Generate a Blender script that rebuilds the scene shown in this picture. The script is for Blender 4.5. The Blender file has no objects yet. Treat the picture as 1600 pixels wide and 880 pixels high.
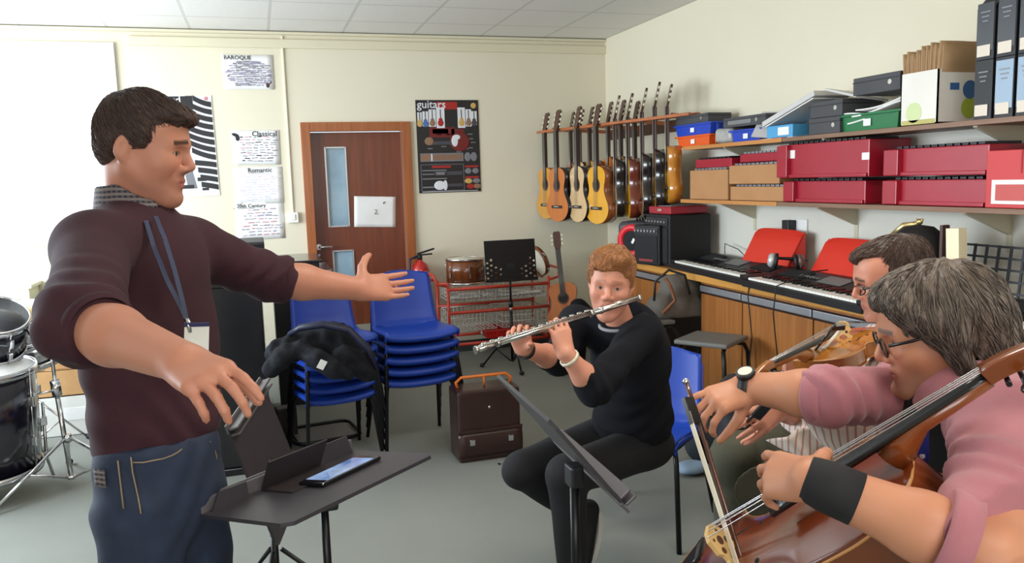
import bpy, bmesh, math, random
import numpy as np
from mathutils import Vector, Matrix, Euler, Quaternion
PI = math.pi
random.seed(7)
SC = bpy.context.scene
COL = SC.collection
def V(*a): return Vector(a[0] if len(a) == 1 else a)

# ------------------------------------------------------------ camera, world, lights, exposure
CAM_H = 1.5365
F_PX = 1258.7
_yaw, _pit, _rol = .30101, .1262, -.03011
_f = Vector((math.sin(_yaw)*math.cos(_pit), math.cos(_yaw)*math.cos(_pit), -math.sin(_pit)))
_r = Vector((math.cos(_yaw), -math.sin(_yaw), 0)); _u = _r.cross(_f)
CR = _r*math.cos(_rol)+_u*math.sin(_rol); CU = _u*math.cos(_rol)-_r*math.sin(_rol); CF = _f
cam_d = bpy.data.cameras.new('camera'); cam = bpy.data.objects.new('camera', cam_d); COL.objects.link(cam)
cam.matrix_world = Matrix(((CR.x, CU.x, -CF.x, 0), (CR.y, CU.y, -CF.y, 0), (CR.z, CU.z, -CF.z, CAM_H), (0, 0, 0, 1)))
cam_d.sensor_width = 36; cam_d.lens = F_PX/1600*36; cam_d.clip_start = .05
SC.camera = cam
SC.view_settings.view_transform = 'Standard'; SC.view_settings.look = 'None'
SC.view_settings.gamma = 1; SC.view_settings.use_curve_mapping = False
SC.view_settings.exposure = -0.12
w = bpy.data.worlds.new('daylight'); SC.world = w; w.use_nodes = True
w.node_tree.nodes['Background'].inputs[0].default_value = (.75, .88, 1, 1)
w.node_tree.nodes['Background'].inputs[1].default_value = 2.0
def area(name, loc, aim, sx, sy, power, color):
    d = bpy.data.lights.new(name, 'AREA'); d.shape = 'RECTANGLE'; d.size = sx; d.size_y = sy; d.energy = power; d.color = color
    o = bpy.data.objects.new(name, d); COL.objects.link(o); o.location = loc
    o.rotation_euler = Vector(aim).to_track_quat('-Z', 'Y').to_euler()
    return o
# daylight in through the windows of the left wall and of the wall behind the camera; below the ceiling, added ambient fill with no lamp fixture
area('daylight_left_window', (-2.95, 4.7, 1.65), (1, .12, -.05), 3.6, 1.4, 295, (.80, .90, 1))
area('daylight_rear_window', (-.6, -2.9, 1.7), (.15, 1, -.05), 3.2, 1.4, 62, (.95, .97, 1))
area('ceiling_fill', (1.2, -.6, 2.76), (0, 0, -1), 1.2, .6, 42, (1, .93, .82))
area('ceiling_fill', (1.2, 2.0, 2.76), (0, 0, -1), 1.2, .3, 30, (1, .93, .82))

def W(px, py, y):
    """the point of the room seen at pixel (px, py) of the photograph, at distance y along the room"""
    d = CF+CR*((px-800)/F_PX)-CU*((py-440)/F_PX)
    return Vector((0, 0, CAM_H))+d*(y/d.y)
def Wx(px, py, x):
    d = CF+CR*((px-800)/F_PX)-CU*((py-440)/F_PX)
    return Vector((0, 0, CAM_H))+d*(x/d.x)
def Wz(px, py, z):
    d = CF+CR*((px-800)/F_PX)-CU*((py-440)/F_PX)
    return Vector((0, 0, CAM_H))+d*((z-CAM_H)/d.z)

# ------------------------------------------------------------ materials
def lin(h):
    h = h.lstrip('#'); o = []
    for i in (0, 2, 4):
        c = int(h[i:i+2], 16)/255
        o.append(c/12.92 if c <= .04045 else ((c+.055)/1.055)**2.4)
    return (*o, 1)
_mc = {}
def M(name, col='#808080', rough=.5, metal=0, var=None, bump=None, coat=0, stretch=(1, 1, 1), sheen=0, attr=None, sss=0, spec=None, emit=0):
    """procedural material: var = (scale, second colour, contrast), bump = (scale, strength, distance)"""
    if name in _mc: return _mc[name]
    m = bpy.data.materials.new(name); m.use_nodes = True; nt = m.node_tree; N = nt.nodes; L = nt.links
    b = N['Principled BSDF']; b.inputs['Base Color'].default_value = lin(col)
    b.inputs['Roughness'].default_value = rough; b.inputs['Metallic'].default_value = metal
    b.inputs['Coat Weight'].default_value = coat; b.inputs['Coat Roughness'].default_value = .12
    if sheen: b.inputs['Sheen Weight'].default_value = sheen
    if spec is not None: b.inputs['Specular IOR Level'].default_value = spec
    if emit:
        b.inputs['Emission Color'].default_value = lin(col); b.inputs['Emission Strength'].default_value = emit
    tc = N.new('ShaderNodeTexCoord'); mp = N.new('ShaderNodeMapping'); mp.inputs['Scale'].default_value = stretch
    L.new(tc.outputs['Object'], mp.inputs['Vector'])
    csrc = None
    if attr:
        at = N.new('ShaderNodeAttribute'); at.attribute_name = attr; csrc = at.outputs['Color']; L.new(csrc, b.inputs['Base Color'])
    if var:
        n = N.new('ShaderNodeTexNoise'); n.inputs['Scale'].default_value = var[0]; n.inputs['Detail'].default_value = 5
        L.new(mp.outputs[0], n.inputs['Vector'])
        r = N.new('ShaderNodeMapRange'); c = var[2] if len(var) > 2 else .25
        r.inputs['From Min'].default_value = .5-c; r.inputs['From Max'].default_value = .5+c
        L.new(n.outputs['Fac'], r.inputs['Value'])
        x = N.new('ShaderNodeMix'); x.data_type = 'RGBA'; x.inputs[7].default_value = lin(var[1])
        x.inputs[6].default_value = lin(col)
        if attr:
            L.new(csrc, x.inputs[6]); x.blend_type = 'MULTIPLY'
        L.new(r.outputs[0], x.inputs[0]); L.new(x.outputs[2], b.inputs['Base Color'])
    if bump:
        n = N.new('ShaderNodeTexNoise'); n.inputs['Scale'].default_value = bump[0]; n.inputs['Detail'].default_value = 4
        L.new(mp.outputs[0], n.inputs['Vector'])
        bp = N.new('ShaderNodeBump'); bp.inputs['Strength'].default_value = bump[1]
        bp.inputs['Distance'].default_value = bump[2] if len(bump) > 2 else .002
        L.new(n.outputs['Fac'], bp.inputs['Height']); L.new(bp.outputs[0], b.inputs['Normal'])
    _mc[name] = m
    return m
def wood(name, c1, c2, rough=.4, coat=.3, axis=2, scale=1.0):
    if name in _mc: return _mc[name]
    st = [22*scale]*3; st[axis] = 1.2*scale
    return M(name, c1, rough, var=(1.6, c2, .22), coat=coat, stretch=st, bump=(3, .15, .001))
def ramp_mat(name, kind, c1, c2, scale, rough=.8, rot=(0, 0, 0), width=.5, c3=None, uv='Object'):
    """stripes ('x') or checks ('xz') made from the object's own coordinates"""
    if name in _mc: return _mc[name]
    m = bpy.data.materials.new(name); m.use_nodes = True; nt = m.node_tree; N = nt.nodes; L = nt.links
    b = N['Principled BSDF']; b.inputs['Roughness'].default_value = rough
    tc = N.new('ShaderNodeTexCoord'); mp = N.new('ShaderNodeMapping'); mp.inputs['Rotation'].default_value = rot
    L.new(tc.outputs[uv], mp.inputs['Vector']); sp = N.new('ShaderNodeSeparateXYZ'); 
    nz = N.new('ShaderNodeTexNoise'); nz.inputs['Scale'].default_value = 9; nz.inputs['Detail'].default_value = 2
    ad = N.new('ShaderNodeVectorMath'); ad.operation = 'MULTIPLY_ADD'; ad.inputs[1].default_value = (.02, .02, .02)
    L.new(mp.outputs[0], nz.inputs['Vector']); L.new(nz.outputs['Color'], ad.inputs[0]); L.new(mp.outputs[0], ad.inputs[2]); L.new(ad.outputs[0], sp.inputs[0])
    outs = []
    for ch in kind:
        a = N.new('ShaderNodeMath'); a.operation = 'MULTIPLY'; a.inputs[1].default_value = scale
        L.new(sp.outputs['xyz'.index(ch)], a.inputs[0])
        f = N.new('ShaderNodeMath'); f.operation = 'FRACT'; L.new(a.outputs[0], f.inputs[0])
        g = N.new('ShaderNodeMath'); g.operation = 'LESS_THAN'; g.inputs[1].default_value = width; L.new(f.outputs[0], g.inputs[0]); outs.append(g)
    x = N.new('ShaderNodeMix'); x.data_type = 'RGBA'; x.inputs[6].default_value = lin(c2); x.inputs[7].default_value = lin(c1)
    L.new(outs[0].outputs[0], x.inputs[0]); res = x
    if len(outs) > 1:
        y = N.new('ShaderNodeMix'); y.data_type = 'RGBA'; y.inputs[6].default_value = lin(c3 or c2)
        L.new(outs[1].outputs[0], y.inputs[0]); L.new(x.outputs[2], y.inputs[7]); res = y
    L.new(res.outputs[2], b.inputs['Base Color'])
    _mc[name] = m
    return m

# ------------------------------------------------------------ mesh building
_bc = {}
def _bevbox(sx, sy, sz, bev, seg):
    k = (round(sx, 5), round(sy, 5), round(sz, 5), round(bev, 5), seg)
    if k in _bc: return _bc[k]
    bm = bmesh.new(); bmesh.ops.create_cube(bm, size=1)
    for v in bm.verts: v.co = Vector((v.co.x*sx, v.co.y*sy, v.co.z*sz))
    bev = min(bev, .49*min(sx, sy, sz))
    if bev > 0: bmesh.ops.bevel(bm, geom=bm.edges[:], offset=bev, segments=seg, affect='EDGES', profile=.6)
    bm.verts.index_update()
    r = ([v.co.copy() for v in bm.verts], [[v.index for v in f.verts] for f in bm.faces]); bm.free()
    _bc[k] = r
    return r
def frame(z, x=None):
    """rotation whose z axis is z and x axis is near x"""
    z = Vector(z).normalized(); x = Vector(x) if x is not None else (Vector((1, 0, 0)) if abs(z.x) < .9 else Vector((0, 1, 0)))
    x = (x-z*x.dot(z)).normalized(); y = z.cross(x)
    return Matrix(((x.x, y.x, z.x), (x.y, y.y, z.y), (x.z, y.z, z.z)))
def mat4(R, t): return Matrix.Translation(Vector(t)) @ R.to_4x4()
class MB:
    def __init__(s): s.v = []; s.f = []; s.m = []; s.s = []; s.mi = 0; s.T = Matrix()
    def add(s, vs, fs, smooth=False):
        n = len(s.v); s.v += [s.T @ Vector(v) for v in vs]
        for f in fs: s.f.append([n+i for i in f]); s.m.append(s.mi); s.s.append(smooth)
        return s
    def box(s, c, d, R=None, bev=0, seg=2):
        vs, fs = _bevbox(d[0], d[1], d[2], bev, seg); R = R or Matrix.Identity(3); c = Vector(c)
        return s.add([c+R @ v for v in vs], fs, False)
    def bar(s, p0, p1, w, h, up=(0, 0, 1), bev=0):
        p0, p1 = Vector(p0), Vector(p1); d = p1-p0; R = frame(d, up)
        return s.box((p0+p1)/2, (h, w, d.length), R, bev)
    def cyl(s, p0, p1, r0, r1=None, n=16, caps=True):
        r1 = r0 if r1 is None else r1; p0, p1 = Vector(p0), Vector(p1); R = frame(p1-p0); vs = []
        for p, r in ((p0, r0), (p1, r1)):
            for i in range(n): a = 2*PI*i/n; vs.append(p+R @ Vector((r*math.cos(a), r*math.sin(a), 0)))
        s.add(vs, [[i, (i+1) % n, n+(i+1) % n, n+i] for i in range(n)], True)
        if caps: s.add(vs, [list(range(n))[::-1], list(range(n, 2*n))], False)
        return s
    def tube(s, pts, r, n=8, closed=False):
        pts = [Vector(p) for p in pts]; k = len(pts); rs = r if isinstance(r, (list, tuple)) else [r]*k
        T = []
        for i in range(k):
            a = pts[(i-1) % k] if (closed or i) else pts[0]; b = pts[(i+1) % k] if (closed or i < k-1) else pts[-1]
            T.append((b-a).normalized() if (b-a).length > 1e-9 else Vector((0, 0, 1)))
        R = frame(T[0]); x = R.col[0].copy(); vs = []
        for i in range(k):
            x = (x-T[i]*x.dot(T[i])).normalized(); y = T[i].cross(x)
            for j in range(n): a = 2*PI*j/n; vs.append(pts[i]+(x*math.cos(a)+y*math.sin(a))*rs[i])
        fs = []
        for i in range(k if closed else k-1):
            for j in range(n): fs.append([i*n+j, i*n+(j+1) % n, ((i+1) % k)*n+(j+1) % n, ((i+1) % k)*n+j])
        s.add(vs, fs, True)
        if not closed: s.add(vs, [list(range(n))[::-1], list(range((k-1)*n, k*n))], False)
        return s
    def lathe(s, prof, n=24, M4=None, smooth=True):
        M4 = M4 or Matrix(); vs = []; k = len(prof)
        for r, z in prof:
            for j in range(n): a = 2*PI*j/n; vs.append(M4 @ Vector((r*math.cos(a), r*math.sin(a), z)))
        return s.add(vs, [[i*n+j, i*n+(j+1) % n, (i+1)*n+(j+1) % n, (i+1)*n+j] for i in range(k-1) for j in range(n)], smooth)
    def prism(s, poly, z0, z1, M4=None, smooth=False):
        M4 = M4 or Matrix(); n = len(poly)
        vs = [M4 @ Vector((p[0], p[1], z0)) for p in poly]+[M4 @ Vector((p[0], p[1], z1)) for p in poly]
        s.add(vs, [[i, (i+1) % n, n+(i+1) % n, n+i] for i in range(n)], smooth)
        return s.add(vs, [list(range(n))[::-1], list(range(n, 2*n))], False)
    def ball(s, c, r, n=14, R=None):
        r = (r, r, r) if not hasattr(r, '__len__') else r; m = n//2+1; vs = []; R = R or Matrix.Identity(3); c = Vector(c)
        for i in range(m+1):
            t = PI*i/m
            for j in range(n): a = 2*PI*j/n; vs.append(c+R @ Vector((r[0]*math.sin(t)*math.cos(a), r[1]*math.sin(t)*math.sin(a), r[2]*math.cos(t))))
        return s.add(vs, [[i*n+j, (i+1)*n+j, (i+1)*n+(j+1) % n, i*n+(j+1) % n] for i in range(m) for j in range(n)], True)
    def quad(s, a, b, c, d): return s.add([a, b, c, d], [[0, 1, 2, 3]])
    def grid(s, fn, nu, nv, th=0, smooth=True, closed=False):
        """surface fn(u, v) -> point; with thickness th along the normal"""
        P = [[Vector(fn(i/nu, j/nv)) for j in range(nv+1)] for i in range(nu+1)]
        def nrm(i, j):
            a = P[min(i+1, nu)][j]-P[max(i-1, 0)][j]; b = P[i][min(j+1, nv)]-P[i][max(j-1, 0)]
            c = a.cross(b); return c.normalized() if c.length > 1e-12 else Vector((0, 0, 1))
        vs = [P[i][j] for i in range(nu+1) for j in range(nv+1)]; w_ = nv+1; K = len(vs)
        top = [[i*w_+j, (i+1)*w_+j, (i+1)*w_+j+1, i*w_+j+1] for i in range(nu) for j in range(nv)]
        if not th: return s.add(vs, top, smooth)
        vs += [P[i][j]-nrm(i, j)*th for i in range(nu+1) for j in range(nv+1)]
        s.add(vs, top+[[K+q for q in f[::-1]] for f in top], smooth)
        ring = [i*w_ for i in range(nu+1)]+[nu*w_+j for j in range(1, nv+1)]+[i*w_+nv for i in range(nu-1, -1, -1)]+[j for j in range(nv-1, 0, -1)]
        return s.add(vs, [[ring[i], K+ring[i], K+ring[(i+1) % len(ring)], ring[(i+1) % len(ring)]] for i in range(len(ring))], False)
    def build(s, name, mats, parent=None, world=False, weld=0):
        vs = s.v
        if world and parent is not None:
            inv = Matrix.LocRotScale(parent.location, parent.rotation_euler, parent.scale).inverted(); vs = [inv @ v for v in vs]
        me = bpy.data.meshes.new(name); me.from_pydata([tuple(v) for v in vs], [], s.f)
        mats = mats if isinstance(mats, (list, tuple)) else [mats]
        for m in mats: me.materials.append(m)
        me.polygons.foreach_set('material_index', [min(i, len(mats)-1) for i in s.m]); me.polygons.foreach_set('use_smooth', s.s)
        bm = bmesh.new(); bm.from_mesh(me); bmesh.ops.remove_doubles(bm, verts=bm.verts[:], dist=1e-6)
        bmesh.ops.recalc_face_normals(bm, faces=bm.faces[:]); bm.to_mesh(me); bm.free()
        o = bpy.data.objects.new(name, me); COL.objects.link(o)
        if parent is not None: o.parent = parent
        return o
def thing(name, label, cat, loc=(0, 0, 0), rz=0, group=None, rot=None):
    o = bpy.data.objects.new(name, None); COL.objects.link(o); o.location = loc
    o.rotation_euler = rot if rot is not None else (0, 0, rz); o.empty_display_size = .1
    o['label'] = label; o['category'] = cat
    if group: o['group'] = group
    return o
def tag(o, label, cat, group=None, kind=None):
    o['label'] = label; o['category'] = cat
    if group: o['group'] = group
    if kind: o['kind'] = kind
    return o
def struct(o): o['kind'] = 'structure'; return o
def place(o, loc, rz=0, rot=None):
    o.location = loc; o.rotation_euler = rot if rot is not None else (0, 0, rz); return o
def dup(root, loc=None, rz=None, label=None, group=None, rot=None, scale=None, swap=None):
    r = root.copy(); COL.objects.link(r)
    if loc is not None: r.location = loc
    if rz is not None: r.rotation_euler = (0, 0, rz)
    if rot is not None: r.rotation_euler = rot
    if scale is not None: r.scale = (scale,)*3 if not hasattr(scale, '__len__') else scale
    if label: r['label'] = label
    if group: r['group'] = group
    def re(o, src):
        if swap and src.type == 'MESH':
            for i, sl in enumerate(src.data.materials):
                if sl and sl.name in swap:
                    o.material_slots[i].link = 'OBJECT'; o.material_slots[i].material = swap[sl.name]
    re(r, root)
    for ch in list(root.children):
        c = ch.copy(); COL.objects.link(c); c.parent = r; re(c, ch)
        for g in ch.children: d = g.copy(); COL.objects.link(d); d.parent = c; re(d, g)
    return r
def lettering(txt, size, M4, mat, parent, name='lettering', depth=.0004, bold=0):
    cu = bpy.data.curves.new(name, 'FONT'); cu.body = txt; cu.size = size; cu.extrude = depth; cu.offset = bold
    cu.align_x = 'LEFT'; cu.resolution_u = 2
    t = bpy.data.objects.new(name, cu); COL.objects.link(t)
    me = bpy.data.meshes.new_from_object(t.evaluated_get(bpy.context.evaluated_depsgraph_get()))
    bpy.data.objects.remove(t); me.name = name; me.transform(M4); me.materials.clear(); me.materials.append(mat)
    o = bpy.data.objects.new(name, me); COL.objects.link(o); o.parent = parent
    return o

# ------------------------------------------------------------ organic surfaces: a distance field on an uneven grid, meshed by surface nets
def axis(lo, hi, h, fine):
    out = [lo]; x = lo
    while x < hi:
        st = h
        for a, b, hf in fine:
            if a-h <= x <= b: st = min(st, hf)
        x += st; out.append(x)
    return np.array(out, dtype=np.float32)
def smin(a, b, k):
    if k <= 0: return np.minimum(a, b)
    hh = np.maximum(k-np.abs(a-b), 0)/k
    return np.minimum(a, b)-hh*hh*k*.25
class Field:
    def __init__(s, lo, hi, h=.006, fine=()):
        """fine = list of (lo, hi, step) boxes that get smaller cells"""
        s.ax = [axis(lo[i], hi[i], h, [(f[0][i], f[1][i], f[2]) for f in fine]) for i in range(3)]
        s.D = np.full([len(a) for a in s.ax], 9.0, dtype=np.float32); s.h = h
    def win(s, lo, hi):
        sl = []
        for i in range(3):
            a = int(np.searchsorted(s.ax[i], lo[i])); b = int(np.searchsorted(s.ax[i], hi[i])); sl.append(slice(max(a-1, 0), b+1))
        sl = tuple(sl)
        g = [s.ax[i][sl[i]] for i in range(3)]
        return sl, g[0][:, None, None], g[1][None, :, None], g[2][None, None, :]
    def _mix(s, sl, d, k, op):
        D = s.D[sl]
        if op == 'add': s.D[sl] = smin(D, d, k)
        elif op == 'sub': s.D[sl] = -smin(-D, d, k)
        elif op == 'and': s.D[sl] = -smin(-D, -d, k)
    def cone(s, p0, p1, r0, r1=None, k=.01, op='add', flat=0, sq=None):
        """rounded cone; flat: bit 1 cuts the start flat, bit 2 the end; sq = (axis vector, factor) squashes the section"""
        r1 = r0 if r1 is None else r1; a = np.array(p0, dtype=float); b = np.array(p1, dtype=float)
        m = max(r0, r1)+k+3*s.h
        if sq: m += max(r0, r1)*max(sq[1]-1, 0)
        sl, X, Y, Z = s.win(np.minimum(a, b)-m, np.maximum(a, b)+m)
        if 0 in [len(q) for q in (X.ravel(), Y.ravel(), Z.ravel())]: return s
        ab = b-a; L2 = max(float(ab @ ab), 1e-12)
        px, py, pz = X-a[0], Y-a[1], Z-a[2]
        t = (px*ab[0]+py*ab[1]+pz*ab[2])/L2; tc = np.clip(t, 0, 1)
        qx, qy, qz = px-tc*ab[0], py-tc*ab[1], pz-tc*ab[2]
        if sq:
            e = np.array(Vector(sq[0]).normalized()); q = qx*e[0]+qy*e[1]+qz*e[2]; f = 1/sq[1]-1
            qx, qy, qz = qx+q*f*e[0], qy+q*f*e[1], qz+q*f*e[2]
        d = np.sqrt(qx*qx+qy*qy+qz*qz)-(r0+(r1-r0)*tc)
        L = math.sqrt(L2)
        if flat & 1: d = np.maximum(d, -t*L)
        if flat & 2: d = np.maximum(d, (t-1)*L)
        s._mix(sl, d.astype(np.float32), k, op); return s
    def ell(s, c, r, R=None, k=.01, op='add'):
        c = np.array(c, dtype=float); r = np.array(r, dtype=float); R = np.array(R if R is not None else Matrix.Identity(3))
        m = float(r.max())+k+3*s.h; sl, X, Y, Z = s.win(c-m, c+m)
        if 0 in [len(q) for q in (X.ravel(), Y.ravel(), Z.ravel())]: return s
        x, y, z = X-c[0], Y-c[1], Z-c[2]
        u = [(x*R[0][i]+y*R[1][i]+z*R[2][i]) for i in range(3)]
        k0 = np.sqrt((u[0]/r[0])**2+(u[1]/r[1])**2+(u[2]/r[2])**2); k1 = np.sqrt((u[0]/r[0]**2)**2+(u[1]/r[1]**2)**2+(u[2]/r[2]**2)**2)
        d = k0*(k0-1)/np.maximum(k1, 1e-6)
        s._mix(sl, d.astype(np.float32), k, op); return s
    def box(s, c, half, R=None, rnd=.005, k=0, op='add'):
        c = np.array(c, dtype=float); hf = np.array(half, dtype=float)-rnd; R = np.array(R if R is not None else Matrix.Identity(3))
        m = float(np.linalg.norm(half))+k+3*s.h; sl, X, Y, Z = s.win(c-m, c+m)
        if 0 in [len(q) for q in (X.ravel(), Y.ravel(), Z.ravel())]: return s
        x, y, z = X-c[0], Y-c[1], Z-c[2]
        u = [np.abs(x*R[0][i]+y*R[1][i]+z*R[2][i])-hf[i] for i in range(3)]
        d = np.sqrt(sum(np.maximum(q, 0)**2 for q in u))+np.minimum(np.maximum(np.maximum(u[0], u[1]), u[2]), 0)-rnd
        s._mix(sl, d.astype(np.float32), k, op); return s
    def plane(s, p, n, k=.003, lo=None, hi=None):
        """cuts away everything on the side n points to (inside the box lo..hi when given)"""
        p = np.array(p, dtype=float); n = np.array(Vector(n).normalized())
        lo = np.array(lo if lo is not None else [a[0] for a in s.ax]); hi = np.array(hi if hi is not None else [a[-1] for a in s.ax])
        sl, X, Y, Z = s.win(lo, hi)
        d = (X-p[0])*n[0]+(Y-p[1])*n[1]+(Z-p[2])*n[2]
        s._mix(sl, d.astype(np.float32), k, 'and'); return s
    def warp(s, fn, lim=.03, lo=None, hi=None):
        """adds fn(x, y, z) to the distance near the surface"""
        if lo is None: sl = (slice(None),)*3
        else: sl = s.win(lo, hi)[0]
        D = s.D[sl]; m = np.nonzero(np.abs(D) < lim)
        off = [q.start or 0 for q in sl]
        x, y, z = [s.ax[i][m[i]+off[i]] for i in range(3)]
        D[m] += fn(x, y, z).astype(np.float32); s.D[sl] = D; return s
    def at(s, p):
        i = [int(np.clip(np.searchsorted(s.ax[k], p[k]), 0, len(s.ax[k])-1)) for k in range(3)]
        return float(s.D[i[0], i[1], i[2]])
    def seen(s, px, py, out=.002):
        """the point of the surface seen at a pixel of the photograph"""
        c = Vector((0, 0, CAM_H)); d = (CF+CR*((px-800)/F_PX)-CU*((py-440)/F_PX)); t = .6
        while t < 3.4:
            p = c+d*t
            if all(s.ax[k][0] < p[k] < s.ax[k][-1] for k in range(3)) and s.at(p) < 0: return p-d.normalized()*(out+s.h*.4)
            t += .004
        return None
    def mesh(s, name, mats, parent=None, color=None, relax=1):
        D = s.D; D[0] = D[-1] = 9; D[:, 0] = D[:, -1] = 9; D[:, :, 0] = D[:, :, -1] = 9
        ins = D < 0
        c = np.zeros([n-1 for n in D.shape], dtype=np.uint8)
        for dx in (0, 1):
            for dy in (0, 1):
                for dz in (0, 1): c += ins[dx:dx+c.shape[0], dy:dy+c.shape[1], dz:dz+c.shape[2]]
        I = np.nonzero((c > 0) & (c < 8)); n = len(I[0])
        idx = np.full(c.shape, -1, dtype=np.int32); idx[I] = np.arange(n, dtype=np.int32)
        acc = np.zeros((n, 3)); cnt = np.zeros(n)
        for ax_ in range(3):
            o1, o2 = [q for q in range(3) if q != ax_]
            for u in (0, 1):
                for v in (0, 1):
                    A = [I[0], I[1], I[2]]; A[o1] = A[o1]+u; A[o2] = A[o2]+v; B = list(A); B[ax_] = B[ax_]+1
                    da = D[tuple(A)]; db = D[tuple(B)]; m = (da < 0) != (db < 0)
                    t = np.where(m, da/np.where(m, da-db, 1), 0)
                    P = np.zeros((n, 3))
                    for q in range(3):
                        pa = s.ax[q][A[q]]; pb = s.ax[q][B[q]]; P[:, q] = pa+(pb-pa)*t
                    acc[m] += P[m]; cnt[m] += 1
        P = acc/cnt[:, None]; quads = []
        for ax_ in range(3):
            o1, o2 = [(1, 2), (2, 0), (0, 1)][ax_]
            A = [slice(0, -1) if q == ax_ else slice(1, -1) for q in range(3)]; B = list(A); B[ax_] = slice(1, None)
            sa = ins[tuple(A)]; sb = ins[tuple(B)]; e = np.nonzero(sa != sb); fl = sa[e]
            base = [e[0].copy(), e[1].copy(), e[2].copy()]
            for q in (o1, o2): base[q] = base[q]+1
            def cell(u, v):
                C = [base[0].copy(), base[1].copy(), base[2].copy()]; C[o1] -= u; C[o2] -= v; return idx[tuple(C)]
            q = np.stack([cell(0, 0), cell(1, 0), cell(1, 1), cell(0, 1)], 1); q[~fl] = q[~fl][:, ::-1]
            quads.append(q)
        Q = np.concatenate(quads); Q = Q[(Q >= 0).all(1)]
        for _ in range(relax):
            S = np.zeros_like(P); C = np.zeros(n)
            for k in range(4):
                np.add.at(S, Q[:, k], P[Q[:, (k+1) % 4]]+P[Q[:, (k-1) % 4]]); np.add.at(C, Q[:, k], 2)
            P = P*.55+.45*S/np.maximum(C, 1)[:, None]
        off = np.array(parent.location) if parent is not None else np.zeros(3)
        me = bpy.data.meshes.new(name); me.vertices.add(n); me.vertices.foreach_set('co', (P-off).astype(np.float32).ravel())
        me.loops.add(len(Q)*4); me.loops.foreach_set('vertex_index', Q.astype(np.int32).ravel())
        me.polygons.add(len(Q)); me.polygons.foreach_set('loop_start', np.arange(0, len(Q)*4, 4, dtype=np.int32))
        me.polygons.foreach_set('loop_total', np.full(len(Q), 4, dtype=np.int32)); me.polygons.foreach_set('use_smooth', np.ones(len(Q), dtype=bool))
        me.update(calc_edges=True); me.validate()
        if color is not None:
            cc = color(P); at = me.color_attributes.new('tint', 'FLOAT_COLOR', 'POINT')
            at.data.foreach_set('color', np.concatenate([cc, np.ones((n, 1))], 1).astype(np.float32).ravel())
        for m in (mats if isinstance(mats, (list, tuple)) else [mats]): me.materials.append(m)
        o = bpy.data.objects.new(name, me); COL.objects.link(o)
        if parent is not None: o.parent = parent
        return o
def wob(x, y, z, s, seed=0):
    """cheap smooth noise in about -1..1"""
    a = seed*1.7; return (np.sin(x*s+a+1.9*np.sin(y*s*.7+a))+np.sin(y*s*1.13+2.1*a+1.7*np.sin(z*s*.8-a))+np.sin(z*s*.93+.6*a+1.8*np.sin(x*s*.9+a)))/3
# ============================================================ the room
XR, XL, YB, YF, ZC = 3.136, -2.9, 7.0, -2.8, 2.786
cream = M('cream_wall_paint', '#e3dbc4', .75, var=(.8, '#dcd3ba', .3), bump=(60, .06, .001))
pale = M('pale_wall_paint', '#dedccf', .75, var=(.8, '#d8d5c8', .3), bump=(60, .06, .001))
white = M('white_gloss_paint', '#f2f2ee', .35)
def carpet():
    m = M('grey_carpet', '#858780', .95, var=(2.2, '#7c7e76', .35), bump=(420, .5, .002)); return m
_t0, _t1 = W(297, 44, 7.0).x, W(645, 52, 7.0).x; TILE = (_t1-_t0)/3; TOFF = -(_t0/TILE)+.018+10
def ceil_mat():
    m = bpy.data.materials.new('ceiling_tiles'); m.use_nodes = True; nt = m.node_tree; N = nt.nodes; L = nt.links
    b = N['Principled BSDF']; b.inputs['Roughness'].default_value = .9
    tc = N.new('ShaderNodeTexCoord'); sp = N.new('ShaderNodeSeparateXYZ'); L.new(tc.outputs['Object'], sp.inputs[0]); fs = []
    for i, (per, off) in enumerate(((TILE, TOFF), (.6, .2))):
        a = N.new('ShaderNodeMath'); a.operation = 'MULTIPLY_ADD'; a.inputs[1].default_value = 1/per; a.inputs[2].default_value = off; L.new(sp.outputs[i], a.inputs[0])
        f = N.new('ShaderNodeMath'); f.operation = 'FRACT'; L.new(a.outputs[0], f.inputs[0])
        g = N.new('ShaderNodeMath'); g.operation = 'LESS_THAN'; g.inputs[1].default_value = .035; L.new(f.outputs[0], g.inputs[0]); fs.append(g)
    mx = N.new('ShaderNodeMath'); mx.operation = 'MAXIMUM'; L.new(fs[0].outputs[0], mx.inputs[0]); L.new(fs[1].outputs[0], mx.inputs[1])
    x = N.new('ShaderNodeMix'); x.data_type = 'RGBA'; x.inputs[6].default_value = lin('#e4e2dc'); x.inputs[7].default_value = lin('#cfccc6')
    L.new(mx.outputs[0], x.inputs[0]); L.new(x.outputs[2], b.inputs['Base Color'])
    n = N.new('ShaderNodeTexNoise'); n.inputs['Scale'].default_value = 120; L.new(tc.outputs['Object'], n.inputs['Vector'])
    s = N.new('ShaderNodeMath'); s.operation = 'MULTIPLY_ADD'; s.inputs[1].default_value = -2; L.new(mx.outputs[0], s.inputs[0]); L.new(n.outputs['Fac'], s.inputs[2])
    bp = N.new('ShaderNodeBump'); bp.inputs['Strength'].default_value = .4; bp.inputs['Distance'].default_value = .004
    L.new(s.outputs[0], bp.inputs['Height']); L.new(bp.outputs[0], b.inputs['Normal'])
    return m
t = .12
b = MB().box(((XL+XR)/2, (YB+YF)/2, -.05), (XR-XL+.3, YB-YF+.3, .1)); struct(b.build('floor', carpet()))
b = MB().box(((XL+XR)/2, (YB+YF)/2, ZC+.05), (XR-XL+.3, YB-YF+.3, .1)); struct(b.build('ceiling', ceil_mat()))
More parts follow.
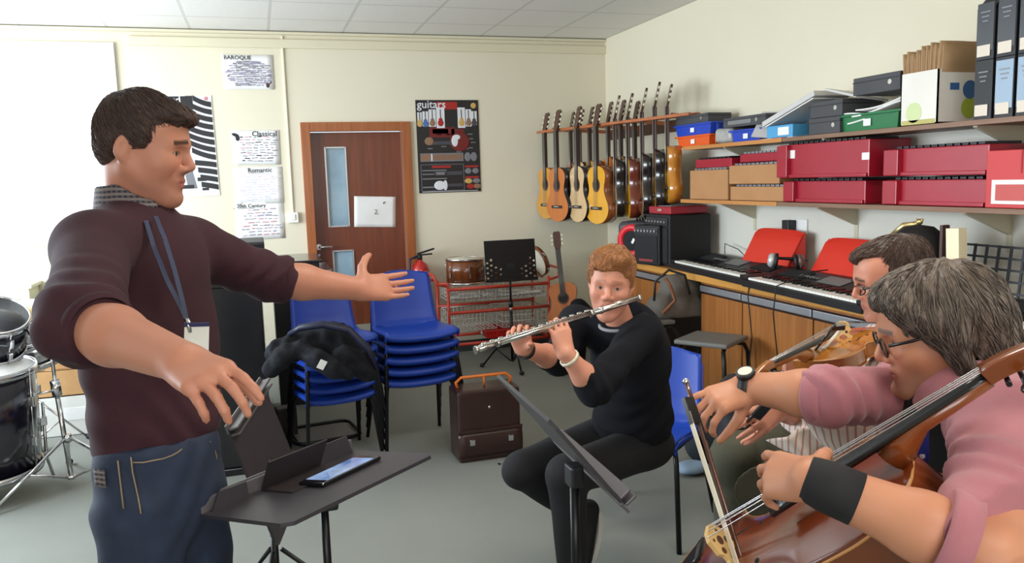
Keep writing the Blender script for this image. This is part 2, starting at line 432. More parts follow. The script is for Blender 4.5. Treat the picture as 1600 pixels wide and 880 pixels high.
# door opening in the back wall
DX0, DX1, DZ = W(468.5, 191, YB).x, W(640.5, 191, YB).x, W(550, 191, YB).z
b = MB()
b.box(((XL+DX0)/2-.03, YB+t/2, ZC/2), (DX0-XL+.06, t, ZC)); b.box(((XR+DX1)/2+.03, YB+t/2, ZC/2), (XR-DX1+.06, t, ZC))
b.box(((DX0+DX1)/2, YB+t/2, (DZ+ZC)/2), (DX1-DX0, t, ZC-DZ))
struct(b.build('wall_back', cream))
struct(MB().box((XR+t/2, (YB+YF)/2, ZC/2), (t, YB-YF, ZC)).build('wall_right', cream))
# pale boarded strip under and behind the shelves
y0 = Wx(1118, 360, XR).y
struct(MB().box((XR-.004, (y0-.5)/2+.2, 1.2), (.008, y0+.5, 1.06)).build('trim_1', pale))
# left wall with its window openings, rear wall
b = MB()
wy0, wy1, wz0, wz1 = 2.9, 6.5, .95, 2.35
b.box((XL-t/2, (YF+wy0)/2, ZC/2), (t, wy0-YF, ZC)); b.box((XL-t/2, (wy1+YB)/2, ZC/2), (t, YB-wy1, ZC))
b.box((XL-t/2, (wy0+wy1)/2, wz0/2), (t, wy1-wy0, wz0)); b.box((XL-t/2, (wy0+wy1)/2, (wz1+ZC)/2), (t, wy1-wy0, ZC-wz1))
struct(b.build('wall_left', cream))
b = MB()
for k in range(4):
    yy = wy0+k*(wy1-wy0)/3; b.box((XL-.05, yy, (wz0+wz1)/2), (.05, .05, wz1-wz0))
for z in (wz0+.02, wz1-.02): b.box((XL-.05, (wy0+wy1)/2, z), (.05, wy1-wy0, .05))
struct(b.build('window_1', white))
b = MB(); rx0, rx1, rz0, rz1 = -2.3, 1.1, .95, 2.4
b.box(((XL+rx0)/2, YF-t/2, ZC/2), (rx0-XL, t, ZC)); b.box(((XR+rx1)/2, YF-t/2, ZC/2), (XR-rx1, t, ZC))
b.box(((rx0+rx1)/2, YF-t/2, rz0/2), (rx1-rx0, t, rz0)); b.box(((rx0+rx1)/2, YF-t/2, (rz1+ZC)/2), (rx1-rx0, t, ZC-rz1))
struct(b.build('wall_front', cream))
b = MB()
for k in range(4): b.box((rx0+k*(rx1-rx0)/3, YF-.05, (rz0+rz1)/2), (.05, .05, rz1-rz0))
for z in (rz0+.02, rz1-.02): b.box(((rx0+rx1)/2, YF-.05, z), (rx1-rx0, .05, .05))
struct(b.build('window_2', white))
# skirting, top rail of the back wall
dark = M('dark_skirting_vinyl', '#3d3f40', .5)
b = MB().box(((DX1+XR)/2, YB-.006, .05), (XR-DX1, .012, .1)).box(((XL+DX0)/2, YB-.006, .05), (DX0-XL, .012, .1)); struct(b.build('baseboard_back', dark))
struct(MB().box((XR-.006, 3, .05), (.012, 7.6, .1)).build('baseboard_right', dark))
shade = M('cream_rail_paint', '#d9d1b5', .6)
xr_ = W(200, 70, YB).x
b = MB().box(((xr_+XR)/2, YB-.012, W(600, 72, YB).z), (XR-xr_, .024, .07), bev=.004)
b.box((XR/2-.9, YB-.02, ZC-.02), (XR+1.8+.3, .04, .02)); struct(b.build('trim_2', shade))
# cable conduit and its switch box
a0 = W(444, 60, YB); a1 = W(457, 325, YB)
th = thing('light_switch', 'small white switch box on the cream wall left of the door with its cable trunking', 'switch', (a1.x, YB, a1.z-.08))
MB().box((0, -.02, 0), (.085, .04, .085), bev=.006).build('switch_box', white, th)
MB().box((.0, -.043, .005), (.035, .008, .05), bev=.003).build('rocker', M('ivory_plastic', '#ece8da', .4), th)
MB().box((0, -.008, (ZC-a1.z)/2+.04), (.015, .014, ZC-a1.z), bev=.003).build('trunking', M('cream_trunking', '#e9e3cc', .5), th)

# whiteboard on the left of the back wall
wb = W(192, 225, YB); bz0 = W(100, 383, YB).z; bz1 = W(100, 66, YB).z
th = thing('whiteboard', 'large bright white wall board with a pale frame behind the standing man', 'whiteboard', ((wb.x-1.95)/2-.2, YB, (bz0+bz1)/2))
bw = wb.x-(-2.35); bh = bz1-bz0
th.location.x = wb.x-bw/2
MB().box((0, -.012, 0), (bw-.06, .02, bh-.06)).build('board_surface', M('whiteboard_enamel', '#fdfdfd', .25), th)
b = MB(); fm = M('pale_board_frame', '#dcdcdf', .4)
for sx in (-1, 1): b.box((sx*(bw/2-.02), -.016, 0), (.04, .03, bh), bev=.004)
for sz in (-1, 1): b.box((0, -.016, sz*(bh/2-.02)), (bw-.08, .03, .04), bev=.004)
b.build('frame', fm, th)
MB().box((0, -.05, -bh/2+.03), (bw-.5, .06, .012), bev=.004).build('pen_ledge', fm, th)

# ---------------- door
dw = wood('door_veneer', '#7a3d24', '#63301c', .35, .25, 2)
df = wood('door_frame_wood', '#a8612f', '#8d4b24', .4, .2, 2)
chrome = M('chrome', '#d6d6d8', .18, 1)
steel = M('brushed_steel', '#b9b8b0', .38, 1)
cx = (DX0+DX1)/2; dwid = DX1-DX0; fw = .075
th = thing('door_1', '', ''); 
for k_ in ('label', 'category'): del th[k_]
th['kind'] = 'structure'; th.location = (cx, YB, 0)
b = MB()
for sx in (-1, 1): b.box((sx*(dwid/2-fw/2), -.012, DZ/2), (fw, .03, DZ), bev=.004)
b.box((0, -.012, DZ-fw/2), (dwid-2*fw, .03, fw), bev=.002)
for sx in (-1, 1): b.box((sx*(dwid/2-fw/2-.001), .062, DZ/2), (fw-.004, .116, DZ-.012))
b.box((0, .062, DZ-fw/2-.01), (dwid-2*fw, .116, fw-.024))
b.build('door_frame', df, th)
lw = dwid-2*fw; lh = DZ-fw; dy = .075
# leaf with two openings: build from rails
def L2(px, py): p = W(px, py, YB+dy); return p.x-cx, p.z
gx0, gz1 = L2(502, 231); gx1, _ = L2(532, 231); _, gz0 = L2(520, 354)
hx0, hz1 = L2(515, 393); hz0 = .62; hx1, _ = L2(545, 393)
gx0 = hx0 = -lw/2+.12; gx1 = gx0+.17; hx0 = gx0+.02; hx1 = gx1+.02
b = MB()
def leafbox(x0, x1, z0, z1): b.box(((x0+x1)/2, dy+.02, (z0+z1)/2), (x1-x0, .04, z1-z0))
leafbox(-lw/2+.003, gx0, .01, lh-.004); leafbox(hx1, lw/2-.003, .01, lh-.004)
leafbox(gx0, hx1, gz1, lh-.004); leafbox(gx0, hx1, hz1, gz0); leafbox(gx0, hx1, .01, hz0); leafbox(gx1, hx1, gz0, gz1); leafbox(gx0, hx0, hz0, hz1)
leaf = b.build('door_leaf', dw, th)
glass = M('corridor_glass', '#a9c4d2', .15, coat=.5, var=(3, '#7d98ad', .2))
def pane(n, x0, x1, z0, z1):
    MB().box(((x0+x1)/2, dy+.02, (z0+z1)/2), (x1-x0, .006, z1-z0)).build('vision_pane', glass, leaf)
    q = MB(); bd = M('aluminium_bead', '#c5c6c8', .35, .8)
    for x in (x0, x1): q.box((x, dy-.003, (z0+z1)/2), (.012, .012, z1-z0+.012))
    for z in (z0, z1): q.box(((x0+x1)/2, dy-.003, z), (x1-x0, .012, .012))
    q.build('glazing_bead', bd, leaf)
pane(0, gx0, gx1, gz0, gz1); pane(1, hx0, hx1, hz0, hz1)
kz = W(562, 509, YB).z
MB().box((0, dy-.003, (kz+.02)/2), (lw-.02, .004, kz-.02)).build('kick_plate', M('grey_kick_plate', '#a09d90', .45, .35), leaf)
hp = L2(498, 386)
b = MB().cyl((hp[0], dy, hp[1]), (hp[0], dy-.012, hp[1]), .026).cyl((hp[0], dy-.012, hp[1]), (hp[0], dy-.05, hp[1]), .009)
b.tube([(hp[0], dy-.05, hp[1]), (hp[0]+.02, dy-.055, hp[1]), (hp[0]+.11, dy-.055, hp[1])], .0105, 10)
b.cyl((hp[0], dy, hp[1]-.07), (hp[0], dy-.008, hp[1]-.07), .012)
b.build('door_handle', chrome, leaf)
# sheet taped on the door
paper = M('white_paper', '#ecebe8', .7, var=(6, '#e2e0dc', .3))
ink = M('black_ink', '#26262a', .7)
p = W(586, 331, YB+dy)
th = thing('door_notice', 'creased white sheet with a handwritten 2 taped on the brown door', 'paper sheet', (p.x, YB+dy-.001, p.z), rot=(0, .05, 0))
MB().grid(lambda u, v: ((u-.5)*.36, -.004-.004*math.sin(u*5)*math.sin(v*4)-(.012 if u+v < .25 else 0)*(.25-u-v), (v-.5)*.265), 10, 8, .0008).build('sheet', paper, th)
lettering('2.', .06, Matrix.Translation((-.01, -.0125, -.02)) @ Matrix.Rotation(PI/2, 4, 'X'), ink, th, bold=-.0005)
MB().box((.075, -.011, .08), (.008, .003, .02), Euler((0, .5, 0)).to_matrix()).build('pin_mark', ink, th)
# ============================================================ papers and posters on the back wall
RX = Matrix.Rotation(PI/2, 4, 'X')
greyink = M('grey_print', '#8b8892', .7); pink = M('pink_print', '#c98f99', .7); mauve = M('mauve_print', '#9a93a8', .7)
def sheet_at(px0, py0, px1, py1, label, seed, title, tpos, rows, mats_, blob=False, tilt=0):
    a = W(px0, py0, YB); c = W(px1, py1, YB); w_ = abs(c.x-a.x); h_ = abs(a.z-c.z)
    th = thing('poster_sheet', label, 'paper sheet', ((a.x+c.x)/2, YB-.002, (a.z+c.z)/2), rot=(0, tilt, 0), group=None)
    lam = M('laminated_paper', '#efeeec', .3, coat=.4)
    MB().grid(lambda u, v: ((u-.5)*w_, -.003-.0015*math.sin(u*7+seed), (v-.5)*h_), 8, 6, .0008).build('sheet', lam, th)
    rr = random.Random(seed); b = MB()
    for i in range(rows):
        z = h_*(.30-.68*i/(rows-1)) if rows > 1 else 0
        span = .46*math.sqrt(max(0.08, 1-((i-(rows-1)/2)/(rows*.56))**2)) if blob else rr.uniform(.25, .44)
        x = -span*w_*rr.uniform(.8, 1)
        while x < span*w_:
            l_ = min(rr.uniform(.02, .07)*w_*2, .475*w_-x)
            if l_ < .006: break
            b.mi = rr.randrange(len(mats_))
            b.box((x+l_/2, -.0055, z+rr.uniform(-.004, .004)), (l_, .0006, h_*(.026 if not blob else .042)*rr.uniform(.6, 1.3)), Euler((0, rr.uniform(-.08, .08), 0)).to_matrix()); x += l_+rr.uniform(.008, .03)*(.7 if not blob else .3)
    b.build('printed_lines', mats_, th)
    lettering(title, tpos[2], Matrix.Translation((tpos[0]*w_, -.0055, tpos[1]*h_)) @ RX, ink, th, bold=.0006)
    return th, w_, h_
s1 = sheet_at(345.5, 85, 429, 140, 'laminated baroque sheet with a grey cloud of words, alone near the ceiling', 1, 'BAROQUE', (-.46, .36, .045), 12, [greyink, mauve], True, .0)
b = MB(); b.cyl((s1[1]*.37, -.006, -s1[2]*.40), (s1[1]*.45, -.006, -s1[2]*.27), .004).ball((s1[1]*.37, -.006, -s1[2]*.38), (.014, .002, .02))
b.build('violin_picture', M('picture_brown', '#4a2f33', .6), s1[0])
s2 = sheet_at(361, 204, 439, 257, 'white classical sheet of dense grey words, topmost of the column of three', 2, 'Classical', (-.08, .33, .058), 10, [greyink, ink, pink, greyink], False, .01)
b = MB(); b.ball((-s2[1]*.42, -.006, s2[2]*.36), (.03, .001, .014), R=Euler((0, .4, 0)).to_matrix()).ball((-s2[1]*.38, -.006, s2[2]*.27), (.016, .001, .022)); b.build('sketch_picture', ink, s2[0])
s3 = sheet_at(363, 262, 444, 317, 'white romantic sheet of faint pink lines, middle of the column of three', 3, 'Romantic', (-.2, .36, .05), 11, [M('faint_pink_print', '#dcc9d2', .7), M('faint_grey_print', '#d2cfd8', .7)])
MB().box((-.01, -.0055, s3[2]*.34), (.13, .0005, .003)).build('underline', ink, s3[0])
s4 = sheet_at(366, 317, 446, 372, 'white twentieth century sheet of branching notes, lowest of the column of three', 4, '20th Century', (-.46, .36, .042), 9, [greyink, pink, mauve, greyink])
MB().box((-.12, -.0055, s4[2]*.34), (.17, .0005, .003)).build('underline', ink, s4[0])

# piano keyboard poster behind the man's head
blk = M('poster_black', '#1d1b1e', .35); wht = M('poster_white', '#dddde0', .4); gry = M('poster_grey', '#77777c', .4); redp = M('poster_red', '#a5201c', .4)
a = W(262, 150, YB); c = W(349, 306, YB); w_, h_ = (c.x-a.x)+.02, a.z-c.z
w_ = .59
th = thing('keyboard_poster', 'black and white poster of curving piano keys half hidden behind the standing man', 'poster', (c.x-w_/2-.03, YB-.002, (a.z+c.z)/2), rot=(0, -.015, 0))
MB().box((0, -.003, 0), (w_, .003, h_)).build('sheet', wht, th)
b = MB(); b.mi = 0
b.box((-.06, -.0055, h_*.43), (w_*.72, .001, h_*.13))
# black keys fanned down the right side, thin white gaps
b.mi = 1; b.prism([(.10, h_*.5), (.155, h_*.5), (.10, h_*.1), (.09, -h_*.15), (.13, -h_*.42), (.06, -h_*.42), (.03, -h_*.1), (.05, h_*.15)], -.0045, -.0055, mat4(Matrix(((1, 0, 0), (0, 0, 1), (0, 1, 0))), (0, 0, 0)))
for i in range(12):
    t0_ = i/12; z1 = h_*(.46-.88*t0_); hh_ = h_*.058; xl = .155-.055*math.sin(min(1, t0_*1.25)*PI)+.03*max(0, t0_-.7); pts_ = []
    for q_ in range(7): u_ = q_/6; pts_.append((xl+(w_*.49-xl)*u_, z1+.035*(1-u_)**2*(1 if i < 8 else -.2)-.02*u_*(1+.8*t0_)))
    pts_ += [(x_, z_-hh_*(1-.1*u_)) for (x_, z_) in pts_[::-1]]
    b.mi = 0; b.add([(x_, -.0068-.00005*i, z_) for x_, z_ in pts_], [list(range(len(pts_)))])
for i in range(9): b.mi = 1; b.box((-.14+.02*(i % 3), -.006, h_*(.28-.065*i)), (.12, .001, .012))
b.mi = 2; b.box((-.02, -.0062, -h_*.36), (.03, .001, .03)); b.mi = 0; b.box((.06, -.0062, -h_*.4), (.09, .001, .03)); b.box((.17, -.0062, -h_*.33), (.07, .001, .03)); b.box((.19, -.0062, -h_*.43), (.05, .001, .02))
b.mi = 2; b.ball((w_*.43, -.006, h_*.47), (.015, .001, .015))
b.build('printed_keys', [blk, gry, M('poster_rose', '#c98080', .4)], th)
lettering('Keyboard', .085, Matrix.Translation((-.27, -.007, h_*.425)) @ RX, wht, th, bold=.001)
lettering('Instrumente', .055, Matrix.Translation((-.23, -.007, h_*.372)) @ RX, wht, th)

# guitars poster
a = W(648.6, 156.5, YB); c = W(752, 299, YB); w_ = W(746.5, 156.5, YB).x-a.x; h_ = a.z-c.z
th = thing('guitar_poster', 'black and red guitars poster right of the door', 'poster', (a.x+w_/2+.0, YB-.002, (a.z+c.z)/2), rot=(0, 0, 0))
MB().box((0, -.003, 0), (w_, .003, h_)).build('sheet', blk, th)
def X_(u): return (u-.5)*w_
def Z_(v): return (.5-v)*h_
b = MB(); mats_ = [redp, wht, gry, M('poster_wood', '#8f6b52', .5), M('poster_dark_red', '#6d1616', .4), M('poster_blue', '#4f6fa8', .4), M('poster_yellow', '#c9a45a', .4), M('poster_mid_grey', '#44434a', .4)]
def R_(u0, v0, u1, v1, m, y=-.0055): b.mi = m; b.box((X_((u0+u1)/2), y, Z_((v0+v1)/2)), ((u1-u0)*w_, .001, (v1-v0)*h_))
R_(.33, .02, .66, .1, 0); R_(.2, .29, .6, .4, 4); R_(.25, .31, .5, .36, 0); R_(.55, .31, .75, .38, 4)
def mini(u, v, sc, m):   # small guitar picture
    b.mi = 7; b.box((X_(u), -.0072, Z_(v-.045*sc)), (.008*sc, .001, .1*sc))
    b.mi = m; b.ball((X_(u), -.0072, Z_(v+.035*sc)), (.026*sc, .001, .028*sc)); b.ball((X_(u), -.0072, Z_(v+.005*sc)), (.018*sc, .001, .02*sc))
for u0, u1, v0, v1, m in ((.02, .09, .13, .27, 1), (.1, .19, .12, .28, 5), (.2, .31, .1, .285, 3), (.32, .45, .08, .3, 0), (.66, .78, .08, .3, 1), (.79, .88, .1, .285, 3), (.88, .97, .12, .27, 7)):
    R_(u0, v0, u1, v1, 1, -.006); mini((u0+u1)/2, (v0+v1)/2+.02, .8+(v1-v0), m if m != 1 else 6)
# big electric guitar lying across
b.mi = 7; b.box((X_(.38), -.0065, Z_(.46)), (w_*.4, .001, .03)); b.mi = 3; b.ball((X_(.19), -.007, Z_(.44)), (.04, .001, .035))
b.mi = 4; b.ball((X_(.68), -.0065, Z_(.45)), (.09, .001, .085)); b.mi = 1; b.ball((X_(.6), -.0072, Z_(.44)), (.03, .001, .05)); b.ball((X_(.63), -.0074, Z_(.4)), (.035, .001, .022))
for u, v in ((.2, .52), (.42, .5), (.66, .56), (.85, .37), (.86, .42), (.9, .46), (.85, .52), (.77, .53), (.35, .37), (.5, .37)): R_(u-.04, v-.006, u+.04, v+.004, 2)
# fretboard band
R_(.04, .57, .73, .66, 2); R_(.05, .58, .2, .65, 3, -.006); R_(.21, .575, .23, .655, 1, -.0065)
R_(.24, .585, .71, .645, 3, -.006)
for k in range(12): R_(.27+k*.037, .585, .275+k*.037, .645, 7, -.0066)
for u in (.8, .9): b.mi = 2; b.ball((X_(u), -.006, Z_(.615)), (.03, .001, .04))
# boxed part with parts drawings
for q in ((.04, .69, .73, .695), (.04, .975, .73, .98), (.04, .69, .048, .98), (.722, .69, .73, .98)): R_(*q, 2)
R_(.22, .705, .52, .73, 0); R_(.75, .71, .97, .73, 0); R_(.75, .83, .97, .85, 0)
for v in (.75, .79, .84): R_(.06, v, .45, v+.012, 2)
R_(.25, .77, .7, .81, 7); R_(.28, .775, .42, .805, 2, -.006); b.mi = 1; b.ball((X_(.33), -.0066, Z_(.92)), (.05, .001, .04)); b.ball((X_(.42), -.0068, Z_(.92)), (.02, .001, .045)); R_(.42, .905, .7, .935, 7)
R_(.06, .93, .25, .945, 2)
for u in (.8, .92): b.mi = 2; b.ball((X_(u), -.006, Z_(.77)), (.03, .001, .025))
for u, v, m in ((.8, .88, 6), (.93, .88, 2), (.83, .94, 0), (.94, .94, 3)): b.mi = m; b.ball((X_(u), -.006, Z_(v)), (.035, .001, .022))
R_(.05, .985, .95, .99, 1); b.mi = 6; b.ball((X_(.92), -.006, Z_(.06)), (.025, .001, .025))
b.build('printed_picture', mats_, th)
lettering('guitars', .095, Matrix.Translation((X_(.02), -.0068, Z_(.085))) @ RX, wht, th, bold=.001)

# ============================================================ fire extinguisher beside the door
redm = M('extinguisher_red', '#c3201c', .3, coat=.5); rub = M('black_rubber', '#17171a', .55); blkp = M('black_plastic', '#1b1b1e', .45)
p = W(652, 412, YB-.12)
th = thing('fire_extinguisher', 'red fire extinguisher hung on the wall right of the door frame', 'fire extinguisher', (p.x+.03, YB-.09, p.z-.46))
MB().lathe([(0, 0), (.07, .0), (.078, .02), (.078, .4), (.06, .45), (.025, .475), (.02, .5), (0, .5)], 24).build('cylinder', redm, th)
b = MB().cyl((0, 0, .49), (0, 0, .53), .022).bar((-.02, 0, .54), (.13, 0, .58), .022, .014).bar((-.02, 0, .53), (.11, 0, .535), .02, .012); b.build('valve_handle', rub, th)
MB().tube([(-.02, 0, .52), (-.09, -.02, .5), (-.1, -.03, .4), (-.09, -.03, .2)], .011, 8).build('hose', M('blue_band_hose', '#23314f', .5), th)
MB().box((0, .085, .3), (.06, .012, .3)).build('wall_bracket', blkp, th)
MB().box((0, -.0785, .25), (.07, .004, .12), bev=.001).build('instruction_label', white, th)

# ============================================================ left side: radiator cover, boxes, drum kit
tan = M('brown_cardboard', '#c69a68', .85, var=(14, '#b98d5c', .3))
creampaint = M('cream_metal', '#dedcc0', .45)
p0 = W(0, 445, 6.84); p1 = W(58, 450, 6.84)
th = thing('storage_heater', 'pale cream metal heater low against the back wall, left edge', 'heater', (p1.x-.58, YB-.16, 0))
zt = W(30, 447, 6.7).z
MB().box((0, 0, zt/2+.03), (1.12, .28, zt-.06), bev=.012).build('casing', creampaint, th)
MB().box((0, -.0, zt-.01), (1.16, .31, .03), bev=.008).build('top_cover', creampaint, th)
b = MB()
for k in range(14): b.box((-.5+k*.075, -.142, zt-.1), (.055, .006, .012))
b.build('grille_slots', M('heater_slot', '#9c9a84', .6), th)
# low table with boxes
tz = W(60, 474, 6.3).z
th = thing('low_table', 'white topped table behind the drums, against the pale heater', 'table', (W(72, 474, 6.3).x-.55, 6.33, 0))
MB().box((0, 0, tz-.02), (1.1, .5, .04), bev=.005).build('table_top', M('white_laminate', '#eeeeea', .4), th)
for sx in (-1, 1):
    for sy in (-1, 1): MB().cyl((sx*.52, sy*.22, 0), (sx*.52, sy*.22, tz-.04), .015).build('leg', steel, th)
def carton(name, label, c, d, rz, mat, group=None, flaps=False, loc_top=False):
    th = thing(name, label, 'box', c, rz, group)
    b = MB(); x, y, z = d; t_ = .004
    b.box((0, 0, t_/2), (x, y, t_)); 
    for s_ in (-1, 1): b.box((s_*(x/2-t_/2), 0, z/2), (t_, y, z)); b.box((0, s_*(y/2-t_/2), z/2), (x, t_, z))
    if not flaps: b.box((0, 0, z-t_/2), (x, y, t_))
    b.build('carton_body', mat, th)
    return th
wb_ = M('white_box_card', '#d8d6cf', .7)
th = carton('white_box', 'plain white box on the floor behind the tall drum stand', (W(105, 600, 5.75).x, 5.75, 0), (.9, .3, .26), 0, wb_)
MB().box((.1, -.152, .14), (.2, .003, .08)).build('box_label', paper, th)
th = carton('cardboard_box', 'wide tan cardboard box under another behind the drum stand', (W(85, 560, 5.75).x, 5.75, .26), (.75, .3, .17), 0, tan)
MB().box((0, 0, .1715), (.05, .302, .003)).build('tape_strip', M('buff_tape', '#dcbd8c', .4), th)
th = carton('cardboard_box', 'tan cardboard box behind the chrome drum, upper of two', (W(50, 528, 5.75).x, 5.75, .431), (.5, .28, .2), .05, tan)
MB().box((0, 0, .2015), (.05, .282, .003)).build('tape_strip', M('buff_tape', '#dcbd8c', .4), th)
# drum kit
navy = M('navy_drum_shell', '#14121f', .18, coat=.8); skin_w = M('drum_head_white', '#e9e9e6', .4); smoke = M('smoked_drum_head', '#2b2c33', .25, coat=.5)
def drum(name, label, loc, R, r, h, shell, top, bottom, nl=8, rot=None):
    th = thing(name, label, 'drum', loc, rot=rot or (0, 0, 0))
    MB().lathe([(r*.97, 0), (r, 0), (r, h), (r*.97, h), (r*.97, 0)], 36).build('shell', shell, th)
    for z, s_, m in ((0, -1, bottom), (h, 1, top)):
        MB().lathe([(0, z+s_*.004), (r*1.0, z+s_*.004), (r*1.005, z-s_*.006)], 36).build('drum_head', m, th)
        MB().lathe([(r*1.0, z-s_*.02), (r*1.045, z-s_*.02), (r*1.045, z+s_*.014), (r*1.0, z+s_*.014), (r*1.0, z-s_*.02)], 36).build('hoop', chrome, th)
    for k in range(nl):
        a = 2*PI*k/nl+.3; c, s_ = math.cos(a), math.sin(a); b = MB()
        b.cyl((c*r*1.035, s_*r*1.035, .0), (c*r*1.035, s_*r*1.035, h), .004, n=6)
        for z in (h*.3, h*.7): b.box((c*(r+.012), s_*(r+.012), z), (.03, .018, .05), Matrix.Rotation(a, 3, 'Z'), bev=.005)
        b.build('lug', chrome, th)
    return th
rx_ = W(58, 640, 4.6).x; zt_ = W(10, 572, 4.6).z
bd = drum('floor_tom', 'deep dark navy drum with a white head and chrome hoops at the left edge', (rx_-.285, 4.6, .15), None, .275, zt_-.15, navy, skin_w, skin_w, 8, rot=(.06, .03, .2))
for k in range(3):
    a_ = k*2.1+.2; c_, s_ = math.cos(a_), math.sin(a_)
    MB().tube([(c_*.30, s_*.30, .3), (c_*.30, s_*.30, 0), (c_*.33, s_*.33, -.13)], .008, 8).build('spur', chrome, bd)
    MB().box((c_*.295, s_*.295, .2), (.035, .04, .05), Matrix.Rotation(a_, 3, 'Z'), bev=.006).build('leg_bracket', chrome, bd)
# mounted tom with smoked head, tilted
drum('tom_drum', 'tilted rack tom with a grey smoked head above the bass drum', (W(-20, 505, 4.75).x, 4.75, W(0, 505, 4.75).z-.12), None, .16, .2, navy, smoke, skin_w, 6, rot=(.45, .3, 0))
drum('snare_drum', 'chrome snare drum with a dark head beside the tom', (W(52, 520, 5.1).x, 5.15, W(52, 530, 5.1).z-.1), None, .165, .14, chrome, smoke, skin_w, 8, rot=(.28, -.25, .3))
def tripod(th, h, foot_r, spread_z, mat, rubm, base_r=.011, tube_r=.0125, rz=0):
    for k in range(3):
        a = rz+2*PI*k/3; c, s_ = math.cos(a), math.sin(a)
        b = MB().tube([(c*.02, s_*.02, spread_z), (c*foot_r*.96, s_*foot_r*.96, .02)], base_r*.8, 8)
        b.tube([(c*.012, s_*.012, .06), (c*foot_r*.5, s_*foot_r*.5, spread_z*.52)], base_r*.6, 6)
        lg = b.build('leg', mat, th)
        MB().ball((c*foot_r, s_*foot_r, .018), (.02, .02, .018)).build('rubber_foot', rubm, lg)
# cymbal stand centre at px (100,740)
pc = Wz(112, 748, .05)
th = thing('cymbal_stand', 'chrome tripod drum stand standing in front of the drum kit', 'drum stand', (pc.x, pc.y, 0))
MB().cyl((0, 0, .05), (-.03, 0, .55), .0125).cyl((-.03, 0, .55), (-.035, 0, .8), .009).build('pole', chrome, th)
tripod(th, .5, .42, .27, chrome, rub, rz=PI+.75)
MB().cyl((-.026, 0, .5), (-.032, 0, .58), .024).cyl((-.03, -.01, .53), (-.1, -.05, .53), .006).box((-.11, -.05, .53), (.022, .04, .02), bev=.004).build('wing_clamp', chrome, th)
MB().cyl((0, 0, .25), (0, 0, .29), .02).build('leg_collar', chrome, th); MB().cyl((0, 0, .05), (0, 0, .07), .02).build('foot_collar', chrome, th)
b = MB()
for k in range(3):
    a = k*2.1+.4; b.tube([(-.035, 0, .74), (-.035+.09*math.cos(a), .09*math.sin(a), .76), (-.035+.15*math.cos(a), .15*math.sin(a), .84)], .006, 6)
b.build('basket_arm', chrome, th)
# hi-hat stand behind
pc = Wz(68, 700, .0)
th = thing('hi_hat_stand', 'thin chrome hi-hat stand between the bass drum and the tripod stand', 'drum stand', (pc.x-.03, pc.y, 0))
MB().cyl((0, 0, .05), (.05, 0, .85), .010).build('pole', chrome, th)
tripod(th, .4, .28, .3, chrome, rub, .009, rz=.3)
MB().box((.02, -.16, .03), (.07, .24, .02), bev=.006).build('pedal', steel, th)
b = MB().lathe([(.03, .02), (.18, 0), (.18, .002), (.03, .022), (0, .035)], 32, mat4(Euler((.1, .1, 0)).to_matrix(), (.05, 0, .83))); 
b.build('cymbal', M('bronze_cymbal', '#b9964e', .3, 1), th)
# ============================================================ blue stacking chairs
bluep = M('blue_polypropylene', '#1c3f9f', .42, bump=(300, .12, .0006), spec=.4)
blackm = M('black_painted_steel', '#141416', .35, .3)
def make_chair(label, loc=(0, 0, 0)):
    th = thing('stacking_chair', label, 'chair', loc)
    prof = [(-.205, .418), (-.222, .432), (-.215, .447), (-.17, .455), (-.08, .45), (.04, .44), (.13, .435), (.175, .447), (.205, .485), (.225, .54), (.245, .62), (.262, .7), (.275, .77), (.279, .795)]
    n = len(prof)-1
    def hw(t):
        if t < .5: return .222-.012*t
        q = (t-.5)/.5
        w_ = .214-.03*q
        return w_ if q < .82 else w_-.05*((q-.82)/.18)**2.2
    def fn(u, v):
        x = u*n; i = min(int(x), n-1); f = x-i; y = prof[i][0]*(1-f)+prof[i+1][0]*f; z = prof[i][1]*(1-f)+prof[i+1][1]*f
        s_ = (v-.5)*2; w_ = hw(u); e = abs(s_)**3
        if u < .55: z += .02*e-.0; y += 0
        else: y -= .025*e
        if u > .93: z -= .018*s_*s_*((u-.93)/.07)
        if u < .12: y += .02*s_*s_*(1-u/.12)
        return (s_*w_, y, z)
    sh = MB().grid(fn, 52, 18, .006).build('seat_shell', bluep, th)
    # rolled side rim under the seat and back
    for s_ in (-1, 1):
        b = MB().grid(lambda u, v: (Vector(fn(u*.88+.0, .5+.5*s_))+Vector((s_*.004, 0.004*v, -.022*v if u < .6 else -.004*v))), 30, 2, .004)
        b.build('side_rim', bluep, th)
    for s_ in (-1, 1):
        MB().tube([(s_*.19, -.13, .425), (s_*.205, -.155, .405), (s_*.212, -.165, .37), (s_*.245, -.225, 0)], .0115, 10).build('leg', blackm, th)
        MB().tube([(s_*.19, .12, .42), (s_*.205, .15, .40), (s_*.212, .165, .37), (s_*.245, .27, 0)], .0115, 10).build('leg', blackm, th)
        MB().tube([(s_*.19, -.13, .425), (s_*.19, .12, .42)], .0115, 8).build('seat_rail', blackm, th)
    for y in (-.05, .09): MB().tube([(-.19, y, .425), (.19, y, .425)], .008, 8).build('cross_rail', blackm, th)
    return th
ords = ['topmost', 'second from the top', 'third from the top', 'fourth from the top', 'fifth from the top', 'lowest']
ch0 = None
def chair_stack(base, rz, n, where, group, sc, st):
    global ch0
    for k in range(n):
        lab = 'blue plastic chair, %s of the %s' % (ords[n-1-k] if k else 'lowest', where)
        loc = (base[0]+math.sin(rz)*.012*k, base[1]-math.cos(rz)*.012*k, k*st)
        if ch0 is None: ch0 = make_chair(lab, loc); ch0.rotation_euler = (0, 0, rz); ch0['group'] = group; ch0.scale = (sc,)*3
        else: dup(ch0, loc, rz, lab, group, scale=sc)
chair_stack((.80, 4.60, 0), .10, 5, 'right stack of chairs', 'chairs of the right stack', .94, .067)
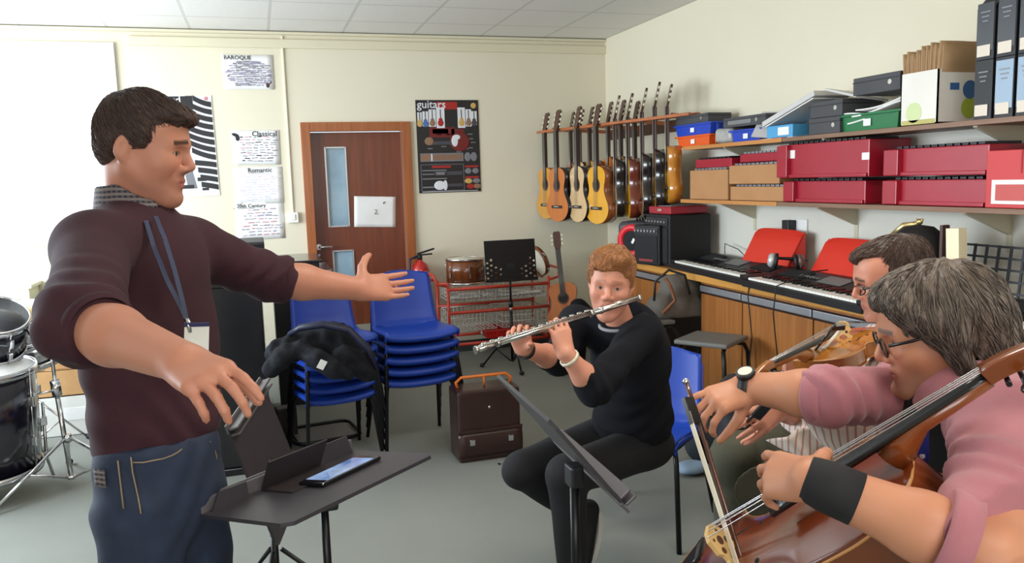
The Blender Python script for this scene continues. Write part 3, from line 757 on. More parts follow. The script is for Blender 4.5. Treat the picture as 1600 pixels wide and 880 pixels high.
chair_stack((.33, 4.52, 0), .2, 6, 'left stack, under the jacket', 'chairs of the left stack', .86, .064)
FR = math.atan2(-.5, -.85)   # facing direction of the flute player
fl_chair = dup(ch0, (1.55, 3.10, 0), math.atan2(-.66, -.75)+PI/2, 'blue plastic chair the flute player sits on', scale=.95); del fl_chair['group']
cel_chair = dup(ch0, (1.52, 1.27, 0), -PI/2-.5, 'blue plastic chair the cello player sits on', scale=1); del cel_chair['group']
vio_chair = dup(ch0, (2.12, 2.42, 0), -PI/2+.15, 'blue plastic chair the violin player sits on', scale=1); del vio_chair['group']

# ============================================================ jacket on the left stack
jk = M('black_quilted_cloth', '#0f1014', .8, var=(7, '#14161d', .2), bump=(35, .6, .008), spec=.25)
jloc = Vector((.33, 4.33, .84)); F = Field((-.35, 3.75, .3), (1.05, 4.95, 1.35), .0085)
jp = lambda px, py, y: W(px, py, y)
for (a_, c_, r0, r1) in (((432, 550, 4.2), (520, 530, 4.25), .07, .09), ((520, 530, 4.25), (560, 560, 4.2), .09, .08), ((445, 555, 4.1), (420, 580, 4.1), .06, .04),
                         ((540, 560, 4.1), (575, 585, 4.08), .07, .05), ((500, 560, 4.02), (540, 585, 4.0), .05, .04), ((470, 545, 4.1), (520, 575, 4.0), .05, .05), ((455, 535, 4.3), (500, 520, 4.35), .05, .06)):
    F.cone(jp(*a_), jp(*c_), r0*.92, r1*.92, k=.03)
F.warp(lambda x, y, z: .010*wob(x, y, z, 26, 1)+.006*wob(x, y, z, 62, 2)+.004*np.sin(x*70+z*50+5*np.sin(y*22)), .04)
th = thing('jacket', 'black padded jacket with a white tag, heaped over the left stack of blue chairs', 'jacket', tuple(jloc))
F.mesh('jacket_body', jk, th)
p = jp(503, 570, 3.96)
MB().box((0, 0, 0), (.035, .002, .05), Euler((.3, .5, 0)).to_matrix()).build('white_tag', paper, th).location = p-jloc
# one sleeve hanging over the side
navyc = M('navy_lining', '#171b33', .5, bump=(30, .4, .004))
MB().tube([jp(452, 522, 4.2)-jloc, jp(470, 512, 4.12)-jloc, jp(505, 507, 4.1)-jloc, jp(545, 515, 4.1)-jloc, jp(575, 545, 4.08)-jloc, jp(590, 580, 4.08)-jloc], [.012, .018, .02, .02, .018, .01], 8).build('navy_hem', navyc, th)

# ============================================================ upright piano and the black cases behind
gloss = M('piano_black', '#0c0c12', .22, coat=.5)
th = thing('upright_piano', 'black upright piano behind the standing man, left of the chair stacks', 'piano', (-.165, 5.15, 0))
MB().box((0, 0, .53), (.30, 1.42, .98), bev=.006).build('case', gloss, th)
MB().box((0, 0, 1.035), (.36, 1.48, .03), bev=.008).build('lid', gloss, th)
MB().box((-.26, 0, .66), (.24, 1.42, .1), bev=.01).build('key_bed', gloss, th)
for s_ in (-1, 1): MB().box((-.34, s_*.66, .305), (.06, .07, .61), bev=.006).build('leg', gloss, th)
MB().box((0, 0, .02), (.34, 1.44, .04), bev=.005).build('plinth', gloss, th)
b = MB(); b.box((-.30, 0, .715), (.13, 1.22, .012)); kk = b.build('keyboard_keys', M('key_white', '#efeee6', .3), th)
th = thing('speaker_cabinet', 'black box shaped speaker on top of the piano', 'speaker', (-.12, 5.45, 1.05))
MB().box((0, 0, .075), (.28, .5, .15), bev=.012).build('cabinet', blkp, th)
MB().box((0, -.252, .075), (.24, .004, .12), bev=.0015).build('grille', M('speaker_cloth', '#101012', .9), th)
p = W(480, 412, 5.7)
th = thing('organ_console', 'black stepped keyboard console between the piano and the door', 'keyboard', (.25, 5.95, 0))
MB().box((-.03, .1, .5), (.32, .6, 1.0), bev=.006).build('case', blkp, th)
MB().box((.14, .1, .93), (.16, .6, .03), bev=.006).build('step_lid', gloss, th)
MB().box((.0, .1, 1.01), (.3, .62, .02), bev=.004).build('lid', gloss, th)

# black rimmed plate on the floor behind the left stack
p = Wz(505, 677, .02)
th = thing('drum_stool_base', 'flat grey plate with a black tube rim on the floor behind the left chair stack', 'stand base', (p.x, p.y, 0), .15)
MB().box((0, 0, .02), (.34, .3, .008), bev=.003).build('plate', M('grey_plate', '#6d6a66', .5), th)
c_ = []
for (sx, sy, a0) in ((1, 1, 0), (-1, 1, 1), (-1, -1, 2), (1, -1, 3)):
    for q in range(5): a_ = (a0+q/4)*PI/2; c_.append((sx*.13+.07*math.cos(a_), sy*.11+.07*math.sin(a_), .028))
MB().tube(c_, .012, 8, closed=True).build('tube_rim', blackm, th)
MB().box((-.2, .1, .1), (.12, .1, .19), bev=.01).build('motor_box', M('dark_brown_plastic', '#2a1c1c', .5), th)

# ============================================================ brown pilot case with orange handle
leather = M('brown_leather', '#3a211c', .38, var=(9, '#2e1a17', .25), bump=(120, .2, .001), coat=.2)
orange = M('orange_trim', '#e0762a', .45)
th = thing('briefcase', 'dark brown leather case with an orange handle on the carpet right of the chair stacks', 'case', (1.135, 4.25, 0), .02)
MB().box((0, 0, .2), (.36, .2, .4), bev=.02, seg=3).build('case_body', leather, th)
b = MB().grid(lambda u, v: ((u-.5)*.365, -.106-.012*math.sin(v*PI), .03+.14*v), 10, 6, .006)
b.build('front_pocket', leather, th)
MB().box((0, -.108, .175), (.37, .008, .02), bev=.003).build('pocket_flap', leather, th)
for sx in (-1, 1): MB().box((sx*.11, -.124, .12), (.03, .012, .035), bev=.004).build('buckle', chrome, th)
MB().tube([(-.15, 0, .4), (-.16, 0, .43), (-.13, 0, .455), (.13, 0, .455), (.16, 0, .43), (.15, 0, .4)], .009, 8).build('handle', orange, th)
MB().tube([(.0, -.01, .4), (.0, -.01, .45)], .006, 6).build('handle_strap', orange, th)
MB().ball((0, -.102, .3), (.008, .004, .008)).build('stud', chrome, th)
b = MB()
b.tube([(.05, -.19, .006), (.1, -.22, .006), (.16, -.2, .006), (.2, -.22, .006), (.14, -.25, .006), (.07, -.23, .006)], .004, 6, closed=True)
t2 = tag(b.build('key_chain', steel), 'loose bunch of metal clips and chain lying in front of the brown case', 'chain'); t2.location = (1.1, 4.25, 0)

# ============================================================ red trolley with wire baskets
redt = M('red_painted_tube', '#cf3f2a', .4, coat=.2); wire = M('white_wire', '#dcdad2', .4)
ty = 6.42; xa = W(701, 480, ty).x; xb = W(858, 480, ty).x; tw = xb-xa; td = .42
zt = W(720, 452, ty).z; zm = W(780, 484, ty).z; zl = W(760, 535, ty).z
th = thing('wire_basket_trolley', 'red tube trolley with white wire baskets against the back wall', 'trolley', ((xa+xb)/2, ty+td/2, 0))
for sx in (-1, 1):
    for sy in (-1, 1):
        x = sx*tw/2; y = sy*td/2
        MB().tube([(x, y, .05), (x, y, zt+.03 if sy > 0 else zt+.06)], .013, 8).build('post', redt, th)
        MB().lathe([(0, -.012), (.028, -.012), (.028, .012), (0, .012)], 16, mat4(frame((1, 0, 0)), (x, y, .028))).build('castor', rub, th)
    b = MB().tube([(sx*tw/2, -td/2, zt+.03), (sx*(tw/2+.09), -td/2, zt+.05), (sx*(tw/2+.11), -td/2+.03, zt+.12), (sx*(tw/2+.11), td/2-.03, zt+.12), (sx*(tw/2+.09), td/2, zt+.05), (sx*tw/2, td/2, zt+.03)], .012, 8)
    b.build('push_handle', redt, th)
    MB().tube([(sx*tw/2, -td/2, zl), (sx*tw/2, td/2, zl)], .012, 8).build('side_rail', redt, th)
for z in (zt, zm, zl):
    for sy in (-1, 1): MB().tube([(-tw/2, sy*td/2, z), (tw/2, sy*td/2, z)], .014, 8).build('rail', redt, th)
def basket(parent, cx, cy, z, w_, d_, h, n=9):
    b = MB(); r = .0032
    for zz in [z-h*q/3 for q in range(4)]:
        b.tube([(cx-w_/2, cy-d_/2, zz), (cx+w_/2, cy-d_/2, zz), (cx+w_/2, cy+d_/2, zz), (cx-w_/2, cy+d_/2, zz)], r*(1.7 if zz == z else 1), 4, closed=True)
    for k in range(n+1):
        x = cx-w_/2+w_*k/n; b.tube([(x, cy-d_/2, z), (x, cy-d_/2, z-h), (x, cy+d_/2, z-h), (x, cy+d_/2, z)], r, 4)
    for k in range(6):
        y = cy-d_/2+d_*k/5; b.tube([(cx-w_/2, y, z), (cx-w_/2, y, z-h), (cx+w_/2, y, z-h), (cx+w_/2, y, z)], r, 4)
    return b.build('wire_basket', wire, parent)
for z, h in ((zt-.01, .1), (zm-.01, .15)):
    for sx in (-1, 1): basket(th, sx*tw/4, 0, z, tw/2-.05, td-.05, h, 11)
# contents: red tray at the bottom, papers and sticks in the baskets
c0 = Vector(((xa+xb)/2, ty+td/2, 0))
def tray(name, label, loc, w_, d_, h, mat, rz=0, group=None, lug=True, lab=True):
    th = thing(name, label, 'tray', loc, rz, group)
    b = MB(); t_ = .006; fl = .02
    b.grid(lambda u, v: ((u-.5)*w_*.92, (v-.5)*d_*.92, .004), 2, 2, .004, smooth=False)
    for sx in (-1, 1):
        b.grid(lambda u, v: (sx*(w_/2*(.92+.08*v)), (u-.5)*d_*(.92+.08*v), .0+h*v), 4, 3, .005, smooth=False)
        b.grid(lambda u, v: ((u-.5)*w_*(.92+.08*v), sx*(d_/2*(.92+.08*v)), .0+h*v), 4, 3, .005, smooth=False)
    b.build('tray_body', mat, th)
    b = MB()
    for sx in (-1, 1): b.box((sx*(w_/2+fl/2-.004), 0, h-.006), (fl, d_+2*fl, .012), bev=.003)
    for sy in (-1, 1): b.box((0, sy*(d_/2+fl/2-.004), h-.006), (w_+.002, fl, .012), bev=.003)
    b.build('rim', mat, th)
    for sx in (-1, 1):
        for q in (-.28, .28): MB().box((q*w_, -d_/2-.004, h*.5) if sx < 0 else (w_/2+.002, q*d_, h*.5), (.016, .012, h*.8) if sx < 0 else (.012, .016, h*.8), bev=.003).build('rib', mat, th)
    if lab: MB().box((-w_/2-.006, 0.0, h*.45), (.002, min(.05, d_*.2), h*.4)).build('label_card', paper, th)
    return th
tray('red_tray', 'bright red plastic tray on the bottom rails of the red trolley', (c0.x+.1, c0.y-.02, zl+.02), .42, .3, .07, M('red_tray_plastic', '#d0261f', .35))
dr = M('tan_drum_skin', '#e6dfca', .5)
def wood_drum(label, loc, r, h, shell, rot=(0, 0, 0)):
    th = thing('hand_drum', label, 'drum', loc, rot=rot)
    MB().lathe([(r*.96, 0), (r, 0), (r, h), (r*.96, h), (r*.96, 0)], 40).build('shell', shell, th)
    MB().lathe([(0, h+.003), (r, h+.003), (r*1.02, h-.006)], 40).build('drum_head', dr, th)
    for z in (0, h): MB().lathe([(r, z-.008), (r*1.03, z-.008), (r*1.03, z+.01), (r, z+.01), (r, z-.008)], 40).build('hoop', chrome, th)
    for k in range(6): a_ = k*PI/3+.5; MB().box((r*1.03*math.cos(a_), r*1.03*math.sin(a_), h/2), (.014, .014, h*.5), Matrix.Rotation(a_, 3, 'Z'), bev=.004).build('lug', chrome, th)
    return th
coppery = wood('drum_copper_wood', '#8a4a20', '#542a12', .25, .6, 2, .5)
q = W(730, 435, ty+.15)
wood_drum('copper brown wooden drum on the left of the red trolley top', (q.x, ty+.2, zt+.03), .165, W(730, 406, ty+.1).z-zt-.03, coppery)
q = W(800, 435, ty+.15)
wood_drum('dark tambour drum behind the perforated music desk on the trolley', (q.x-.02, ty+.22, zt+.03), .14, .1, coppery)
th = thing('tambourine', 'pale skinned tambourine leaning at the right end of the red trolley', 'tambourine', (W(843, 430, ty+.15).x, ty+.2, zt+.17), rot=(0, 1.25, .3))
MB().lathe([(.13, -.02), (.14, -.02), (.14, .02), (.13, .02), (.13, -.02)], 36).build('frame', coppery, th)
MB().lathe([(0, .021), (.14, .021)], 36).build('drum_head', dr, th)
for k in range(6): a_ = k*PI/3; MB().cyl((.137*math.cos(a_), .137*math.sin(a_), -.006), (.137*math.cos(a_), .137*math.sin(a_), .006), .02, n=12).build('jingle', chrome, th)
rr = random.Random(5)
for i in range(4):
    th = thing('beater_stick', 'pale wooden beater lying in the upper wire baskets', 'beater', (c0.x-.28+i*.16, c0.y-.1, zt-.085+.004*i), rr.uniform(-.5, .5), 'beaters in the trolley baskets')
    th['label'] = ['pale wooden beater lying at the left of the lower wire basket', 'second wooden beater from the left in the lower wire basket', 'third wooden beater from the left in the lower wire basket', 'wooden beater at the right of the lower wire basket'][i]
    th.location.z = zm-.02+.0*i
    MB().cyl((-.12, 0, 0), (.12, 0, 0), .006, n=8).build('shaft', M('pale_wood', '#d9bd8d', .5), th)
    MB().ball((.13, 0, 0), .018, 10).build('head', [M('beater_felt', '#d8cfb0', .9), white, tan, M('beater_felt', '#d8cfb0', .9)][i], th)
for i, (x, w_) in enumerate(((-.25, .3), (.02, .26), (.27, .3))):
    o = MB().grid(lambda u, v: ((u-.5)*w_, (v-.5)*.24, .012*math.sin(u*6+i)*math.sin(v*5)), 10, 8, .002).build('crumpled_sheet', paper)
    tag(o, ['crumpled white sheet in the left end of the top basket', 'crumpled white sheet in the middle of the top baskets', 'crumpled white sheet in the right top basket'][i], 'paper sheet', 'papers in the trolley baskets'); o.location = (c0.x+x, c0.y, zt-.09)

# ============================================================ music stands
def desk_stand_tripod(th, h, r, rz, z0=.32):
    MB().cyl((0, 0, .06), (0, 0, h*.62), .0125).build('lower_pole', blackm, th)
    MB().cyl((0, 0, h*.55), (0, 0, h), .009).build('upper_pole', blackm, th)
    MB().cyl((0, 0, h*.6), (0, 0, h*.66), .018).build('clamp_collar', blkp, th)
    MB().cyl((0, 0, h*.56), (0, 0, h*.6-.0), .0135).build('silver_band', steel, th)
    tripod(th, h, r, z0, blackm, rub, .010, rz=rz)
# perforated orchestra stand at the back
sy_ = 6.12; q0 = W(760, 377, sy_); q1 = W(838, 437, sy_); dwid_ = q1.x-q0.x; dh = q0.z-q1.z
cx_ = (q0.x+q1.x)/2
th = thing('music_stand', 'black music stand with round holes in its desk, in front of the red trolley', 'music stand', (cx_, sy_+.06, 0))
# desk plate with holes: one grid of cells, round holes cut as dodecagons
def holed(parent, w_, h_, holes, y=0, mat=None):
    bm = bmesh.new(); cell = 1
    b = MB(); xs = sorted(set([-w_/2, w_/2]+[hx-.013 for hx, hz in holes]+[hx+.013 for hx, hz in holes])); zs = sorted(set([0, h_]+[hz-.013 for hx, hz in holes]+[hz+.013 for hx, hz in holes]))
    hs = {(round(hx, 4), round(hz, 4)) for hx, hz in holes}
    for i in range(len(xs)-1):
        for j in range(len(zs)-1):
            x0, x1, z0, z1 = xs[i], xs[i+1], zs[j], zs[j+1]; c = ((x0+x1)/2, (z0+z1)/2)
            hit = [q for q in hs if abs(q[0]-c[0]) < .006 and abs(q[1]-c[1]) < .006]
            for yy, o in ((y-.0015, 1), (y+.0015, -1)):
                if not hit: b.add([(x0, yy, z0), (x1, yy, z0), (x1, yy, z1), (x0, yy, z1)], [[0, 1, 2, 3]])
                else:
                    n = 12; ring = []; sq = []
                    for k in range(n):
                        a_ = 2*PI*(k+.5)/n; ring.append((c[0]+.0105*math.cos(a_), yy, c[1]+.0105*math.sin(a_)))
                        m_ = max(abs(math.cos(a_)), abs(math.sin(a_))); sq.append((c[0]+(x1-x0)/2*math.cos(a_)/m_, yy, c[1]+(z1-z0)/2*math.sin(a_)/m_))
                    for cs in ((x0, z0), (x1, z0), (x1, z1), (x0, z1)): pass
                    vs = ring+sq; fs = [[k, (k+1) % n, n+(k+1) % n, n+k] for k in range(n)]
                    b.add(vs, fs)
                    # corner fills
                    for sx, sz in ((1, 1), (-1, 1), (-1, -1), (1, -1)):
                        cs = (c[0]+sx*(x1-x0)/2, yy, c[1]+sz*(z1-z0)/2)
                        near = sorted(range(n), key=lambda k: (sq[k][0]-cs[0])**2+(sq[k][2]-cs[2])**2)[:2]
                        b.add([sq[near[0]], cs, sq[near[1]]], [[0, 1, 2]])
    return b
holes = []
for k in range(5):
    n_ = 4-(k+1)//2
    for r_ in range(4):
        if r_ < (4 if k == 0 else 4-k//1 if False else 4-k+(1 if k < 4 else 0)):
            for s_ in (-1, 1): holes.append((s_*(.2-.037*k), .035+.040*r_+.02*(k % 2)))
th_d = thing('x', '', ''); bpy.data.objects.remove(th_d)
b = holed(None, dwid_, dh, holes)
dk = b.build('desk', blackm, th); dk.location = (0, -.05, q1.z); dk.rotation_euler = (-.12, 0, 0)
MB().box((0, -.03, 0), (dwid_, .06, .004), bev=.001).build('ledge', blackm, dk)
MB().box((0, -.058, .012), (dwid_, .004, .024), bev=.001).build('ledge_lip', blackm, dk)
desk_stand_tripod(th, q1.z+.12, .26, .5, .3)
MB().box((0, -.015, q1.z+.1), (.06, .05, .08), bev=.006).build('tilt_bracket', blkp, th)

# the folding desks (flat black boards with a double metal ledge)
matt = M('matt_black_board', '#38353a', .42, spec=.4); ledge = M('grey_ledge', '#6b676a', .35, .4)
def board_desk(th, w_, h_, Rm, c):
    """desk board: local x along the ledge, y up the board, z out of it"""
    d = MB(); ch = .02
    poly = [(-w_/2, 0), (w_/2, 0), (w_/2, h_-ch), (w_/2-ch*.8, h_), (-w_/2+ch*.8, h_), (-w_/2, h_-ch)]
    d.prism(poly, -.004, .004); o = d.build('desk', matt, th)
    o.location = c; o.rotation_euler = Rm.to_euler()
    for q in range(2): MB().box((0, .004+.02*q-.01, .012+.006), (w_, .008, .03), bev=.003).build('ledge_bar', ledge, o)
    MB().box((0, -.008, -.002), (w_+.004, .03, .006), bev=.002).build('ledge_plate', ledge, o)
    return o
# the standing man's stand
P1, P4 = Wz(308, 806, .865), Wz(545, 706, .87); P2 = Wz(480, 812, .90); P3 = Wz(706, 692, .915)
xd = (P4-P1).normalized(); cl = (P1+P4)/2; yd = ((P2+P3)/2-cl); hgt = yd.length; yd = (yd-xd*yd.dot(xd)).normalized(); zd = xd.cross(yd)
if zd.z < 0: xd = -xd; zd = xd.cross(yd)
Rm = Matrix((xd, yd, zd)).transposed()
pole = cl+yd*hgt*.5
base = Vector((pole.x, pole.y, 0))
th = thing('music_stand', 'black music stand with a flat open desk in front of the standing man', 'music stand', tuple(base))
dsk = board_desk(th, (P4-P1).length, hgt, Rm, cl-base)
desk_stand_tripod(th, pole.z-.02, .3, -.35, .3)
MB().box((0, 0, pole.z-.03), (.06, .06, .05), bev=.008).build('tilt_bracket', blkp, th)
# open cover leaves standing near the ledge
def DP(u, v, h_): return Vector((u, v, h_))
W_ = (P4-P1).length
sg = 1 if (P4-P1).dot(xd) > 0 else -1
b = MB()
for (u0, u1, v0, v1, hh) in ((-.17, -.02, .03, .10, .055), (-.0, .13, .035, .10, .05)): pass
MB().prism([(-.20, .0), (-.11, .0), (-.11, .034), (-.18, .034)], -.002, .002, mat4(Matrix(((sg, 0, 0), (0, 0, -1), (0, 1, 0))), (0, .03, .004))).build('folding_flap', matt, dsk)
MB().prism([(.05, .0), (.2, .0), (.19, .045), (.07, .045)], -.002, .002, mat4(Matrix(((sg, 0, 0), (0, 0, -1), (0, 1, 0))), (0, .03, .004))).build('folding_flap', matt, dsk)
# tablet cover leaf and tablet on it
dark_leaf = M('dark_brown_cover', '#2e2629', .55)
Rw = Rm; tl = cl+xd*sg*.0+yd*.10+zd*.006
th = thing('phone_cover', 'dark open folder leaf lying against the phone on the flat music desk', 'folder', tuple(cl+xd*sg*.01+yd*.05+zd*.0045), rot=tuple(Rm.to_euler()))
MB().box((0, .03, .0015), (.17, .1, .003)).build('lying_leaf', dark_leaf, th)
MB().box((0, 0, 0), (.17, .075, .003), mat4(Euler((1.0, 0, 0)).to_matrix(), (0, 0, 0)).to_3x3()).build('raised_leaf', dark_leaf, th).location = (0, -.0, .034)
ph = cl+xd*sg*.06+yd*.14+zd*.0045
th = thing('phone', 'black phone with a lit blue screen lying on the flat music desk', 'phone', tuple(ph), rot=tuple((Rm @ Matrix.Rotation(.05, 3, 'Z')).to_euler()))
MB().box((0, 0, .005), (.19, .075, .009), bev=.004, seg=3).build('phone_body', M('phone_black', '#0e0e12', .15, coat=.6), th)
def screen():
    m = M('phone_screen', '#5d7fb8', .1); nt = m.node_tree; b_ = nt.nodes['Principled BSDF']
    n = nt.nodes.new('ShaderNodeTexNoise'); n.inputs['Scale'].default_value = 16; r = nt.nodes.new('ShaderNodeValToRGB')
    r.color_ramp.elements[0].color = lin('#27407c'); r.color_ramp.elements[0].position = .35; r.color_ramp.elements[1].color = lin('#b9cfee'); r.color_ramp.elements[1].position = .65
    tc = nt.nodes.new('ShaderNodeTexCoord'); nt.links.new(tc.outputs['Object'], n.inputs['Vector']); nt.links.new(n.outputs['Fac'], r.inputs['Fac'])
    nt.links.new(r.outputs[0], b_.inputs['Emission Color']); b_.inputs['Emission Strength'].default_value = .55; return m
MB().box((0, 0, .0098), (.15, .064, .0008)).build('screen', screen(), th)
# the flute player's stand: board seen edge-on
n0 = Wz(974, 789, .85); fa = Wz(868, 690, .85)
xd = (fa-n0).normalized(); rr0 = ((n0+fa)/2-Vector((0, 0, CAM_H))).normalized(); yd = -(rr0-xd*rr0.dot(xd)).normalized()
yd = Matrix.Rotation(math.radians(5), 3, xd) @ yd; zd = xd.cross(yd)
if zd.x < 0: xd = -xd; zd = xd.cross(yd)
Rm = Matrix((xd, yd, zd)).transposed(); cl = (n0+fa)/2; pole = cl.lerp(n0, .30)+yd*.07-zd*.012; base = Vector((pole.x, pole.y, 0)); sw_ = (fa-n0).length
th = thing('music_stand', 'black music stand seen edge-on in front of the flute player', 'music stand', tuple(base))
dk = board_desk(th, sw_, .25, Rm, cl-base)
MB().box((.12, .03, .012), (.2, .07, .004), bev=.001).build('folding_flap', ledge, dk)
MB().cyl((0, 0, .06), (0, 0, .45), .014).build('lower_pole', blackm, th)
MB().cyl((0, 0, .43), (0, 0, pole.z-.01), .011).build('upper_pole', blackm, th)
MB().box((0, 0, pole.z-.03), (.032, .045, .05), bev=.006).build('tilt_bracket', blkp, th)
tripod(th, .5, .3, .28, blackm, rub, .010, rz=.9)
# third board stand with its desk turned upright beside the left chair stack
a0 = W(357, 676, 2.55); a1 = W(410, 598, 2.95)
xd = (a1-a0).normalized(); yd = Vector((.25, -.1, -1)); yd = (yd-xd*yd.dot(xd)).normalized(); zd = xd.cross(yd)
if zd.y > 0: xd = -xd; zd = xd.cross(yd)
Rm = Matrix((xd, yd, zd)).transposed(); cl = (a0+a1)/2; pole = cl+yd*.2; base = Vector((pole.x, pole.y, 0))
th = thing('music_stand', 'black music stand with its desk folded upright beside the left chair stack', 'music stand', tuple(base))
dk = board_desk(th, (a1-a0).length, .42, Rm, cl-base)
desk_stand_tripod(th, pole.z, .3, .2, .3)

# ============================================================ worktop, cabinets
oak = wood('oak_cabinet', '#b0743a', '#96592a', .4, .25, 2); oakt = wood('oak_worktop', '#c98f4c', '#b87c3c', .35, .3, 1)
WX, WZ = 2.66, .892
th = thing('worktop', 'long wooden worktop along the right wall carrying the keyboards and amplifiers', 'worktop', (2.90, 2.86, WZ))
MB().box((0, 0, -.02), (.47, 5.8, .04), bev=.006).build('top_board', oakt, th)
MB().box((-.238, 0, -.02), (.008, 5.8, .042), bev=.002).build('front_edging', wood('oak_edging', '#d89f50', '#c58a40', .35, .3, 1), th)
alu = M('aluminium_strip', '#b9bcc2', .35, .7); interior = M('dark_cabinet_gap', '#2c1a10', .7)
def cabinet(label, y0, y1, nd):
    th = thing('cabinet', label, 'cabinet', (2.92, (y0+y1)/2, 0), group=None); L_ = y1-y0
    MB().box((0.02, 0, .43), (.38, L_-.004, .84)).build('carcass', interior, th)
    for k in range(nd):
        yy = -L_/2+L_*(k+.5)/nd; dl = L_/nd-.012
        d = MB().box((-.184, yy, .40), (.022, dl, .72), bev=.003).build('door', oak, th)
        MB().box((-.196, yy, .795), (.02, dl, .04), bev=.004).build('finger_pull', alu, d)
    MB().box((-.184, 0, .838), (.02, L_-.004, .03)).build('top_rail', oak, th)
    return th
ye = Wx(1098, 480, 2.74).y; ym = Wx(1163, 500, 2.74).y
cabinet('narrow wooden cabinet behind the empty stool, one door with a metal pull', ym, ye, 1)
cabinet('wide wooden cabinet under the second keyboard with two doors', ym-1.3, ym, 2)
cabinet('wooden cabinet nearest the camera behind the violin player', ym-2.6, ym-1.3, 2)
yk = Wx(1040, 480, 2.74).y
cabinet('wooden cabinet at the far end behind the grey bag', yk, min(yk+.6, 5.72), 1)

# ============================================================ stools
gseat = M('grey_stool_seat', '#6b6a66', .5)
def stool(label, x, y, rz, h=.6):
    th = thing('lab_stool', label, 'stool', (x, y, 0), rz, 'grey lab stools')
    MB().box((0, 0, h-.015), (.32, .32, .028), bev=.012, seg=3).build('seat', gseat, th)
    for sx in (-1, 1):
        for sy in (-1, 1):
            MB().tube([(sx*.1, sy*.12, h-.04), (sx*.15, sy*.135, h-.05), (sx*.175, sy*.15, h-.1), (sx*.195, sy*.175, .0)], .0125, 8).build('leg', blackm, th)
    for sx in (-1, 1): MB().tube([(sx*.188, -.168, .18), (sx*.188, .168, .18)], .009, 6).build('stretcher', blackm, th)
    MB().tube([(-.19, 0, .18), (.19, 0, .18)], .009, 6).build('stretcher', blackm, th)
    for sy in (-1, 1): MB().tube([(-.12, sy*.12, h-.036), (.12, sy*.12, h-.036)], .01, 6).build('seat_rail', blackm, th)
    return th
stool('empty grey topped stool in front of the wooden cabinets', 2.44, 4.02, .62)
stool('grey topped stool carrying the grey bag', 2.36, 4.75, .1)
# grey holdall on the far stool
bagm = M('grey_olive_canvas', '#68625a', .8, var=(8, '#57524b', .25), bump=(60, .3, .002))
F = Field((2.0, 4.35, .55), (2.85, 5.2, 1.1), .008)
q = lambda px, py, y: W(px, py, y)
F.cone(q(1035, 480, 4.75), q(1080, 485, 4.75), .11, .11, k=.03).cone(q(1050, 450, 4.75), q(1080, 445, 4.75), .09, .085, k=.04)
F.plane((0, 0, .603), (0, 0, -1)); F.warp(lambda x, y, z: .012*wob(x, y, z, 17, 3)+.006*wob(x, y, z, 45, 5), .05)
bc = Vector((2.36, 4.75, .603)); th = thing('canvas_bag', 'crumpled grey canvas bag slumped on the far stool', 'bag', tuple(bc))
F.mesh('bag_body', bagm, th)
strapm = M('black_strap', '#1c1a1b', .6)
MB().tube([q(1022, 470, 4.62)-bc, q(1024, 440, 4.6)-bc, q(1045, 422, 4.6)-bc, q(1070, 430, 4.58)-bc, q(1078, 460, 4.58)-bc], .009, 6).build('shoulder_strap', strapm, th)
MB().tube([q(1040, 435, 4.6)-bc, q(1048, 448, 4.58)-bc, q(1055, 470, 4.58)-bc, q(1035, 490, 4.6)-bc], .012, 6).build('carry_handle', M('tan_strap', '#7d4a2a', .5), th)
# ============================================================ guitars on their rack
fret = M('dark_fingerboard', '#2b2220', .5); headw = M('dark_headstock', '#4a2b22', .35, coat=.3)
strm = M('guitar_strings', '#c9c5b8', .35, .6); pegm = M('cream_pegs', '#d9d2b8', .35)
def goutline(L=.49, lb=.185, wa=.118, ub=.14, n=40):
    """right half of the body from bottom (z=0) to top (z=L)"""
    key = [(0, 0), (.02, .5), (.10, .86), (.22, 1.0), (.36, .93), (.5, .0), (.56, 0), (.64, 0), (.78, 0), (.9, 0), (.97, 0), (1, 0)]
    pts = []
    for i in range(n+1):
        t = i/n
        low = lb*math.sqrt(max(0, 1-((t-.27)/.27)**2)) if t < .27 else None
        if t < .27: w_ = low
        elif t < .60: q = (t-.27)/.33; w_ = lb+(wa-lb)*(.5-.5*math.cos(PI*q))
        elif t < .82: q = (t-.60)/.22; w_ = wa+(ub-wa)*(.5-.5*math.cos(PI*q))
        else: q = (t-.82)/.18; w_ = ub*math.sqrt(max(0, 1-(q*.97)**2.4))
        pts.append((w_, t*L))
    return pts
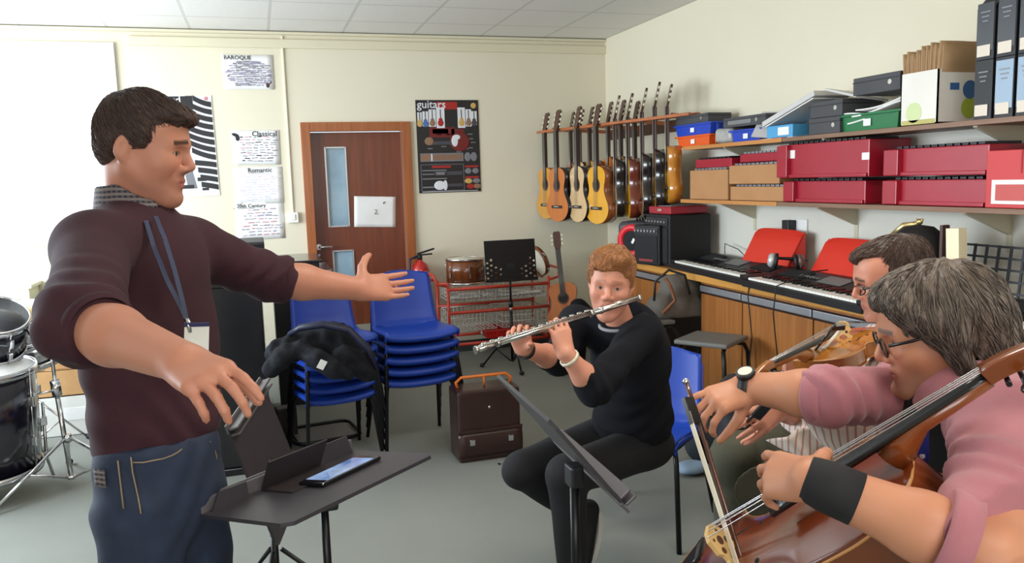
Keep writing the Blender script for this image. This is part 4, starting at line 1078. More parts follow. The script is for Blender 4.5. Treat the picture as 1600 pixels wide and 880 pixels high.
def make_guitar(label, mf, ms, stand=False):
    th = thing('acoustic_guitar', label, 'guitar', group=None)
    z0 = -.82; L = .49; half = goutline(L); d = .054
    poly = [(w_, z0+z) for w_, z in half]+[(-w_, z0+z) for w_, z in half[::-1] if w_ > 1e-4]
    P = mat4(Matrix(((1, 0, 0), (0, 0, -1), (0, 1, 0))), (0, 0, 0))  # x->x, y->z, z-> -y
    b = MB(); b.mi = 1; n = len(poly)
    vs = [(x, -d, z) for x, z in poly]+[(x, d, z) for x, z in poly]
    b.add(vs, [[i, (i+1) % n, n+(i+1) % n, n+i] for i in range(n)], True)
    b.mi = 0; b.add([(x, -d, z) for x, z in poly], [list(range(n))])
    b.mi = 1; b.add([(x, d, z) for x, z in poly], [list(range(n))])
    b.build('guitar_body', [mf, ms], th)
    MB().cyl((0, -d-.0008, z0+.33), (0, -d+.004, z0+.33), .06, n=28).build('rosette', M('rosette_inlay', '#5d3520', .5), th)
    MB().cyl((0, -d-.0014, z0+.33), (0, -d, z0+.33), .044, n=28).build('soundhole', M('soundhole_dark', '#0e0907', .8), th)
    MB().box((0, -d-.005, z0+.135), (.17, .01, .026), bev=.003).build('bridge', fret, th)
    MB().box((0, -d-.011, z0+.137), (.08, .004, .005)).build('saddle', pegm, th)
    MB().box((0, -d-.005, (z0+.35)/2), (.052, .01, -(z0+.35)), bev=.002).build('fingerboard', fret, th)
    MB().box((0, -d+.010, (z0+L)/2), (.048, .022, -(z0+L)), bev=.008).build('neck', headw, th)
    hd = [(-.026, 0), (.026, 0), (.037, .05), (.037, .17), (.02, .19), (0, .183), (-.02, .19), (-.037, .17), (-.037, .05)]
    MB().prism(hd, -.009, .009, mat4(Euler((-.22, 0, 0)).to_matrix() @ P.to_3x3(), (0, -d+.004, 0))).build('headstock', headw, th)
    R = Euler((-.22, 0, 0)).to_matrix()
    for sx in (-1, 1):
        for k in range(3):
            c = Vector((0, -d+.004, 0))+R @ Vector((sx*.05, 0, .055+k*.045))
            MB().box(c, (.02, .014, .022), R, bev=.004).build('tuning_peg', pegm, th)
    for k in range(6): x = -.02+.008*k; MB().tube([(x*1.3, -d-.013, z0+.137), (x, -d-.012, 0)], .0009, 3).build('string', strm, th)
    return th
def gm(n, c1, c2): return wood(n, c1, c2, .25, .7, 2, .35)
tops = {'yellow': gm('spruce_yellow', '#e8a92a', '#dd9a1e'), 'orange': gm('cedar_orange', '#c8702a', '#b8601f'), 'pale': gm('pale_maple', '#dcb98a', '#cfa876'), 'honey': gm('honey_top', '#cf9436', '#bd8228')}
sides = {'brown': gm('brown_sides', '#8a4a1c', '#6d3714'), 'dark': gm('dark_sides', '#1b100e', '#120a09'), 'red': gm('red_brown_sides', '#6e2a16', '#541d0f'), 'amber': gm('amber_sides', '#c9822c', '#b36f20')}
g0 = None
def guitar(label, p, sc, rz, top, side, rot=None, group='guitars on the wall rack'):
    global g0
    if g0 is None: g0 = make_guitar(label, tops['yellow'], sides['brown'])
    sw = {'spruce_yellow': tops[top], 'brown_sides': sides[side]}
    if g0.get('used') is None:
        g0['used'] = 1; o = g0; o.scale = (sc,)*3; o.location = p; o.rotation_euler = (0, 0, rz)
        for c in o.children:
            if c.type == 'MESH':
                for i, m in enumerate(c.data.materials):
                    if m.name in sw and sw[m.name] is not m: c.material_slots[i].link = 'OBJECT'; c.material_slots[i].material = sw[m.name]
        if group: o['group'] = group
    else: o = dup(g0, p, rz, label, group, scale=sc, swap=sw, rot=rot)
    if not group and 'group' in o: del o['group']
    return o
RZ = 1.955
def hang(px, py, y, sc, rz, top, side, label):
    p = W(px, py, y); return guitar(label, (p.x, p.y, min(RZ, p.z+.82*sc) if False else p.z+.82*sc), sc, rz, top, side)
rows = [(861, 342, 6.82, .93, -1.42, 'honey', 'brown', 'honey coloured guitar at the far left end of the wall rack'),
 (879, 346, 6.58, .95, -1.38, 'orange', 'dark', 'orange brown guitar, second from the left on the rack'),
 (911, 347, 6.30, .95, -1.50, 'pale', 'dark', 'pale wood guitar, third from the left on the rack'),
 (941, 350, 6.02, .95, -1.43, 'yellow', 'brown', 'bright yellow guitar in the middle of the rack'),
 (972, 341, 5.86, .95, -1.93, 'pale', 'dark', 'dark sided guitar just right of the bright yellow one'),
 (992, 342, 5.70, .95, -1.90, 'yellow', 'red', 'yellow topped guitar with red brown sides in the rack'),
 (1014, 336, 5.55, .94, -1.97, 'pale', 'dark', 'black sided guitar, third from the near end of the rack'),
 (1034, 332, 5.38, .94, -1.99, 'honey', 'dark', 'black sided guitar, second from the near end of the rack'),
 (1052, 318, 5.24, .84, -1.93, 'yellow', 'amber', 'small amber guitar at the near end of the rack')]
tops_ = []
for r in rows: o = hang(*r); tops_.append(o)
# second row behind, close to the wall: mostly heads and necks seen
back = [(898, 176, 6.72, 'orange', 'dark', 'first'), (912, 172, 6.5, 'pale', 'dark', 'second'), (928, 168, 6.32, 'honey', 'brown', 'third'), (957, 160, 6.15, 'orange', 'dark', 'fourth'), (977, 157, 5.95, 'honey', 'red', 'fifth'), (999, 159, 5.78, 'yellow', 'dark', 'sixth')]
for px, py, y, t_, s_, n_ in back:
    p = W(px, py, y); sc = .86; p.x = min(p.x, XR-.2)
    guitar('guitar in the back row of the rack by the wall, %s from the left' % n_, (p.x, p.y, p.z-.18*sc), sc, -1.62, t_, s_)
rail = wood('orange_rail', '#b5683a', '#9d5328', .4, .3, 1)
th = thing('guitar_rack', 'slotted wooden rack on the right wall that holds the row of guitars by their heads', 'rack', (2.9, 6.1, 1.9))
A_ = tops_[0].location.copy(); B_ = tops_[-1].location.copy(); dr_ = (B_-A_); dr_.z = 0; dr_.normalize(); nr = Vector((-dr_.y, dr_.x, 0))
org = Vector((2.9, 6.1, 1.9))
zr = W(960, 186, 6.0).z
for s_ in (-1, 1):
    b = MB(); a1 = A_-dr_*.12+nr*s_*.042; b1 = B_+dr_*.22+nr*s_*.042; a1.z = W(846, 207, a1.y).z; b1.z = W(1062, 178, b1.y).z
    b.bar(a1-org, b1-org, .03, .022, bev=.004); b.build('rail', rail, th)
for k, f_ in enumerate((.03, .35, .68, .99)):
    c = A_.lerp(B_, f_); c.z = zr-.03
    MB().bar(c-org, Vector((XR-.015, c.y, zr-.06))-org, .03, .03, bev=.004).build('bracket_arm', rail, th)
MB().bar(Vector((XR-.015, A_.y+.1, zr-.08))-org, Vector((XR-.015, B_.y-.1, zr-.08))-org, .03, .09, bev=.004).build('wall_batten', M('dark_batten', '#4a2f20', .5), th)

# guitar on a floor stand
gb = Wz(884, 592, 0)
gy = 6.2; top_ = W(869, 362, gy+.1); bot = W(888, 512, gy-.06)
d_ = (top_-bot); s_ = d_.length/.97
o = guitar('orange brown guitar leaning on a floor stand beside the trolley', tuple(bot+d_*(.81/1.0)), s_, 0, 'orange', 'dark', rot=(-.16, -.105, -.45), group=None)
bb = Vector((o.location.x+.08, o.location.y-.05, 0))
th = thing('guitar_stand', 'black folding floor stand holding the orange brown guitar', 'guitar stand', tuple(bb))
h1 = o.location.z-.30
MB().tube([(0, .12, .12), (-.03, .1, h1)], .011, 8).build('upright', blackm, th)
MB().tube([(-.07, -.02, h1+.01), (-.06, .06, h1), (.0, .07, h1), (.02, -.02, h1+.01)], .009, 8).build('neck_yoke', rub, th)
for s2_ in (-1, 1):
    MB().tube([(0, .12, .3), (s2_*.16, -.12, .28), (s2_*.17, -.2, .3)], .011, 8).build('cradle_arm', rub, th)
    MB().tube([(0, .1, .32), (s2_*.2, -.16, .012)], .011, 8).build('leg', blackm, th)
MB().tube([(0, .12, .3), (0, .3, .012)], .011, 8).build('leg', blackm, th)
# black gig bag slumped beside it and folded stand legs
F = Field((2.1, 5.55, 0), (2.95, 6.25, .85), .011); gq = lambda px, py, y: W(px, py, y)
F.cone(gq(905, 500, 5.85), gq(890, 560, 5.85), .10, .12, k=.04).cone(gq(905, 480, 5.85), gq(920, 500, 5.85), .07, .09, k=.04)
F.warp(lambda x, y, z: .010*wob(x, y, z, 20, 4), .05)
bg = thing('gig_bag', 'black instrument bag slumped on the floor beside the standing guitar', 'bag', (2.4, 5.9, 0)); F.mesh('bag_body', jk, bg)
b = MB()
th = thing('folded_stand', 'black folded tripod legs standing on the carpet behind the flute player', 'music stand', (Wz(872, 588, 0).x, Wz(872, 588, 0).y, 0))
for k in range(3): MB().tube([(-.03+.03*k, .02*k, 0.006), (.07+.01*k, .02*k, .42)], .012, 8).build('leg', blackm, th)
MB().box((.08, .02, .40), (.06, .06, .06), bev=.01).build('hub', rub, th)

# ============================================================ amplifiers
amp = M('black_amp_vinyl', '#121214', .6, bump=(200, .3, .001)); cloth = M('amp_grille', '#1d1d20', .85, bump=(350, .5, .001)); silver = M('silver_panel', '#8f8f93', .35, .6)
def amp_box(name, label, p, d, rz, panel=True):
    """p = floor centre of the front face's foot, facing -x"""
    th = thing(name, label, 'amplifier', p, rz)
    MB().box((0, 0, d[2]/2), d, bev=.014, seg=3).build('cabinet', amp, th)
    gz = d[2]*.40 if panel else d[2]*.5
    MB().box((-d[0]/2-.003, 0, gz), (.008, d[1]*.88, d[2]*(.68 if panel else .86)), bev=.003).build('grille', cloth, th)
    if panel:
        pn = MB().box((-d[0]/2-.004, 0, d[2]*.86), (.01, d[1]*.9, d[2]*.15), bev=.003).build('control_panel', M('control_panel', '#2a2a2e', .35), th)
        for k in range(7): MB().cyl((-d[0]/2-.009, -d[1]*.38+d[1]*.125*k, d[2]*.86), (-d[0]/2-.024, -d[1]*.38+d[1]*.125*k, d[2]*.86), .010, .008, 12).build('knob', silver, pn)
    return th
q = Wx(1073, 418, 2.9)
big = amp_box('guitar_amplifier', 'tall black amplifier, largest on the worktop, with a red case on top', (2.885, q.y+.10, WZ+.001), (.33, .36, W(1075, 333, q.y+.1).z-WZ), 0)
q2 = Wz(1030, 418, WZ)
sm = amp_box('guitar_amplifier', 'small black amplifier with a white switch on its side, in front of the tall one', (2.775-.03, 5.27, WZ+.001), (.20, .26, Wx(1030, 352, 2.72).z-WZ), .3)
MB().box((.01, -.132, .2), (.03, .004, .045), bev=.001).build('white_switch_plate', white, sm)
MB().box((-.106, 0, .035), (.003, .14, .018)).build('red_badge', M('dull_red_badge', '#8d3030', .5), sm)
MB().tube([(-.06, -.1, .262), (-.05, -.1, .275), (-.05, .08, .275), (-.06, .08, .262)], .006, 6).build('carry_handle', chrome, sm)
p3 = (2.76, 5.60)
rs = thing('speaker', 'black speaker with a red ring behind the small amplifier', 'speaker', (2.76, 5.585, WZ+.001), .55)
MB().box((0, 0, .15), (.2, .27, .30), bev=.05, seg=4).build('cabinet', M('grey_speaker_case', '#3b3b40', .5), rs)
MB().lathe([(.075, 0), (.078, .012), (.12, .014), (.125, 0)], 36, mat4(frame((-1, 0, 0)), (-.1, 0, .155))).build('red_ring', M('red_ring', '#d8232c', .4), rs)
MB().lathe([(0, .002), (.03, .008), (.075, .003)], 30, mat4(frame((-1, 0, 0)), (-.1, 0, .155))).build('cone', cloth, rs)
MB().box((-.112, -.02, .155), (.004, .02, .04), Euler((.5, 0, 0)).to_matrix()).build('white_logo', white, rs)
redc = M('crimson_case', '#a3152c', .38, coat=.2, var=(5, '#971228', .3))
th = thing('red_case', 'small red case lying on top of the tall amplifier', 'case', (2.885, big.location.y, W(1075, 333, q.y+.1).z+.002), .05)
MB().box((0, 0, .028), (.3, .3, .052), bev=.006).build('case_body', redc, th); MB().box((-.152, 0, .03), (.006, .05, .02), bev=.002).build('latch', chrome, th)
for i in range(5): MB().box((-.11+.05*i, 0, .0575), (.03, .22-.02*i, .006), bev=.001).build('tone_bar', silver, th)
# small grey rack units behind, under the guitars
th = thing('cable_bundle', 'dark bundle of cables hanging behind the speaker under the guitars', 'cables', (2.95, 5.9, .9))
for k in range(5): MB().tube([(-.05+.02*k, 0, .38), (-.06+.03*k, -.03, .2), (-.03+.02*k, .02, .0)], .009, 6).build('cable', rub, th)

# ============================================================ keyboards on the worktop
kbm = M('keyboard_black', '#19191c', .4); lcd = M('grey_lcd_panel', '#6e6e6c', .4); keyw = M('key_white', '#efeee6', .3); keyb = M('key_black', '#0d0d0f', .3)
def keyboard(label, a, b_, wd=.36, nw=36):
    """a, b_: front corners (far, near); the body extends to +x"""
    a, b_ = Vector(a), Vector(b_); d = b_-a; L_ = d.length; rz = math.atan2(d.y, d.x)+PI/2
    c = (a+b_)/2; th = thing('electronic_keyboard', label, 'keyboard', (c.x, c.y, a.z), rz)
    # local: y along length (+y = far end), x to the wall
    prof = [(0, 0), (wd, 0), (wd, .085), (.30*wd/.36, .09), (.17, .055), (.165, .042), (.012, .042), (0, .034)]
    P = Matrix(((1, 0, 0), (0, 0, -1), (0, 1, 0)))
    MB().prism(prof, -L_/2, L_/2, mat4(P, (0, 0, 0))).build('keyboard_body', kbm, th)
    for s2_ in (-1, 1): MB().box((.085, s2_*(L_/2-.02), .05), (.165, .04, .02), bev=.004).build('end_block', kbm, th)
    kl = L_-.09; kw = kl/nw
    b = MB()
    for k in range(nw): b.box((.083, -kl/2+kw*(k+.5), .047), (.142, kw*.92, .014))
    b.build('white_keys', keyw, th)
    b = MB(); pat = [0, 1, 3, 4, 5]
    for k in range(nw-1):
        if (k % 7) in pat: b.box((.115, -kl/2+kw*(k+1), .058), (.085, kw*.5, .014))
    b.build('black_keys', keyb, th)
    sl = math.atan2(.035, .13)
    MB().box((.235, 0, .0755), (.09, .2, .003), Euler((0, -sl, 0)).to_matrix()).build('display', lcd, th)
    for s2_ in (-1, 1): MB().box((.24, s2_*L_*.34, .077), (.09, L_*.22, .004), Euler((0, -sl, 0)).to_matrix()).build('speaker_grille', M('speaker_cloth', '#101012', .9), th)
    for k in range(6): MB().box((.225, .13+.03*k, .076), (.02, .018, .004), Euler((0, -sl, 0)).to_matrix(), bev=.001).build('button', lcd, th)
    return th
kz = WZ+.001
keyboard('black electronic keyboard next to the amplifiers', (2.70, 4.98, kz), (2.62, 3.98, kz))
keyboard('black electronic keyboard with headphones on it, in the middle of the worktop', (2.60, 3.955, kz), (2.53, 2.92, kz))
kb3 = keyboard('black electronic keyboard nearest the camera with a tall lattice music rest', (2.66, 2.62, kz), (2.60, 1.6, kz))
# lattice music rest of the third keyboard
lat = M('lattice_plastic', '#35373c', .45)
a_ = Wx(1503, 379, 3.0); b_ = Wx(1700, 393, 3.0); c_ = Wx(1535, 440, 2.93)
th = thing('lattice_rest', 'dark grey lattice music rest standing behind the nearest keyboard', 'music rest', (2.98, a_.y-.36, kz+.001))
hh = a_.z-kz; ww = .72
dgo = MB()
for k in range(13): x = -ww/2+ww*k/12; dgo.box((.0, x, hh/2), (.008, .010, hh))
ko = dgo
for k in range(7): z = hh*(.02+.96*k/6); dgo.box((-.002, 0, z), (.008, ww+.01, .010))
o = dgo.build('lattice', lat, th); o.rotation_euler = (0, .12, 0)
MB().box((0, 0, .01), (.06, ww, .02), bev=.004).build('foot_bar', lat, th)
# red sloping rests
redp_ = M('red_rest_plastic', '#d5301f', .42, coat=.15)
def red_rest(label, px0, px1, py0, py1):
    a = Wx(px0, py0, 3.03); c = Wx(px1, py1, 2.96); z0 = kz+.0; h = a.z-z0
    yc = (a.y+c.y)/2; L_ = abs(a.y-c.y)
    th = thing('red_lectern', label, 'book rest', (2.985, yc, z0))
    MB().grid(lambda u, v: (-.09+.16*v-.0, (u-.5)*L_*(1-.0*v), h*v-(.02*(abs(u-.5)*2)**6 if v > .95 else 0)), 12, 8, .008, smooth=False).build('sloping_panel', redp_, th)
    for s2_ in (-1, 1): MB().prism([(-.085, 0), (.075, 0), (.07, h*.97)], s2_*L_/2-.004, s2_*L_/2+.004, mat4(Matrix(((1, 0, 0), (0, 0, -1), (0, 1, 0))), (0, 0, 0))).build('side_panel', redp_, th)
    MB().box((-.09, 0, .012), (.03, L_, .02), bev=.004).build('ledge', redp_, th)
red_rest('red sloping book rest behind the keyboards, left of the wall socket', 1180, 1236, 356, 400)
red_rest('red sloping book rest behind the middle keyboard, next to the violin player', 1290, 1372, 371, 420)
# wall socket with black adaptor
q = Wx(1255, 354, XR-.01)
th = thing('wall_socket', 'white double wall socket with a black plug adaptor under the lower shelf', 'socket', (XR-.008, q.y+.03, q.z))
MB().box((-.006, 0, 0), (.012, .15, .088), bev=.004).build('face_plate', white, th)
MB().box((-.04, .055, 0), (.06, .065, .075), bev=.006).build('plug_adaptor', blkp, th)
MB().tube([(-.04, .055, -.04), (-.045, .05, -.12), (-.03, .04, -.3)], .004, 6).build('plug_cable', rub, th)
# headphones lying on the second keyboard
q = Wz(1238, 408, kz+.13)
th = thing('headphones', 'silver and black headphones lying on the middle keyboard', 'headphones', (2.86, q.y-.0, kz+.088), .3)
for s2_, m_ in ((1, M('silver_plastic', '#c3c4c6', .3, .3)), (-1, M('brown_grey_plastic', '#6d5a56', .35, .2))):
    c = Vector((-.02*s2_, .075*s2_, .045))
    hp_ = MB().lathe([(0, .03), (.03, .027), (.042, .012), (.044, 0), (.03, -.012), (0, -.012)], 28, mat4(frame((-.6*s2_, .8*s2_, .15)), c)).build('ear_cup', m_, th)
    MB().lathe([(.022, -.012), (.044, -.008), (.046, -.024), (.026, -.03), (.022, -.012)], 28, mat4(frame((-.6*s2_, .8*s2_, .15)), c)).build('cushion', rub, hp_)
MB().tube([(-.02, .085, .05), (.06, .09, .05), (.11, .03, .045), (.11, -.03, .045), (.08, -.08, .05), (.02, -.085, .05)], [.006, .008, .011, .011, .008, .006], 8).build('headband', blkp, th)
cabm = M('black_cable', '#151515', .6)
qa = Wz(1225, 418, kz+.09)
def cable(label, pts, r=.0035):
    o = MB().tube(pts, r, 6).build('cable', cabm); tag(o, label, 'cable'); return o
cable('thin black headphone lead hanging over the front of the worktop', [(2.84, 3.53, kz+.12), (2.75, 3.54, kz+.115), (2.66, 3.55, kz+.085), (2.545, 3.56, kz+.05), (2.535, 3.57, .8), (2.60, 3.62, .55), (2.58, 3.7, .4), (2.55, 3.8, .2)])
cable('thin black lead hanging down the cabinet door below the gap between keyboards', [(2.72, 3.965, kz+.006), (2.655, 3.965, kz+.006), (2.648, 3.97, .84), (2.65, 3.93, .6), (2.64, 3.96, .3), (2.62, 3.9, .1)])
cable('pale grey lead looping behind the far keyboard', [(3.08, 4.9, kz+.01), (3.05, 4.85, kz+.16), (3.06, 4.7, kz+.13), (3.08, 4.5, kz+.01)], .003)

# ============================================================ wall shelves
shelfm = wood('brown_shelf', '#8a6a55', '#76563f', .5, .1, 1); shelfe = wood('orange_shelf_edge', '#c8894a', '#b2743a', .45, .2, 1)
U, Lw = 1.722, 1.362
SX = 2.83
def shelf(label, z, y0, y1):
    th = thing('wall_shelf', label, 'shelf', (XR, (y0+y1)/2, z))
    MB().box((-(XR-SX)/2, 0, -.011), (XR-SX, y1-y0, .022), bev=.002).build('board', shelfm, th)
    ys = y1-.02; 
    MB().box((-(XR-SX)-.002, (y1-y0)/2-.55, -.011), (.006, 1.1, .024), bev=.001).build('front_edging', shelfe, th)
    k = y1-.45
    while k > y0+.3:
        br = MB().prism([(0, -.022), (-.27, -.022), (-.27, -.028), (-.02, -.13), (0, -.13)], -.01, .01, mat4(Matrix(((1, 0, 0), (0, 0, -1), (0, 1, 0))), (0, k-(y0+y1)/2, 0)))
        br.build('bracket', M('cream_bracket', '#c9c2a8', .5), th)
        MB().box((-.006, k-(y0+y1)/2, -.12), (.012, .03, .18), bev=.002).build('wall_strip', M('cream_bracket', '#c9c2a8', .5), th)
        k -= .95
    return th
shelf('upper wall shelf carrying trays, box files and a white carton', U, .6, 5.02)
shelf('lower wall shelf carrying the red chime cases', Lw, .6, 5.06)
def yat(px, x=2.86, py=250): return Wx(px, py, x).y
blue = M('blue_tray_plastic', '#2445b5', .35); oran = M('orange_tray_plastic', '#e35f26', .35); grn = M('green_tray_plastic', '#1d7040', .35)
dkg = M('dark_grey_card', '#47474a', .6, var=(6, '#3e3e42', .3)); midg = M('mid_grey_card', '#7c7b7a', .6); plas = M('crumpled_grey_plastic', '#a9a7a3', .35, bump=(20, .6, .01))
def sbox(name, label, cat, px0, px1, z0, h, mat, x0=2.86, depth=.25, py=200, rot=0, group=None, lid=True):
    y0, y1 = yat(px1, x0, py), yat(px0, x0, py)
    th = thing(name, label, cat, (x0+depth/2, (y0+y1)/2, z0), rot, group)
    MB().box((0, 0, h/2), (depth, y1-y0, h), bev=.004).build('box_body', mat, th)
    th['dims'] = 0; del th['dims']
    return th, y1-y0
def tr(label, px0, px1, z0, mat, h=.08, py=200, x0=2.87):
    y0, y1 = yat(px1, x0, py), yat(px0, x0, py)
    return tray('shelf_tray', label, (x0+.12, (y0+y1)/2, z0), .2, (y1-y0)-.04, h, mat, 0)
tr('orange plastic tray at the far end of the upper shelf', 1053, 1108, U+.002, oran, .075, 215)
tr('blue plastic tray stacked on the orange tray', 1050, 1110, U+.08, blue, .075, 195)
def wedge_box(label, px0, px1, z0, h, mat, py=190, x0=2.86, labelc=True, group=None, depth=.25, rx=0):
    th, L_ = sbox('box_file', label, 'box file', px0, px1, z0, h, mat, x0, depth, py, 0, group)
    MB().box((0, 0, h*.72), (depth+.004, L_+.004, .004)).build('lid_seam', M('black_seam', '#202022', .6), th)
    if labelc: MB().box((-depth/2-.001, L_*.1, h*.5), (.002, L_*.55, h*.45)).build('spine_label', midg, th)
    MB().cyl((-depth/2-.003, -L_*.3, h*.5), (-depth/2+.001, -L_*.3, h*.5), .012, n=14).build('finger_ring', steel, th)
    return th
wedge_box('dark grey box file resting in the blue tray at the far end', 1056, 1106, U+.157, .06, dkg, 185, 2.89, False, depth=.18)
F = Field((2.8, 4.2, 1.7), (3.13, 4.8, 1.95), .007); ym_ = yat(1122)
F.box((2.98, ym_, U+.055), (.09, .1, .05), rnd=.03, k=0); F.warp(lambda x, y, z: .008*wob(x, y, z, 40, 2), .04); F.plane((0, 0, U+.003), (0, 0, -1))
th = thing('plastic_bag', 'crumpled grey plastic bag between the two blue trays', 'bag', (2.98, ym_, U+.003)); F.mesh('bag_body', plas, th)
tr('blue plastic tray holding papers, second from the far end', 1137, 1188, U+.002, blue, .075, 210)
o = MB().grid(lambda u, v: ((u-.5)*.16, (v-.5)*.2, .01+.02*u*v), 5, 5, .003).build('loose_paper', paper); tag(o, 'white paper poking out of the second blue tray', 'paper'); o.location = (2.99, yat(1165), U+.05)
wedge_box('flat grey box file with a pale spine lying across the second blue tray', 1130, 1196, U+.095, .06, dkg, 188, 2.86, True)
# leaning pale folders and ring binder
def slab(name, label, cat, c, d, R, mat, group=None):
    th = thing(name, label, cat, c, rot=R, group=group); MB().box((0, 0, 0), d, bev=min(d)*.2).build('cover', mat, th); return th
ya, yb = yat(1190), yat(1275)
paleb = M('pale_folder', '#c9c7c4', .6); bl2 = M('light_blue_card', '#4d9fd0', .5)
t_ = slab('folder', 'pale grey folder leaning in the middle of the upper shelf', 'folder', (2.97, (ya+yb)/2, U+.155), (.24, (ya-yb)*.98, .03), (-.16-.12, 0, 0), paleb)
MB().box((0, 0, -.022), (.23, (ya-yb)*.9, .006)).build('paper_block', paper, t_)
th = thing('ring_binder', 'blue ring binder with a white label lying under the pale folder', 'binder', (2.99, ya-.16, U+.04), 0)
MB().box((0, 0, .0), (.25, .24, .07), bev=.006).build('cover', bl2, th); MB().box((-.1265, -.04, 0), (.002, .1, .045)).build('spine_label', paper, th)
for i in range(3):
    th = thing('magazine', ['thin red backed booklet lying at the bottom under the blue binder', 'thin white booklet under the blue binder', 'thin dark booklet right of the blue binder'][i], 'booklet', (2.97, [ya-.1, ya-.14, yb+.09][i], U+.003-.0), .1*i-.1)
    if i == 0: pass
    MB().box((0, 0, 0), (.22, [.3, .28, .16][i], .0), None) if False else None
    MB().box((0, 0, .002+[0, .0, 0][i]), (.22, [.0, .0, .15][i] or .3, .0025)).build('pages', [M('red_booklet', '#a8474b', .5), paper, dkg][i], th)
    th.location.z = U+.002+[0, -.0, 0][i]+(.0 if i != 1 else 0)
    if i == 1: th.location.z = U+.0015
F = None
t_ = slab('folder', 'white plastic wallet standing crookedly at the far end of the pale folder', 'folder', (2.9, ya+.02, U+.09), (.012, .13, .17), (.12, .5, .3), M('white_wallet', '#b5b2b0', .4))
wedge_box('dark grey box file, lower of two in the middle of the upper shelf', 1264, 1312, U+.002, .085, dkg, 190, 2.86, False)
wedge_box('dark grey box file, upper of two in the middle of the upper shelf', 1266, 1316, U+.089, .085, dkg, 165, 2.87, False)
slab('folder', 'pale grey folder lying open on the upper dark box file', 'folder', (2.98, yat(1305), U+.195), (.2, .25, .012), (.25, .1, 0), paleb)
ga, gb_ = yat(1305, 2.87, 185), yat(1408, 2.87, 185)
tray('shelf_tray', 'green plastic tray full of papers', (2.985, (ga+gb_)/2, U+.002), .21, ga-gb_-.04, .085, grn)
for i in range(4):
    o = MB().grid(lambda u, v, i=i: ((u-.5)*.2, (v-.5)*.28, .018*math.sin(v*3+i)+.01*u), 6, 8, .006).build('paper_sheaf', paper); tag(o, ['sheaf of white paper at the far end of the green tray', 'sheaf of white paper lying lowest in the green tray', 'curled white paper in the middle of the green tray', 'white paper stack under the dark box above the green tray'][i], 'papers', 'papers in the green tray'); o.location = (2.98, [ga-.14, (ga+gb_)/2, (ga+gb_)/2-.03, gb_+.17][i], U+[.07, .05, .1, .13][i]); o.rotation_euler = (.12-.1*i, .05, .1*i)
wedge_box('dark grey box file balanced on the papers above the green tray', 1333, 1406, W(1370, 150, (ga+gb_)/2).z-.005 if False else U+.175, .085, dkg, 135, 2.87, False)
# white carton with brown paper folders
ca, cb = yat(1408, 2.84, 130), yat(1466, 2.84, 130)
cw = ca-cb; hC = Wx(1408, 118, 2.84).z-U
th = thing('carton', 'white carton with green and blue round prints holding brown paper wallets', 'carton', (2.98, (ca+cb)/2, U+.002), 0)
cardw = M('white_carton', '#e6e3dc', .6, var=(5, '#dcd8ce', .3))
b = MB()
for sy in (-1, 1): b.box((0, sy*(cw/2-.003), hC/2), (.28, .006, hC))
for sx in (-1, 1): b.box((sx*.137, 0, hC/2), (.006, cw, hC))
b.box((0, 0, .003), (.28, cw, .006)); b.build('carton_body', cardw, th)
lime = M('lime_print', '#a3b52f', .5); limep = M('pale_lime_print', '#c9d6a0', .5); blup = M('blue_print', '#2d5f9a', .5)
def disc(o, n, r, m, nm, tk=.001): MB().cyl(o, Vector(o)+Vector(n)*tk, r, n=28).build(nm, m, th)
disc((-.1405, cw*.12, hC*.24), (-1, 0, 0), .045, limep, 'pale_round_print'); 
disc((.035, -cw/2-.0005, hC*.28), (0, -1, 0), .045, lime, 'lime_round_print'); disc((.035, -cw/2-.0015, hC*.62), (0, -1, 0), .04, blup, 'blue_round_print')
MB().box((-.05, -cw/2-.001, hC*.68), (.05, .001, .03)).build('blue_square_print', blup, th)
MB().box((-.141, 0, .012), (.001, cw*.9, .02)).build('yellow_print_band', M('olive_print', '#b7b06a', .6), th)
kraft = M('kraft_paper', '#a98a66', .8, var=(9, '#997a57', .3))
for i in range(9):
    t_ = thing('paper_wallet', 'brown paper wallet standing in the white carton, %s from the left' % ['first', 'second', 'third', 'fourth', 'fifth', 'sixth', 'seventh', 'eighth', 'ninth'][i], 'wallet', (2.98, (ca+cb)/2+cw*(.43-.105*i), U+.01), group='brown paper wallets in the carton')
    hw_ = hC+.08+.004*i+rr.uniform(-.01, .01)
    MB().grid(lambda u, v, i=i: ((u-.5)*.25, .02*(v-.2)*(1.2-.25*i)+.003*math.sin(u*9+i), v*hw_), 6, 6, .006).build('wallet_cover', kraft, t_)
    MB().grid(lambda u, v, i=i: ((u-.5)*.245, -.012+.02*(v-.2)*(1.2-.25*i), v*(hw_-.02)), 4, 4, .004).build('inner_leaf', kraft, t_)
